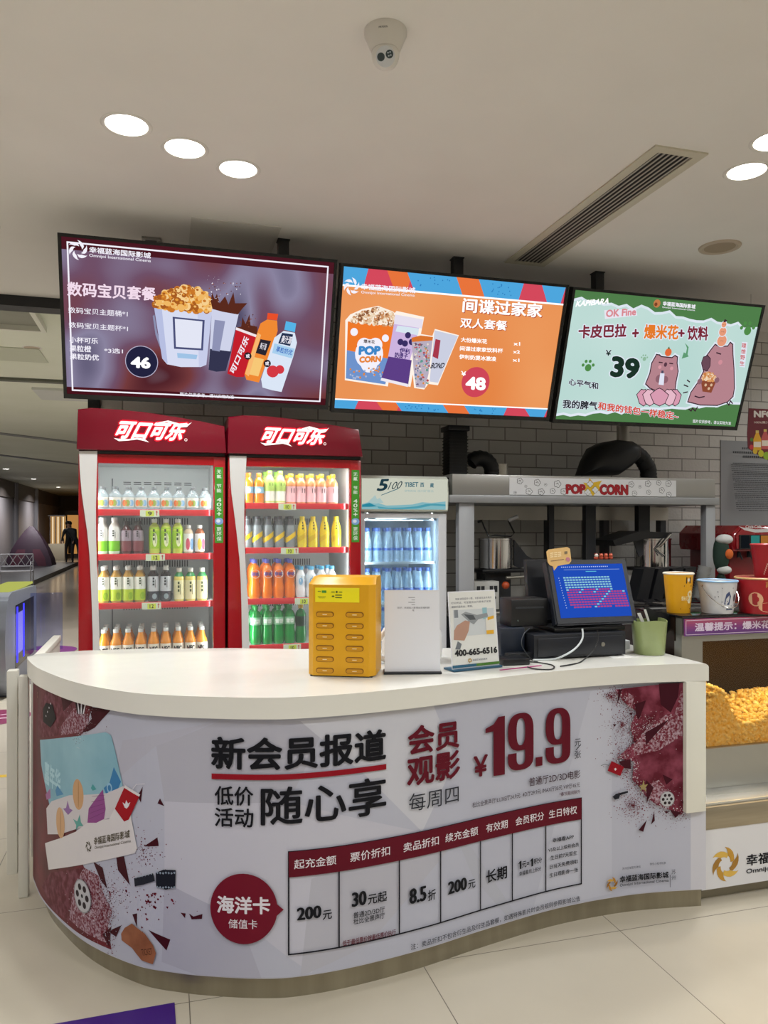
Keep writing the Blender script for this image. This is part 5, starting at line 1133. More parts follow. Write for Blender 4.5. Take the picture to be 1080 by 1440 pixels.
duct('exhaust_duct', 'square black exhaust hose with a small elbow at the left end of the popcorn hood', [([(xe+.03, dy, HZ+.002), (xe+.03, dy, HZ+.04)]+arc((xe-.06, dy, HZ+.05), .09, 0, math.pi*.8), .055, True)], [([(x, dy, 2.3), (x, dy, CEIL)], .045), ([(xe+.1, dy, HZ), (xe+.1, dy, HZ+.1)], .05)])
DD = bpy.data.objects['exhaust_duct']
b = MB(); b.box((x-.066, dy-.066, HZ+.002), (x+.066, dy+.066, 2.2), .008)
for k in range(12): b.box((x-.069, dy-.069, HZ+.03+k*.022), (x+.069, dy+.069, HZ+.036+k*.022))
b.build('square_duct', mat('#101114', .55), DD)
b = MB(); b.box((x-.078, dy-.078, 2.2), (x+.078, dy+.078, 2.235), .004); b.build('duct_collar', mat('#1d1e22', .5), DD)
x = XatY(876, dy)
duct('exhaust_duct', 'bulky black wrapped exhaust hose below a steel pipe, right part of the popcorn hood', [([(x-.03, dy, HZ+.225), (x+.08, dy, HZ+.22), (x+.16, dy, HZ+.17), (x+.215, dy, HZ+.09), (x+.22, dy, HZ+.012)], .062, True)], [([(x, dy, HZ+.25), (x, dy, CEIL)], .045)])
DD = bpy.data.objects['exhaust_duct.001']; b = MB()
sil = [(815, 668), (822, 648), (832, 630), (848, 622), (864, 619), (888, 621), (898, 628), (896, 644), (886, 655), (876, 662), (868, 668)]
P0 = [onY(px, py, dy-.02) for px, py in sil]; cx_ = sum(p.x for p in P0)/len(P0); czz = sum(p.z for p in P0)/len(P0)
rings = []
for f_, yy in ((.55, -.13), (.85, -.10), (1.0, -.04), (1.0, .05), (.8, .11), (.5, .13)):
    rings.append([(cx_+(p.x-cx_)*f_+random.uniform(-.006, .006), dy+yy, max(HZ+.004, czz+(p.z-czz)*f_)) for p in P0])
b.loft(rings); b.build('wrapped_joint', mat('#0d0e11', .5), DD, smooth=50)

# ------------------------------------------------------------------ wall notice, hanging poster, soda fountain, back counter
x0, x1 = XatY(1014, 5.34), XatY(1130, 5.34); z0, z1 = ZatY(1014, 741, 5.34), ZatY(1014, 619, 5.34)
t = tag(simple('wall_notice', (x0, 5.343, z0), (x1, 5.3495, z1), mat('#8f9194', .3), 0, None), 'large grey printed notice on the brick wall above the red soda fountain', 'notice')
a = Art(lambda u, v, l: Vector((x0+u, 5.3425-l, z0+v)), None, .0001); wd, hh = x1-x0, z1-z0; dk = mat('#43464b', .5)
for k, (m0, m1) in enumerate(((.25, .7), (.14, .8), (.26, .68))):
    u = wd*m0
    while u < wd*m1: a.rectuv(u, hh-.07-k*.034, u+.014, hh-.053-k*.034, dk); u += .021
for k in range(26):
    u = wd*.11+(.02 if k % 5 == 0 else 0); v = hh-.19-k*.0158
    while u < wd*(.9 if k % 4 != 3 else .5+.3*random.random()): w_ = random.uniform(.008, .03); a.rectuv(u, v, u+w_, v+.006, dk); u += w_+.003
a.build('notice_print', t)
YP = 4.5; x0, x1 = XatY(1053, YP), XatY(1053, YP)+.47; z1 = ZatY(1055, 574, YP); z0 = ZatY(1075, 646, YP)
t = thing('hanging_poster', 'maroon die-cut juice bottle poster hanging at the right edge below the screens', 'poster', ((x0+x1)/2, YP, CEIL))
m3, inv = plane_map((0, YP, 0), (1, 0, 0), (0, 0, 1), (0, -1, 0))
ol = [inv(1053, 574), (x1, inv(1053, 574)[1]), (x1, z0-.02), ((x0+x1)/2+.05, z0-.05), inv(1075, 645), inv(1062, 637), inv(1052, 630), inv(1051, 610)]
b = MB(); b.extr([(u, YP, v) for u, v in ol], (0, .004, 0)); bd = b.build('board', mat('#6d1a2a', .4), t)
a = Art(lambda u, v, l: m3(u, v, l), inv, .0001); a.zoom(980, 560, .2222)
a.text('NFC', (360, 122), (480, 124), (360, 78), mat('#e9e4e0', .4), .05); a.text('100%果汁', (362, 160), (460, 162), (362, 144), mat('#d9c9c0', .4), .02)
def juice(c, m, w_):
    x, y = c; a.poly([(x-w_, y+60), (x+w_, y+60), (x+w_, y-10), (x+w_*.35, y-50), (x-w_*.35, y-50), (x-w_, y-10)], m); a.poly([(x-w_*.4, y-50), (x+w_*.4, y-50), (x+w_*.4, y-66), (x-w_*.4, y-66)], mat('#d9c06a', .4)); a.poly([(x-w_*.9, y+40), (x+w_*.9, y+40), (x+w_*.9, y+5), (x-w_*.9, y+5)], mat('#e9dfd0', .4))
juice((382, 270), mat('#e0a81e', .4), 25); juice((432, 262), mat('#c95a5a', .4), 24); juice((482, 270), mat('#d98a2a', .4), 24)
for c, m, r in (((345, 310), '#c9303a', 16), ((368, 335), '#d9b42a', 18), ((405, 350), '#c9c42a', 22), ((440, 365), '#8fb42a', 26), ((345, 262), '#4f7a2a', 12), ((480, 380), '#6fa42a', 24)): a.circ(c, r, mat(m, .4), 14)
a.build('poster_print', bd)
for x in (x0+.02, x1-.02): b = MB(); b.tube([(x, YP+.002, z1-.01), (x, YP+.002, CEIL)], .0015, 6); b.build('wire', mat('#9a9a9a', .4), t)
simple_bc = MB(); simple_bc.box((3.80, 4.3, 0), (5.6, 5.2, .93)); simple_bc.box((3.60, 4.3, 0), (3.799, 4.555, .93)); 
t = thing('back_counter', 'dark service counter below the red soda fountain', 'counter', (4.7, 4.75, 0)); simple_bc.build('cabinet', mat('#3a3b3f', .5), t)
b = MB(); b.box((3.79, 4.27, .93), (5.62, 5.22, .965), .005); b.box((3.59, 4.27, .93), (3.789, 4.56, .965), .003); b.build('counter_top', mat('#4a4a4d', .3), t)
SY = 4.62; x0 = XatY(1021, SY); z0 = .966; zt_ = ZatY(1030, 739, SY); zm = ZatY(1030, 772, SY); x1 = x0+.75
t = thing('soda_fountain', 'red soda fountain with lit flavour tiles at the right edge', 'soda fountain', ((x0+x1)/2, SY+.2, z0))
b = MB(); b.box((x0+.08, SY+.06, z0), (x1-.08, SY+.5, zm), .01); b.build('body', mat('#8c0d1a', .3, coat=.3), t)
b = MB(); pr = [(x0, zm+.02), (x0+.012, zm-.015), (x1-.012, zm-.015), (x1, zm+.02), (x1, zt_-.05), (x1-.06, zt_), (x0+.06, zt_), (x0, zt_-.06)]
b.extr([(u, SY-.08, v) for u, v in pr], (0, .6, 0)); es = [e for e in b.bm.edges if abs(e.verts[0].co.y-e.verts[1].co.y) < 1e-5 and e.verts[0].co.y < SY]; bmesh.ops.bevel(b.bm, geom=es, offset=.02, segments=3, affect='EDGES'); hd = b.build('head', mat('#95101c', .28, coat=.3), t)
m3, inv = plane_map((0, SY-.0805, 0), (1, 0, 0), (0, 0, 1), (0, -1, 0)); a = Art(m3, inv, .0003); a.zoom(840, 560, .2778)
hw = mat('#d9d5d5', .4); a.poly([(715, 648), (740, 655), (800, 664), (900, 660), (1000, 648), (1000, 656), (900, 676), (800, 680), (745, 668)], hw); a.text('Coca-Cola', (750, 658), (830, 658), (750, 641), hw, .03, .3); a.build('lettering', hd)
b = MB(); xa, xb = XatY(1040, SY-.085), x1-.04; za, zb2 = ZatY(1050, 772, SY-.08), ZatY(1050, 752, SY-.08); b.box((xa, SY-.084, za), (xb, SY-.0802, zb2)); b.build('tile_panel', BLACK, hd)
for k, c in enumerate(('#20262c', '#3f9a92', '#c9823a', '#7c8a92', '#a33a4a')):
    x = xa+.014+k*.085; b = MB(); b.box((x, SY-.086, za+.006), (x+.072, SY-.0841, zb2-.006)); b.build('flavour_tile', em(c, .55 if k else .4), hd)
    b = MB(); b.lathe([(.014, 0), (.014, .03), (.006, .05)], 12, (x+.036, SY-.02, zm-.06)); b.tube([(x+.036, SY-.03, zm-.03), (x+.036, SY-.055, zm-.075)], .005); b.build('nozzle', CHAR, hd)
b = MB(); b.box((x0+.05, SY-.06, z0), (x1-.05, SY+.06, z0+.04), .005); b.build('drip_tray', CHAR, t)
# cup stack and toy beside the fountain
cs = Vector((3.56, 4.40, .0)); 
t = thing('bottle_rack', 'low dark rack of tilted black holders between the popcorn machine and soda fountain', 'rack', (3.35, 4.42, 0))
b = MB(); b.box((2.9, 4.28, 0), (3.585, 4.56, 1.03), .006); b.build('cabinet', mat('#232529', .5), t)
for k, x in enumerate((2.94, 3.05, 3.16, 3.26)):
    b = MB(); b.extr([(x, 4.34, 1.03), (x+.085, 4.34, 1.03), (x+.15, 4.34, 1.28), (x+.065, 4.34, 1.27)], (0, .12, 0)); b.build('holder', mat('#15161a', .4), t)
t = thing('cup_stack', 'leaning stack of ribbed white paper cups behind the steel post', 'cups', (3.49, 4.48, 1.03))
b = MB()
for k in range(15): b.lathe([(.036, k*.016), (.044, k*.016+.014), (.046, k*.016+.0155)], 20, cap0=(k == 0), cap1=(k == 14))
b.xform(Matrix.Translation((3.475, 4.42, 1.042)) @ Matrix.Rotation(math.radians(15), 4, 'Y')); b.build('paper_cups', mat('#c9cac8', .5), t)
t = thing('plush_toy', 'small green and white stuffed toy with orange patch behind the steel post', 'toy', (XatY(1014, 4.44), 4.44, .966))
x = XatY(1014, 4.44); b = MB(); b.ell((x, 4.44, 1.1), .045, .045, .134); b.build('body', mat('#22342c', .8), t)
b = MB(); b.ell((x, 4.44, 1.36), .055, .055, .135); hd = b.build('head', mat('#223a30', .8), t)
b = MB(); b.ell((x+.01, 4.42, 1.46), .06, .05, .035); b.build('white_cap', mat('#d9dbd9', .8), hd)
b = MB(); b.ell((x+.02, 4.385, 1.36), .03, .02, .035); b.build('orange_patch', mat('#d96a2a', .8), hd)
b = MB(); b.ell((x+.01, 4.42, 1.25), .05, .045, .03); b.build('scarf', mat('#cfd2cf', .8), hd)

# ------------------------------------------------------------------ right base, popcorn warmer
BYY = 2.66
t = thing('warmer_base', 'low white base with gold emblem and steel band under the popcorn warmer', 'cabinet', (3.2, 3.1, 0))
bx0, bx1 = 2.114, 4.6
b = MB(); b.box((bx0, BYY+.05, 0), (bx1, 3.55, .06)); b.build('plinth', mat('#8f8876', .4, .5), t)
b = MB(); b.box((bx0, BYY, .06), (bx1, 3.6, .305)); fr = b.build('front_panel', mat('#d3d3d6', .4), t)
b = MB(); b.box((bx0, BYY-.004, .3055), (bx1, 3.6, .398), .003); b.build('steel_band', noise_mat('brushed_band', '#8f8571', '#a89d87', 10, .3, .7, .35, metal=.5, stretch=(.2, 1, 3)), t)
m3, inv = plane_map((0, BYY, 0), (1, 0, 0), (0, 0, 1), (0, -1, 0)); a = Art(lambda u, v, l: m3(u, v, l+.001), inv, .0001)
q = a.uv((1020, 1215)); a.swirl(q, .068, [mat('#b98a2a', .35), mat('#d1aa4a', .35), mat('#9a6f22', .35)])
w1 = .95; u0 = a.uv((1049, 1210))[0]; zz = a.uv((1049, 1218))[1]; z2 = a.uv((1049, 1202))[1]
a.text('幸福蓝海国际影城', (u0, zz), (u0+.49, zz), (u0, z2), INK, .02, raw=True); zz = a.uv((1049, 1230.5))[1]; z2 = a.uv((1049, 1222))[1]
a.text('Omnijoi International Cinema', (u0, zz), (u0+.49, zz), (u0, z2), INK, .015, raw=True); a.build('panel_print', fr)
WYF = 2.82; wx0, wx1 = 2.14, 4.3; wz0, wz1 = .3985, 1.166
zg0, zg1 = ZatY(1030, 1050, WYF), ZatY(1030, 900, WYF)
t = thing('popcorn_warmer', 'steel popcorn warmer with amber lit glass front beside the counter', 'popcorn warmer', ((wx0+wx1)/2, 3.2, wz0))
SM = mat('#a5a49d', .32, .75)
b = MB(); b.box((wx0, WYF, wz0), (wx1, WYF+.03, zg0)); b.build('front_panel', SM, t)
b = MB(); b.box((wx0, WYF-.15, wz0), (wx1, WYF-.0005, wz0+.012), .003); b.build('front_lip', mat('#d2d2cc', .25, .7), t)
xp = XatY(988, WYF)
b = MB(); b.box((wx0, WYF, zg0), (xp, WYF+.05, zg1)); b.build('corner_post', SM, t)
b = MB(); b.box((wx0, WYF, zg1), (wx1, WYF+.04, wz1-.012)); b.build('top_rail', SM, t)
b = MB(); b.box((wx0, WYF+.03, wz0), (wx0+.02, 3.5, zg0)); b.box((wx0, WYF+.05, zg0), (wx0+.02, 3.5, wz1-.012)); b.box((wx1-.02, WYF+.04, wz0), (wx1, 3.5, wz1-.012)); b.box((wx0+.02, 3.48, wz0), (wx1-.02, 3.5, wz1-.012)); b.box((wx0+.02, WYF+.04, zg0-.06), (wx1-.02, 3.48, zg0-.04)); b.build('cabinet_shell', mat('#33241a', .45, .3), t)
b = MB(); b.box((wx0-.005, WYF-.01, wz1-.012), (wx1+.005, 3.51, wz1), .003); b.build('dark_glass_top', mat('#131215', .06, coat=.5), t)
b = MB(); b.box((xp, WYF+.012, zg0), (wx1-.05, WYF+.017, zg1)); b.build('glass_front', glassy('#f8ecd2', .96, .03, '#8a6a3a', 'amber_glass'), t)
b = MB(); b.box((xp+.1, WYF+.18, zg1-.1), (xp+.104, WYF+.19, zg1-.098)); b.extr([(xp+.04, WYF+.2, zg1-.05), (xp+.14, WYF+.2, zg1-.05), (xp+.09, WYF+.2, zg1-.13)], (0, .004, 0)); b.build('funnel_bracket', mat('#a8662a', .4), t)
b = MB(); b.tube([(xp+.3, WYF+.3, zg1-.03), (xp+1.5, WYF+.3, zg1-.03)], .012, 10); b.build('heat_lamp', em('#ff9a2a', 3), t)
lamp('heat_lamp_glow', 'AREA', (xp+.95, WYF+.1, zg1-.045), 6.5, (1, .84, .52), (0, 0, 0), 1.9, .08)
# the heap of popcorn: uncountable, one object
def heap(x, y):
    u = x-xp
    return .665 + .165*math.exp(-((u-.11)/.075)**2) + .075*(1-math.exp(-(max(0, u-.26)/.14)**2)) - .25*max(0, (y-WYF-.3))
b = MB()
nx, ny = 60, 9
grid = [[Vector((xp+.012+1.98*i/nx, WYF+.03+.5*j/ny, heap(xp+.012+1.98*i/nx, WYF+.03+.5*j/ny)-.012)) for i in range(nx+1)] for j in range(ny+1)]
grid = [[Vector((p.x, p.y, zg0-.038)) for p in grid[0]]]+grid
b.loft(grid, False, False, False)
b.mi = 0
proto = bmesh.new(); bmesh.ops.create_icosphere(proto, subdivisions=1, radius=1.0); PVv = [v.co.copy() for v in proto.verts]; PFf = [[v.index for v in f.verts] for f in proto.faces]; proto.free()
def kern(c, r):
    lob = [Vector((random.uniform(-1, 1), random.uniform(-1, 1), random.uniform(-1, 1))).normalized() for _ in range(4)]
    vv = []
    for p in PVv:
        k = .62+.55*max(0, max(p.dot(l) for l in lob))**3; vv.append(b.bm.verts.new(Vector(c)+p*r*k*random.uniform(.9, 1.1)))
    mi = 1 if random.random() < .25 else 0
    for f in PFf: q = b.bm.faces.new([vv[i] for i in f]); q.material_index = mi
for _ in range(2000):
    x = xp+.018+random.random()*1.95; y = WYF+.035+random.random()**1.3*.4; kern((x, y, heap(x, y)+random.uniform(-.012, .01)), random.uniform(.011, .017))
for _ in range(3000):
    x = xp+.018+random.random()*1.4; zt2 = heap(x, WYF+.03); z = random.uniform(zg0-.03, zt2); kern((x, WYF+.036+random.uniform(0, .008), z), random.uniform(.011, .0165))
PCM = [noise_mat('popcorn_yellow', '#f0c860', '#faf0c8', 60, .35, .7, .6), noise_mat('popcorn_pale', '#f6e29a', '#fefaea', 60, .35, .7, .6)]
o = b.build('popcorn_heap', PCM, smooth=75); tag(o, 'heap of yellow popcorn behind the amber glass of the warmer', 'popcorn', None, 'stuff')
# notice strip on the warmer
x0, x1 = XatY(962, WYF-.012), 3.9; z0, z1 = ZatY(1010, 892.5, WYF-.012), ZatY(1010, 869, WYF-.012)
t = tag(simple('notice_strip', (x0, WYF-.0165, z0), (x1, WYF-.0105, z1), mat('#7c3a78', .4), 0, None), 'pink and purple notice strip along the top edge of the popcorn warmer', 'notice')
a = Art(lambda u, v, l: Vector((x0+u, WYF-.0167-l, z0+v)), None, .0001); wd, hh = x1-x0, z1-z0
for k, c in enumerate(('#5a3278', '#66367a', '#74387a', '#813b78', '#8f3f72', '#9c466c', '#a85066')): a.rectuv(0, hh*k/7, wd, hh*(k+1)/7, mat(c, .4), .00005)
a.lineuv([(.006, .006), (wd-.006, .006), (wd-.006, hh-.006), (.006, hh-.006)], .003, mat('#c9b2c9', .4), True)
u = XatY(977, WYF-.017)-x0; ue = XatY(1083, WYF-.017)-x0; a.text('温馨提示：爆米花', (u, hh*.26), (ue, hh*.26), (u, hh*.76), mat('#d9cbe0', .4), .03, raw=True); a.build('notice_print', t)

# ------------------------------------------------------------------ tubs on the warmer
def tub(name, label, px, py, dtop, dbot, hpx, body, rim, rimc, group=None, zbase=wz1):
    p = onZ(px, py, zbase); zc = p.x*_S+p.y*_C; k = zc/1080; rt, rb, h = dtop*k/2, dbot*k/2, hpx*k; p.y += rb*.3
    t = thing(name, label, 'popcorn tub', (p.x, p.y, zbase+.0005), group)
    b = MB(); b.lathe([(rb, 0), (rt, h), (rt-.003, h), (rb-.003, .008), (.001, .008)], 36, (0, 0, 0), True, False); bd = b.build('tub_wall', body, t, True, smooth=50)
    b = MB(); b.lathe([(rt-.002, h-.004), (rt+.003, h-.004), (rt+.004, h+.001), (rt, h+.004), (rt-.003, h+.001)], 36, (0, 0, 0), False, False); b.build('rim', rimc, t, True)
    a = Art(lambda u, v, l: Vector((math.sin(u)*(rb+(rt-rb)*v/h+.0006+l), -math.cos(u)*(rb+(rt-rb)*v/h+.0006+l), v)), None, .0001)
    return t, bd, a, rt, rb, h
t, bd, a, rt, rb, h = tub('popcorn_tub', 'yellow orange paper popcorn tub, leftmost on the popcorn warmer', 957, 861.5, 40, 31, 55, mat('#e6a70e', .4), 0, mat('#e9e2d0', .4))
a.rectuv(.55, .0, 1.6, h, mat('#dc8a12', .4)); a.rectuv(-.1, h*.76, .32, h*.92, mat('#3a2a1a', .4)); a.elluv((.11, h*.85), .1, h*.045, mat('#e9e2d0', .4), 12); a.rectuv(-.25, h*.68, .45, h*.71, mat('#6a4a1a', .4))
a.elluv((.35, h*.48), .28, h*.1, mat('#f0e2b8', .4), 16); a.elluv((.3, h*.32), .2, h*.07, mat('#f0e2b8', .4), 16); a.text('爆米花', (-.42, h*.32), (.1, h*.32), (-.42, h*.44), mat('#fbe9b0', .4), .02, raw=True); a.rectuv(-.5, h*.1, .5, h*.13, mat('#a8701a', .4)); a.build('tub_print', bd, local=True)
t, bd, a, rt, rb, h = tub('popcorn_pail', 'white popcorn pail with blue rim and wire handle between yellow and red tubs', 1013, 862, 53, 41, 45, mat('#d0d2d6', .4), 0, mat('#8fb7dd', .4))
a.lineuv([(-.45, h*.25), (.25, h*.25), (.25, h*.8), (-.45, h*.8)], .004, mat('#6a6f78', .4), True); a.polyuv([(-.3, h*.3), (.05, h*.28), (.12, h*.55), (-.02, h*.7), (-.2, h*.62)], mat('#3d4c78', .4)); a.elluv((.45, h*.5), .12, h*.12, mat('#3a4252', .4), 12)
for k in range(14): a.elluv((random.uniform(-.9, .9), random.uniform(h*.2, h*.7)), .03, h*.02, mat('#5a6272', .4), 6)
a.rectuv(-.15, h*.12, .35, h*.17, mat('#55607a', .4)); a.build('tub_print', bd, local=True)
b = MB(); hr = rt*.99; b.tube([(hr*1.03*math.cos(math.pi*k/16+math.pi)*1.0, -hr*.55*math.sin(math.pi*k/16)-rt*.52*math.sin(math.pi*k/16), h*.86-h*.66*math.sin(math.pi*k/16)) for k in range(17)], .0018, 8); b.build('wire_handle', CHROME, t, True)
b = MB()
for s_ in (-1, 1): b.lathe([(.008, 0), (.008, .004)], 12, (s_*rt*.97, 0, h*.86), ax='x')
b.build('handle_ears', CHROME, t, True)
t, bd, a, rt, rb, h = tub('popcorn_tub', 'wide red popcorn tub with gold writing, standing directly on the warmer', 1079, 862, 72, 60, 49, mat('#a81420', .35), 0, mat('#c9a46a', .4))
PE = mat('#e3b08a', .4)
a.text('敲幸福', (-.62, h*.76), (.3, h*.76), (-.62, h*.94), mat('#c9a04a', .4), 0, raw=True); a.elluv((-1.0, h*.42), .3, h*.2, PE, 18); a.elluv((-1.0, h*.42), .14, h*.09, mat('#a81420', .4), 14); a.elluv((-.5, h*.2), .4, h*.14, PE, 18); a.elluv((.05, h*.45), .34, h*.26, mat('#d9b45a', .4), 18); a.elluv((.05, h*.36), .22, h*.18, mat('#f0dccb', .4), 16); a.polyuv([(-.2, .004), (.4, .004), (.3, h*.2), (-.1, h*.22)], mat('#d96a4a', .4)); a.build('tub_print', bd, local=True)
rtb, pz = h, wz1+h+.0045
b = MB(); b.lathe([(.001, h-.012), (rt-.004, h-.012), (rt-.004, h+.0035), (.001, h+.0035)], 30); b.build('lid', mat('#8f2a2a', .4), t, True)
t2, bd, a, rt, rb, h = tub('popcorn_cup', 'tall red paper cup stacked on top of the wide red tub', 1082, 811, 40, 30, 45, mat('#a01420', .35), 0, mat('#b02a30', .4), None, pz)
t2.location = (t.location.x+.02, t.location.y, pz+.0005)
a.text('幸', (-.2, h*.3), (.2, h*.3), (-.2, h*.6), mat('#d9c0a0', .4), .02, raw=True)
for k in range(6): a.elluv((-.9+.05*k, h*.1+h*.06*k), .05, h*.03, mat('#d9b0a0', .4), 8)
a.build('tub_print', bd, local=True)

# ------------------------------------------------------------------ on the counter
YEL = mat('#dba006', .4); YED = mat('#8a5a08', .5)
p0, p1 = onZ(432, 951, 1.0), onZ(527, 953.5, 1.0); rz_ = math.atan2(p1.y-p0.y, p1.x-p0.x); W_ = (p1-p0).length; H_ = .362; D_ = .17
t = thing('power_bank_station', 'yellow twelve-slot power bank station standing on the white counter', 'charging station', (p0.x, p0.y, 1.0005), None, rz_)
b = MB(); ch = .022
b.extr([(ch, 0, .004), (W_-ch, 0, .004), (W_, ch*1.2, .004), (W_, D_, .004), (0, D_, .004), (0, ch*1.2, .004)], (0, 0, H_-.03))
tp = [(ch, 0, H_-.026), (W_-ch, 0, H_-.026), (W_, ch*1.2, H_-.026), (W_, D_, H_-.026), (0, D_, H_-.026), (0, ch*1.2, H_-.026)]
b.loft([tp, [(x+(.012 if x < W_/2 else -.002), y+(.035 if y < .05 else 0), H_) for x, y, z in tp]], False, True)
b.build('housing', YEL, t, True)
b = MB(); b.box((.01, .006, 0), (W_-.01, D_-.01, .004)); b.build('foot', BLACK, t, True)
def pill(b, cx, cz, w, hgt, y0, y1, n=8):
    P_ = [(cx+w/2-hgt/2+hgt/2*math.cos(a_), cz+hgt/2*math.sin(a_)) for a_ in [-math.pi/2+math.pi*i/n for i in range(n+1)]]+[(cx-w/2+hgt/2+hgt/2*math.cos(a_), cz+hgt/2*math.sin(a_)) for a_ in [math.pi/2+math.pi*i/n for i in range(n+1)]]
    b.extr([(x, y0, z) for x, z in P_], (0, y1-y0, 0))
for r_ in range(6):
    for c_ in range(2):
        cx, cz = W_*(.265+.44*c_), .02+.041*r_+.003
        b = MB(); pill(b, cx, cz, .067, .0195, -.0016, -.0003); sl = b.build('slot', YED, t, True)
        b = MB(); pill(b, cx, cz-.0008, .060, .0145, -.004, -.0016); pb = b.build('power_bank_end', mat('#c98d08', .4), sl, True)
        b = MB(); b.box((cx-.008, -.0044, cz-.002), (cx+.008, -.004, cz+.0005)); b.build('power_bank_mark', mat('#e9d9b0', .5), pb, True)
b = MB(); b.box((.03, -.0018, .272), (.194, -.0002, .325), .0006); lb = b.build('label_plate', mat('#f3e40a', .4), t, True)
a = Art(lambda u, v, l: Vector((u, -.0019-l, v)), None, .0001); G_ = mat('#4a5a14', .5)
a.rectuv(.04, .309, .052, .313, mat('#8a8a1a', .5)); a.rectuv(.055, .306, .072, .315, mat('#3f8a2a', .5)); a.rectuv(.04, .291, .07, .2925, G_); a.rectuv(.044, .287, .066, .288, G_); a.rectuv(.09, .308, .103, .311, G_); a.rectuv(.118, .308, .131, .311, G_); a.elluv((.1105, .31), .004, .004, G_, 12)
a.rectuv(.105, .297, .13, .300, G_); a.rectuv(.105, .288, .13, .291, G_); a.elluv((.097, .294), .005, .003, G_, 12); a.build('label_print', lb, local=True)
def sign(name, label, pa, pb, hgt, base_m, lean=6):
    q0, q1 = onZ(*pa, 1.0), onZ(*pb, 1.0); rz2 = math.atan2(q1.y-q0.y, q1.x-q0.x); w_ = (q1-q0).length
    t = thing(name, label, 'sign', (q0.x, q0.y, 1.0005), None, rz2); ln_ = math.radians(lean)
    b = MB(); b.box((-.004, -.012, 0), (w_+.004, .06, .008), .002); b.build('base', base_m, t, True)
    U, V, Nv = Vector((1, 0, 0)), Vector((0, math.sin(ln_), math.cos(ln_))), Vector((0, -math.cos(ln_), math.sin(ln_)))
    b = MB(); b.extr([U*u+V*v+Vector((0, .004, .006)) for u, v in ((0, 0), (w_, 0), (w_, hgt), (0, hgt))], -Nv*.004); bd = b.build('acrylic_board', mat('#e2e4ea', .2), t, True)
    return t, bd, w_, Art(lambda u, v, l: U*u+V*v+Vector((0, .004, .006))+Nv*(l+.0003), None, .0001)
t, bd, w_, a = sign('desk_sign', 'white acrylic counter sign with a plain white sheet beside the yellow station', (541, 948), (619.5, 947.5), .305, CHAR)
a.rectuv(.003, .01, w_-.003, .300, mat('#e3e5ec', .35))
gy = mat('#7c7f88', .5)
for k in range(4): a.rectuv(.09+.012*(k % 2), .275-.009*k, .115, .278-.009*k, mat('#a5a8b0', .5))
a.text('您好：欢迎加入影城会员福利群', (.048, .235), (.17, .235), (.048, .242), gy, .01, raw=True); a.text('哦', (.105, .225), (.112, .225), (.105, .232), gy, .01, raw=True); a.build('sign_print', bd, local=True)
t, bd, w_, a = sign('desk_sign', 'white acrylic counter sign showing a phone number and hand with scanner', (637, 945), (703, 938), .295, mat('#22506a', .3))
a.rectuv(.003, .01, w_-.003, .291, mat('#d9dad6', .35)); k_ = w_/.2
def sp(P_, m): a.polyuv([(u*w_, v*.295) for u, v in P_], m)
for k, (s_, x0, x1) in enumerate((('观影请保留好小票，本影城无法开具的', .14, .92), ('打印凭证，可至服务台开具电子发票', .05, .9), ('请联系服务台，谢谢。', .05, .5))): a.text(s_, (x0*w_, .295*(.885-.05*k)), (x1*w_, .295*(.885-.05*k)), (x0*w_, .295*(.915-.05*k)), gy, .01, raw=True)
sp([(.08, .42), (.95, .42), (.95, .76), (.08, .76)], mat('#c3c8cb', .4)); sp([(.1, .66), (.18, .66), (.18, .76), (.1, .76)], mat('#7c8288', .4)); sp([(.7, .62), (.8, .62), (.8, .77), (.7, .77)], mat('#8fb6c0', .4))
sp([(.24, .7), (.34, .73), (.58, .68), (.8, .7), (.82, .65), (.6, .62), (.5, .56), (.4, .6)], mat('#8d9296', .4)); sp([(.3, .7), (.5, .68), (.55, .62), (.42, .62)], mat('#4c5156', .4)); sp([(.06, .38), (.28, .36), (.38, .48), (.42, .6), (.32, .62), (.14, .56), (.08, .5)], mat('#b08a78', .4)); sp([(.08, .26), (.18, .25), (.22, .32), (.14, .36)], mat('#6a7076', .4))
sp([(.76, .42), (.95, .42), (.95, .66), (.76, .63)], mat('#d9d6cc', .4)); sp([(.8, .60), (.94, .62), (.94, .66), (.8, .64)], mat('#d9a42a', .4)); sp([(.76, .42), (.92, .42), (.92, .47), (.76, .47)], mat('#d9a42a', .4))
a.text('400-665-6516', (.06*w_, .295*.165), (.97*w_, .295*.165), (.06*w_, .295*.25), mat('#16181c', .5), .05, raw=True)
a.swirl((.37*w_, .295*.1), .009, [mat('#b98f2a', .4), mat('#8f6f22', .4)]); a.text('幸福蓝海国际影城', (.43*w_, .295*.09), (.74*w_, .295*.09), (.43*w_, .295*.115), gy, .01, raw=True); sp([(.0, .02), (.5, .02), (.5, .055), (.0, .055)], mat('#28607c', .4)); sp([(.5, .02), (1, .02), (1, .055), (.5, .055)], mat('#4a7a2a', .4)); a.build('sign_print', bd, local=True)
# white device behind the signs
p = onZ(585, 938, 1.0); t = thing('label_printer', 'white rounded desktop printer half hidden behind the counter signs', 'printer', (p.x, p.y+.11, 1.0005))
b = MB(); b.box((p.x-.085, p.y+.06, 1.0005), (p.x+.14, p.y+.22, 1.14), .03, 4); b.build('housing', PLASTIC_W, t)
b = MB(); b.tube([(p.x-.09, p.y+.12, 1.012), (p.x-.125, p.y+.12, 1.03), (p.x-.12, p.y+.12, 1.09), (p.x-.09, p.y+.12, 1.13), (p.x-.05, p.y+.12, 1.135)], .011, 10); b.build('cover_loop', PLASTIC_W, t)
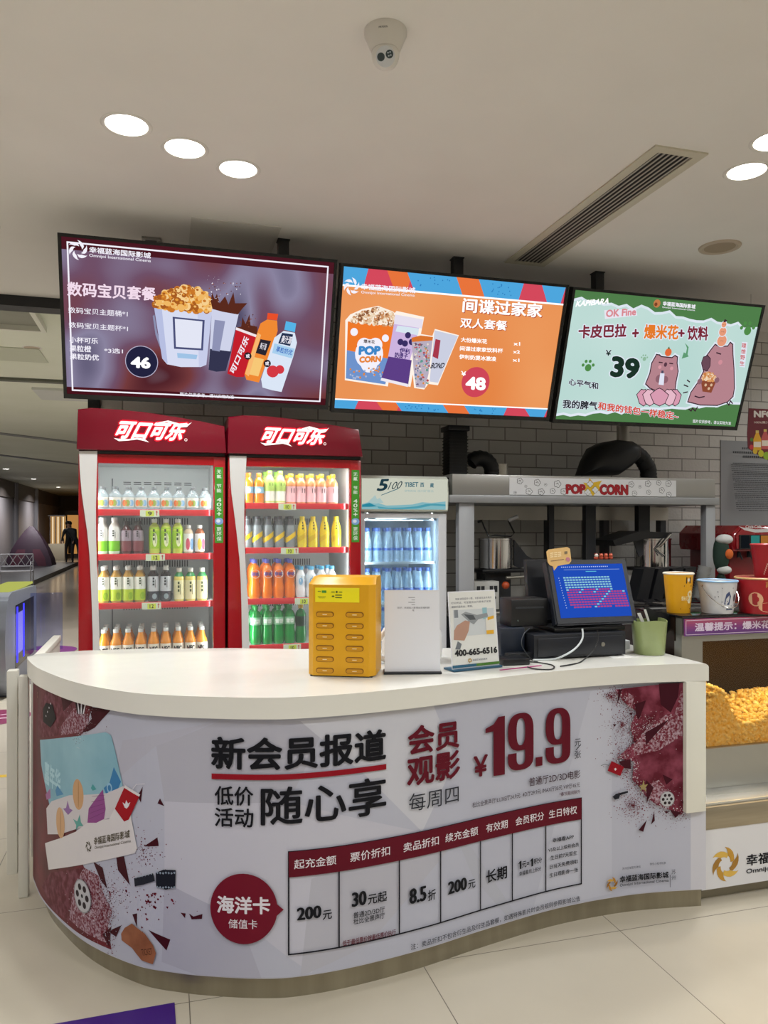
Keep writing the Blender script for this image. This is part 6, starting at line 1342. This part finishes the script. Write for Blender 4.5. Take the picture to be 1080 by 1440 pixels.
# point of sale terminal
DY = 2.85; dx0, dx1 = XatY(751, DY), XatY(880, DY)
t = thing('cash_drawer', 'flat black cash drawer under the blue seat map display', 'cash drawer', ((dx0+dx1)/2, DY+.13, 1.0005))
b = MB(); b.box((dx0, DY, 1.006), (dx1, DY+.28, 1.104), .004); b.build('housing', mat('#15181f', .4), t)
b = MB(); b.box((dx0+.015, DY-.006, 1.015), (dx1-.015, DY-.0003, 1.09), .003); dr = b.build('drawer_front', mat('#181b23', .35), t); b = MB(); b.lathe([(.009, -.003), (.009, .004)], 14, ((dx0+dx1)/2+.1, DY-.006, 1.055), ax='y'); b.build('lock', STEEL_D, dr)
for x in (dx0+.03, dx1-.03):
    for y in (DY+.03, DY+.25): b = MB(); b.lathe([(.012, 1.0005), (.012, 1.006)], 12, (x, y, 0)); b.build('foot', BLACK, t)
mx0, mx1 = XatY(783, DY+.02), XatY(897.5, DY+.02); mz = ZatY(840, 877.5, DY+.02); Om = Vector((mx0, DY+.02, mz)); ln_ = math.radians(19)
Um, Vm, Nm = Vector((1, 0, 0)), Vector((0, math.sin(ln_), math.cos(ln_))), Vector((0, -math.cos(ln_), math.sin(ln_))); mw = mx1-mx0; mh = .285
t = thing('pos_terminal', 'black ticket terminal whose tilted screen shows a blue seat map', 'ticket terminal', ((mx0+mx1)/2, DY+.15, 1.1045))
b = MB(); b.box((mx0+.0, DY+.04, 1.1045), (mx1-.05, DY+.24, 1.122), .004); b.build('stand_base', BLACK, t)
b = MB(); b.extr([(mx0+.14, DY+.1, 1.122), (mx0+.14, DY+.2, 1.122), (mx0+.14, DY+.2, 1.25), (mx0+.14, DY+.14, 1.27)], (.1, 0, 0)); b.build('stand_neck', BLACK, t)
b = MB()
def mbox(b, u0, u1, v0, v1, d0, d1): b.extr([Om+Um*u+Vm*v+Nm*d0 for u, v in ((u0, v0), (u1, v0), (u1, v1), (u0, v1))], Nm*(d1-d0))
mbox(b, 0, mw, 0, mh, -.045, 0); es = [e for e in b.bm.edges]; bmesh.ops.bevel(b.bm, geom=es, offset=.006, segments=2, affect='EDGES'); fr = b.build('customer_display', mat('#1a1e27', .4), t)
m3, inv = plane_map(Om+Nm*.0006, Um, Vm, Nm); a = Art(m3, inv, .0001)
a.zoom(620, 580, .2778)
S0 = [a.uv(p) for p in ((588, 780), (922, 768), (962, 1036), (610, 1045))]; ua, ub, va, vb_ = .024, mw-.024, .030, mh-.022
a.rectuv(ua, va, ub, vb_, em('#2352c4', .85)); W_E = em('#cfe0ff', .8); sw_, sh_ = ub-ua, vb_-va
for k in range(24): a.rectuv(ua+sw_*(.12+k*.028), vb_-.014, ua+sw_*(.12+k*.028)+.005, vb_-.010, W_E)
a.rectuv(ua+.05, vb_-.026, ub-.02, vb_-.024, em('#9fb8ee', .8)); a.rectuv(ua+sw_*.45, vb_-.035, ua+sw_*.6, vb_-.032, em('#6ad0e6', .8))
for r_ in range(13):
    for c_ in range(20):
        lit = r_ < 5 or (r_+c_) % 5 == 0
        if r_ < 6 and c_ > 15: continue
        m = em('#9ad6ea', .8) if lit and not (r_ > 6 and (c_*7+r_*3) % 4) else em('#c94a8a', .8)
        if r_ == 12 and c_ % 7 == 0: continue
        a.rectuv(ua+sw_*(.12+.041*c_), vb_-sh_*(.27+.048*r_), ua+sw_*(.12+.041*c_)+sw_*.033, vb_-sh_*(.27+.048*r_)+sh_*.028, m)
    a.rectuv(ua+sw_*.05, vb_-sh_*(.27+.048*r_), ua+sw_*.06, vb_-sh_*(.27+.048*r_)+.003, W_E)
a.build('seat_map', fr)
sx0, sx1 = XatY(746, DY+.2), XatY(786, DY+.2)
b = MB(); b.extr([(sx0, DY+.205, 1.125), (sx1+.06, DY+.205, 1.125), (sx1+.06, DY+.265, 1.40), (sx0+.012, DY+.265, 1.40)], (0, .03, 0)); b.build('staff_display', mat('#15171c', .4), t)
b = MB(); b.box((sx0+.04, DY+.2, 1.1045), (sx1, DY+.25, 1.14)); b.build('staff_display_foot', BLACK, t)
# card and figurines on the terminal
def on_m(px, py, lift):
    q = inv(px, py); return Om+Um*q[0]+Vm*q[1]+Nm*lift
t = thing('speech_bubble_card', 'tan speech bubble card stuck on the top left corner of the ticket terminal', 'card', on_m(785, 785, .001))
ol = [(768, 776), (771, 773), (797, 769.5), (801, 772), (803, 789), (800, 793), (784, 796), (779, 802.5), (777, 796.5), (773, 795), (770, 791)]
b = MB(); b.extr([on_m(x, y, .001) for x, y in ol], Nm*.003); cd = b.build('card', mat('#cfa763', .4), t)
a = Art(lambda u, v, l: Om+Um*u+Vm*v+Nm*(.0042+l), inv, .0001)
for k in range(3):
    for q in range(3): a.poly([(773+q*5.5, 778+k*2.6-q*.6), (777.5+q*5.5, 777.3+k*2.6-q*.6), (777.6+q*5.5, 778.6+k*2.6-q*.6), (773+q*5.5, 779.3+k*2.6-q*.6)], mat('#e9d2a0', .4))
a.poly([(774, 789), (792, 786.5), (792, 787.3), (774, 789.8)], mat('#6a4a2a', .4)); a.circ((798, 787), 3.2, mat('#b56a7a', .4), 12); a.poly([(793, 776), (797, 775.5), (797.3, 779), (793.3, 779.5)], mat('#6a5a3a', .4)); a.build('card_print', cd)
for k in range(4):
    pt = Om+Um*(mw*.645+.024*k)+Vm*(mh+.0012)-Nm*.016
    t = thing('figurine', '%s tiny figurine from left on the top edge of the ticket terminal' % ('first, partly white' if k == 0 else ORDN[k]), 'figurine', pt, 'tiny red figurines on the ticket terminal')
    b = MB(); b.ell((pt.x, pt.y, pt.z+.008), .010, .009, .009); b.build('body', mat('#b5482e', .5), t)
    b = MB(); b.ell((pt.x, pt.y-.002, pt.z+.0195), .0085, .008, .0075); hd = b.build('head', mat('#d8cfc6' if k == 0 else '#b8502f', .5), t)
    b = MB(); b.ell((pt.x-.005, pt.y, pt.z+.0262), .003, .003, .003); b.ell((pt.x+.005, pt.y, pt.z+.0262), .003, .003, .003); b.build('ears', mat('#9a3a26', .5), hd)
# boxes left of the drawer
lx0, lx1 = XatY(707, 2.9), dx0-.006
t = tag(simple('power_adapter_box', (lx0, 2.92, 1.0005), (lx1, 3.12, 1.128), mat('#1b2433', .4), .005, None), 'dark blue-black box on the counter left of the cash drawer', 'box')
ux0, ux1 = XatY(719, 2.93), XatY(770.5, 2.93)
t = thing('receipt_printer', 'black receipt printer standing on the dark box left of the terminal', 'printer', ((ux0+ux1)/2, 3.0, 1.129))
b = MB(); b.box((ux0, 2.93, 1.129), (ux1, 3.05, 1.245), .006); b.build('housing', mat('#101114', .4), t)
b = MB(); b.box((ux0+.02, 2.9275, 1.205), (ux1-.02, 2.9298, 1.212)); b.build('paper_slot', mat('#2f3238', .4), t)
b = MB(); b.ball((ux0+.03, 2.929, 1.155), .004, 8, 6); b.build('power_light', mat('#3f4f4a', .3), t)
p = onZ(708, 937, 1.0); t = tag(simple('network_box', (p.x, p.y, 1.0005), (p.x+.115, p.y+.09, 1.026), mat('#101216', .35), .003, None), 'small black network box lying beside the phone number sign', 'network box')
p = onZ(706, 926, 1.0); t = tag(simple('power_strip', (p.x, 2.872, 1.0005), (p.x+.14, 2.914, 1.03), mat('#17191d', .4), .004, None), 'black power strip lying behind the small network box', 'power strip')
def cable(label, pts, r, m):
    q = Vector(pts[0]); o = MB(); P_ = spline3(pts); o.tube(P_, r, 8); return tag(o.build('cable', m), label, 'cable', 'cables on the counter')
def spline3(P):
    out = []
    for i in range(len(P)-1):
        p0, p1, p2, p3 = [Vector(P[max(0, min(len(P)-1, j))]) for j in (i-1, i, i+1, i+2)]
        for t in range(8): t /= 8; out.append(0.5*((2*p1)+(p2-p0)*t+(2*p0-5*p1+4*p2-p3)*t*t+(3*p1-p0-3*p2+p3)*t**3))
    out.append(Vector(P[-1])); return out
def g(px, py, z=1.004): q = onZ(px, py, z); return (q.x, q.y, z)
def f(px, py, Y): q = onY(px, py, Y); return tuple(q)
cable('thick white cable looping down in front of the cash drawer', [f(819, 884, DY-.02), f(819, 898, DY-.03), f(810, 911, DY-.04), f(795, 921, DY-.05), g(778, 927, 1.005), g(750, 928, 1.005)], .004, mat('#c9d0d2', .4))
cable('black cable with white tip hanging at the right of the cash drawer', [f(840, 886, DY-.02), f(841, 900, DY-.03), f(834, 915, DY-.04), g(818, 930), g(805, 934), g(788, 937)], .0028, BLACK)
cable('thin black cable curling over the white counter edge zone before the drawer', [g(735, 930), g(760, 932), g(778, 936), g(776, 941), g(755, 941), g(742, 938)], .0025, BLACK)
cable('thin grey cable arching from the printer to the power strip', [f(744, 884, 2.905), f(736, 893, 2.87), f(734, 908, 2.85), g(747, 927), g(756, 931)], .0022, mat('#30343a', .4))
p = onZ(704, 943, 1.0); q = onZ(762, 936.5, 1.0); d_ = (q-p).normalized(); n_ = Vector((-d_.y, d_.x, 0))*.008
b = MB(); b.extr([p+Vector((0, 0, .0005)), q+Vector((0, 0, .0005)), q+n_+Vector((0, 0, .0005)), p+n_+Vector((0, 0, .0005))], (0, 0, .002)); tag(b.build('pink_strip', mat('#b02a78', .4)), 'thin pink plastic strip lying in front of the network box', 'strip')
# green cup and what stands in it
p = onZ(923, 922, 1.0); cxg, cyg = p.x, p.y+.05; zc = cxg*_S+cyg*_C; k = zc/1080; rt, rb, hc = 24.3*k, 21*k, 47.5*k
t = thing('green_cup', 'pale green plastic cup holding white paper straws at the right end of the counter', 'cup', (cxg, cyg, 1.0015))
b = MB(); n = 36
def ring(r, z, wv): return [(cxg+r*math.cos(2*math.pi*i/n), cyg+r*math.sin(2*math.pi*i/n), z+wv*math.sin(3*2*math.pi*i/n+.6)) for i in range(n)]
b.loft([ring(rb-.002, 1.0015, 0), ring(rb, 1.004, 0), ring(rt, 1.0015+hc, .004), ring(rt-.003, 1.0015+hc, .004), ring(rb-.003, 1.008, 0)], True, True); b.build('cup_wall', mat('#92a06a', .3, coat=.3), t, smooth=50)
def stick(label, pa, pb, wd_, m, dy0, dy1):
    A_, B_ = Vector(f(*pa, cyg+dy0)), Vector(f(*pb, cyg+dy1)); d = (B_-A_).normalized(); s_ = Vector((1, 0, 0))*wd_
    b = MB(); b.extr([A_-s_, A_+s_, B_+s_*1.1, B_-s_*1.1], (0, .002, 0)); return tag(b.build('paper_straw', m), label, 'straw', 'paper straws in the green cup')
stick('wider white paper straw leaning left out of the green cup', (915, 900), (898.5, 862), .0075, mat('#d9dad6', .5), .0, -.01)
stick('narrow white paper straw leaning out of the middle of the green cup', (921, 900), (907, 857), .005, mat('#e2e3e0', .5), .012, 0)
b = MB(); ol = [(910, 872), (905, 852), (925, 860), (957, 866), (946, 878), (935, 895), (918, 895)]; b.extr([Vector(f(x, y, cyg+.03)) for x, y in ol], (0, .003, 0)); tag(b.build('black_sheet', mat('#131519', .3)), 'folded black plastic sheet sticking out of the green cup', 'sheet')
p = onZ(863, 926, 1.0); q = onZ(938, 925, 1.0); b = MB(); b.box((p.x, p.y, 1.0002), (q.x, q.y+.12, 1.0012)); tag(b.build('paper_sheet', mat('#e4e4e0', .5), smooth=0), 'white paper sheet lying under the green cup', 'paper')
p = onZ(890, 914, 1.0); b = MB(); b.box((p.x-.05, p.y+.02, 1.0005), (p.x+.0, p.y+.09, 1.04), .004); tag(b.build('paper_stack', mat('#c9cbcd', .5)), 'small pale paper stack between the cash drawer and the green cup', 'paper')

# ------------------------------------------------------------------ left side: gate, turnstile, floor marks
t = thing('staff_gate', 'white swing gate panel between the counter end and left red cooler', 'gate', (-.56, 3.75, 0))
b = MB(); b.box((-.582, 3.49, .0), (-.545, 3.535, .925), .004); b.build('post', mat('#d3d1c6', .4), t)
b = MB(); b.box((-.632, 3.52, .09), (-.59, 3.57, .945), .005); b.build('folded_leaf', mat('#cfcdc2', .4), t)
b = MB(); b.box((-.56, 3.66, .1), (-.53, 4.40, .94), .004); b.build('panel', mat('#cfcdc4', .4), t)
b = MB(); b.box((-.565, 3.655, .94), (-.525, 4.41, .97), .004); b.build('top_rail', mat('#dedcd2', .4), t)
for z in (.25, .75): b = MB(); b.lathe([(.006, z), (.006, z+.05)], 10, (-.586, 3.54, 0)); b.build('hinge', STEEL_D, t)
TX0, TX1 = -1.66, -1.35
t = thing('turnstile', 'grey metal entrance turnstile with violet lit side panel at the left edge', 'turnstile', (-1.5, 8.3, 0))
b = MB(); pr = [(7.62, 0), (9.2, 0), (9.2, .9), (7.75, .94), (7.6, .9), (7.5, .78), (7.45, .5), (7.5, .15)]
b.extr([(TX0, y, z) for y, z in pr], (TX1-TX0, 0, 0)); es = [e for e in b.bm.edges if abs(e.verts[0].co.x-e.verts[1].co.x) < 1e-4]; bmesh.ops.bevel(b.bm, geom=[e for e in b.bm.edges if abs(e.verts[0].co.x-e.verts[1].co.x) > .1], offset=.03, segments=3, affect='EDGES'); bd = b.build('housing', mat('#8d929e', .35, .6), t)
b = MB(); b.box((TX0+.03, 7.8, .925), (TX1-.03, 9.15, .947)); b.build('lit_top', em('#c9cf6a', .75), t)
b = MB(); b.box((TX1-.002, 7.95, .2), (TX1+.003, 9.0, .8)); b.build('side_glass', mat('#14161f', .1), t)
for y in (8.0, 8.35): b = MB(); b.box((TX1+.003, y, .25), (TX1+.006, y+.05, .78)); b.build('violet_light', em('#3a38ff', 2.2), t)
b = MB(); b.box((TX1+.006, 8.75, .25), (TX1+.32, 8.765, .85), .004); b.build('glass_wing', glassy('#dfe4fa', .985, .03, '#4a55c0', 'wing_glass'), t)
lamp('turnstile_glow', 'AREA', (TX1+.03, 8.3, .5), 1.2, (.25, .22, 1), (0, math.pi/2, 0), .4, .5)
p = onZ(8, 1008, 0); b = MB(); b.lathe([(.27, 0.0004), (.27, .0012)], 32, (p.x-.08, p.y, 0)); t = tag(b.build('floor_decal', mat('#7a1a48', .4)), 'round magenta floor sticker on the tiles left of the white counter', 'floor sticker')
a = Art(lambda u, v, l: Vector((p.x-.08+u, p.y+v, .0014+l)), None, .0001); a.lineuv([(-.05, .05), (.08, .09), (.16, .08)], .02, mat('#d9b9c9', .4)); a.rectuv(-.02, -.06, .18, -.03, mat('#d9b9c9', .4)); a.build('decal_print', t)
p = onZ(60, 915, 0); b = MB(); b.lathe([(.4, 0.0004), (.4, .0012)], 32, (p.x, p.y, 0)); tag(b.build('floor_decal', mat('#5a1a5a', .4)), 'dark purple floor sticker in the corridor just above the counter corner', 'floor sticker')
b = MB(); p, q = onZ(-60, 1097, 0), onZ(23, 1092, 0); b.extr([(p.x, p.y, .0004), (q.x, q.y, .0004), (q.x, q.y+.05, .0004), (p.x, p.y+.05, .0004)], (0, 0, .0008)); tag(b.build('floor_tape', mat('#d9b41a', .4)), 'yellow tape strip on the floor at the left edge', 'tape')
p1, p2 = onZ(245.5, 1411, 0), onZ(80, 1440.5, 0); d_ = (p2-p1).normalized(); n_ = Vector((-d_.y, d_.x, 0))
b = MB(); c1, c2 = p1, p1+d_*1.2; b.extr([(c.x, c.y, .0004) for c in (c1, c2, c2+n_*.7, c1+n_*.7)], (0, 0, .003)); tag(b.build('floor_mat', mat('#3a1670', .35)), 'purple floor mat corner at the lower left of the picture', 'mat')

# ------------------------------------------------------------------ far corridor
p = onZ(44, 795, .12); t = thing('tent', 'dark purple dome tent far down the dim corridor', 'tent', (p.x, p.y, .1205))
b = MB(); rr = .78; rings = []
for z, s_ in ((0, 1), (.25, .93), (.6, .75), (.95, .52), (1.25, .27), (1.42, .08)): rings.append([(p.x+rr*s_*x, p.y+rr*s_*y, z+.1205) for x, y in ((-1, -.75), (0, -.9), (1, -.75), (1, .75), (0, .9), (-1, .75))])
b.loft(rings); b.build('canopy', mat('#33142c', .6), t)
b = MB(); b.loft([[(p.x+.6*s_*x, p.y-rr*.93*ss, z+.1205) for x in (-1, -.5, 0, .5, 1)] for z, s_, ss in ((0, 1, .9), (.3, .9, .85), (.6, .62, .7))], False, False, False); b.build('door_panel', mat('#5a2438', .6), t)
p = onZ(18, 829, 0); t = thing('metal_bench', 'white lattice metal bench in the corridor above the turnstile', 'bench', (p.x, p.y, 0)); WM = mat('#aaa9ad', .3, .4)
x0, y0 = p.x-.35, p.y
for x in (x0, x0+.75):
    for y in (y0, y0+.4): b = MB(); b.tube([(x, y, 0), (x, y, .42 if y == y0 else .85)], .016, 8); b.build('leg', WM, t)
b = MB(); b.box((x0-.02, y0-.02, .42), (x0+.77, y0+.42, .445)); b.build('seat', WM, t)
b = MB()
for z in (.55, .85): b.tube([(x0, y0+.4, z), (x0+.75, y0+.4, z)], .014, 8)
for k in range(4): b.tube([(x0+.19*k, y0+.4, .55), (x0+.19*(k+1), y0+.4, .85)], .008, 6); b.tube([(x0+.19*(k+1), y0+.4, .55), (x0+.19*k, y0+.4, .85)], .008, 6)
b.build('lattice_back', WM, t)
for x in (x0, x0+.75): b = MB(); b.tube([(x, y0+.4, .66), (x, y0+.05, .66), (x, y0, .6), (x, y0, .42)], .014, 8); b.build('armrest', WM, t)
p = onZ(79, 788, 0); t = thing('display_case', 'warm lit glass display case with bright hanging bars far down the corridor', 'display case', (p.x, p.y, 0))
b = MB(); b.box((p.x-.32, p.y, 0), (p.x+.35, p.y+.5, .75), .01); b.build('base', mat('#b9ad96', .4), t)
b = MB(); b.box((p.x-.32, p.y+.45, .75), (p.x+.35, p.y+.5, 2.0)); b.build('lit_back', em('#b98f5a', .8), t)
for k in range(6): b = MB(); b.tube([(p.x-.27+.11*k, p.y+.15, .76), (p.x-.27+.11*k, p.y+.15, 1.98)], .022, 8); b.build('bar', em('#ffe9c4', 1.1) if k % 2 else CHROME, t)
b = MB(); b.box((p.x-.34, p.y-.02, 2.0), (p.x+.37, p.y+.52, 2.06)); b.build('top', mat('#4a4440', .4), t)
p = onZ(100, 788, 0); t = thing('shop_window', 'amber lit shop window behind the two people far down the corridor', 'shop window', (p.x+.2, p.y+3, 0))
b = MB(); b.box((p.x-.5, p.y+3, .2), (p.x+1.1, p.y+3.1, 2.1)); b.build('lit_pane', em('#c98f4e', .75), t)
b = MB(); b.box((p.x-.6, p.y+2.98, 0), (p.x+1.2, p.y+3.1, .2)); b.build('sill', mat('#4a4440', .4), t)
b = MB(); b.box((p.x-.6, p.y+2.98, 2.1), (p.x+1.2, p.y+3.12, 2.3)); b.build('lintel', mat('#3a3634', .4), t)
for k in range(3): b = MB(); b.box((p.x-.45+.5*k, p.y+2.9, .21), (p.x-.3+.5*k, p.y+2.98, 1.6)); b.build('shelf_unit', mat('#2a2420', .5), t)
def person(label, px, py, lean, top, legs, hair):
    p = onZ(px, py, 0)
    J = {'pel': (0, 0, .95), 'wst': (lean*.12, 0, 1.08), 'chs': (lean*.45, 0, 1.32), 'nck': (lean*.7, 0, 1.47), 'hed': (lean*.85, -.02, 1.60), 'top': (lean*.95, -.02, 1.70),
         'hl': (-.09, 0, .9), 'kl': (-.1, -.03, .5), 'al': (-.1, .02, .09), 'tl': (-.1, -.14, .04), 'hr': (.09, 0, .9), 'kr': (.12, -.06, .5), 'ar': (.13, .05, .09), 'tr': (.13, -.11, .04),
         'sl': (lean*.55-.19, 0, 1.40), 'el': (lean*.7-.25, -.06, 1.12), 'wl': (lean*.9-.2, -.2, .92), 'fl': (lean*.9-.19, -.25, .85), 'sr': (lean*.55+.19, 0, 1.40), 'er': (lean*.7+.25, -.04, 1.12), 'wr': (lean*.9+.22, -.18, .92), 'fr': (lean*.9+.21, -.23, .85)}
    E = [('pel', 'wst'), ('wst', 'chs'), ('chs', 'nck'), ('nck', 'hed'), ('hed', 'top'), ('pel', 'hl'), ('hl', 'kl'), ('kl', 'al'), ('al', 'tl'), ('pel', 'hr'), ('hr', 'kr'), ('kr', 'ar'), ('ar', 'tr'), ('chs', 'sl'), ('sl', 'el'), ('el', 'wl'), ('wl', 'fl'), ('chs', 'sr'), ('sr', 'er'), ('er', 'wr'), ('wr', 'fr')]
    R = {'pel': .15, 'wst': .14, 'chs': .16, 'nck': .06, 'hed': .095, 'top': .07, 'hl': .095, 'kl': .065, 'al': .045, 'tl': .04, 'sl': .07, 'el': .05, 'wl': .035, 'fl': .035}
    ks = list(J); me = bpy.data.meshes.new('person'); me.from_pydata([J[k] for k in ks], [(ks.index(a_), ks.index(b_)) for a_, b_ in E], []); o = bpy.data.objects.new('person', me); C.objects.link(o)
    md = o.modifiers.new('s', 'SKIN')
    for i, k in enumerate(ks):
        r = R.get(k, R.get(k[0]+'l', .05)); me.skin_vertices[0].data[i].radius = (r, r*.8)
    me.skin_vertices[0].data[0].use_root = True; o.modifiers.new('d', 'SUBSURF').levels = 1
    dg = bpy.context.evaluated_depsgraph_get(); m2 = bpy.data.meshes.new_from_object(o.evaluated_get(dg)); bpy.data.objects.remove(o)
    for m in (mat(top, .7), mat(legs, .7), mat('#a9806a', .6)): m2.materials.append(m)
    for pl in m2.polygons:
        c = pl.center; pl.material_index = 2 if (c.z > 1.47 and abs(c.x-lean*.85) < .14) or (c.z < .95 and abs(c.x-lean*.9) > .12 and c.y < -.13 and c.z > .75) else 1 if c.z < .95 else 0; pl.use_smooth = True
    o = bpy.data.objects.new('person', m2); C.objects.link(o); o.location = (p.x, p.y, 0); ORG[o.name] = Vector(o.location); tag(o, label, 'person')
    b = MB(); b.ell((lean*.9, .01, 1.67), .1, .105, .1); b.build('hair', mat(hair, .6), o, True)
person('person in dark clothes standing upright beside the lit display case', 97, 793, .02, '#1d1b20', '#16161a', '#0f0e10')
person('person in dark clothes leaning sideways beside the left red cooler', 106, 794, -.32, '#17161b', '#141418', '#0e0d0f')
a = Art(lambda u, v, l: Vector((XL+.002+l, 21.5+u, 1.95+v)), None, .001); w_o = MB(); w_o.box((XL+.0005, 21.0, 1.9), (XL+.0015, 24.0, 2.32)); t = tag(w_o.build('wall_lettering', LEFTP, smooth=0), 'dark lettering on the corridor wall at the left edge', 'lettering')
a.text('情区', (1.3, 0), (2.2, 0), (1.3, .34), mat('#1a181c', .5), .03, raw=True); a.build('letters', t)
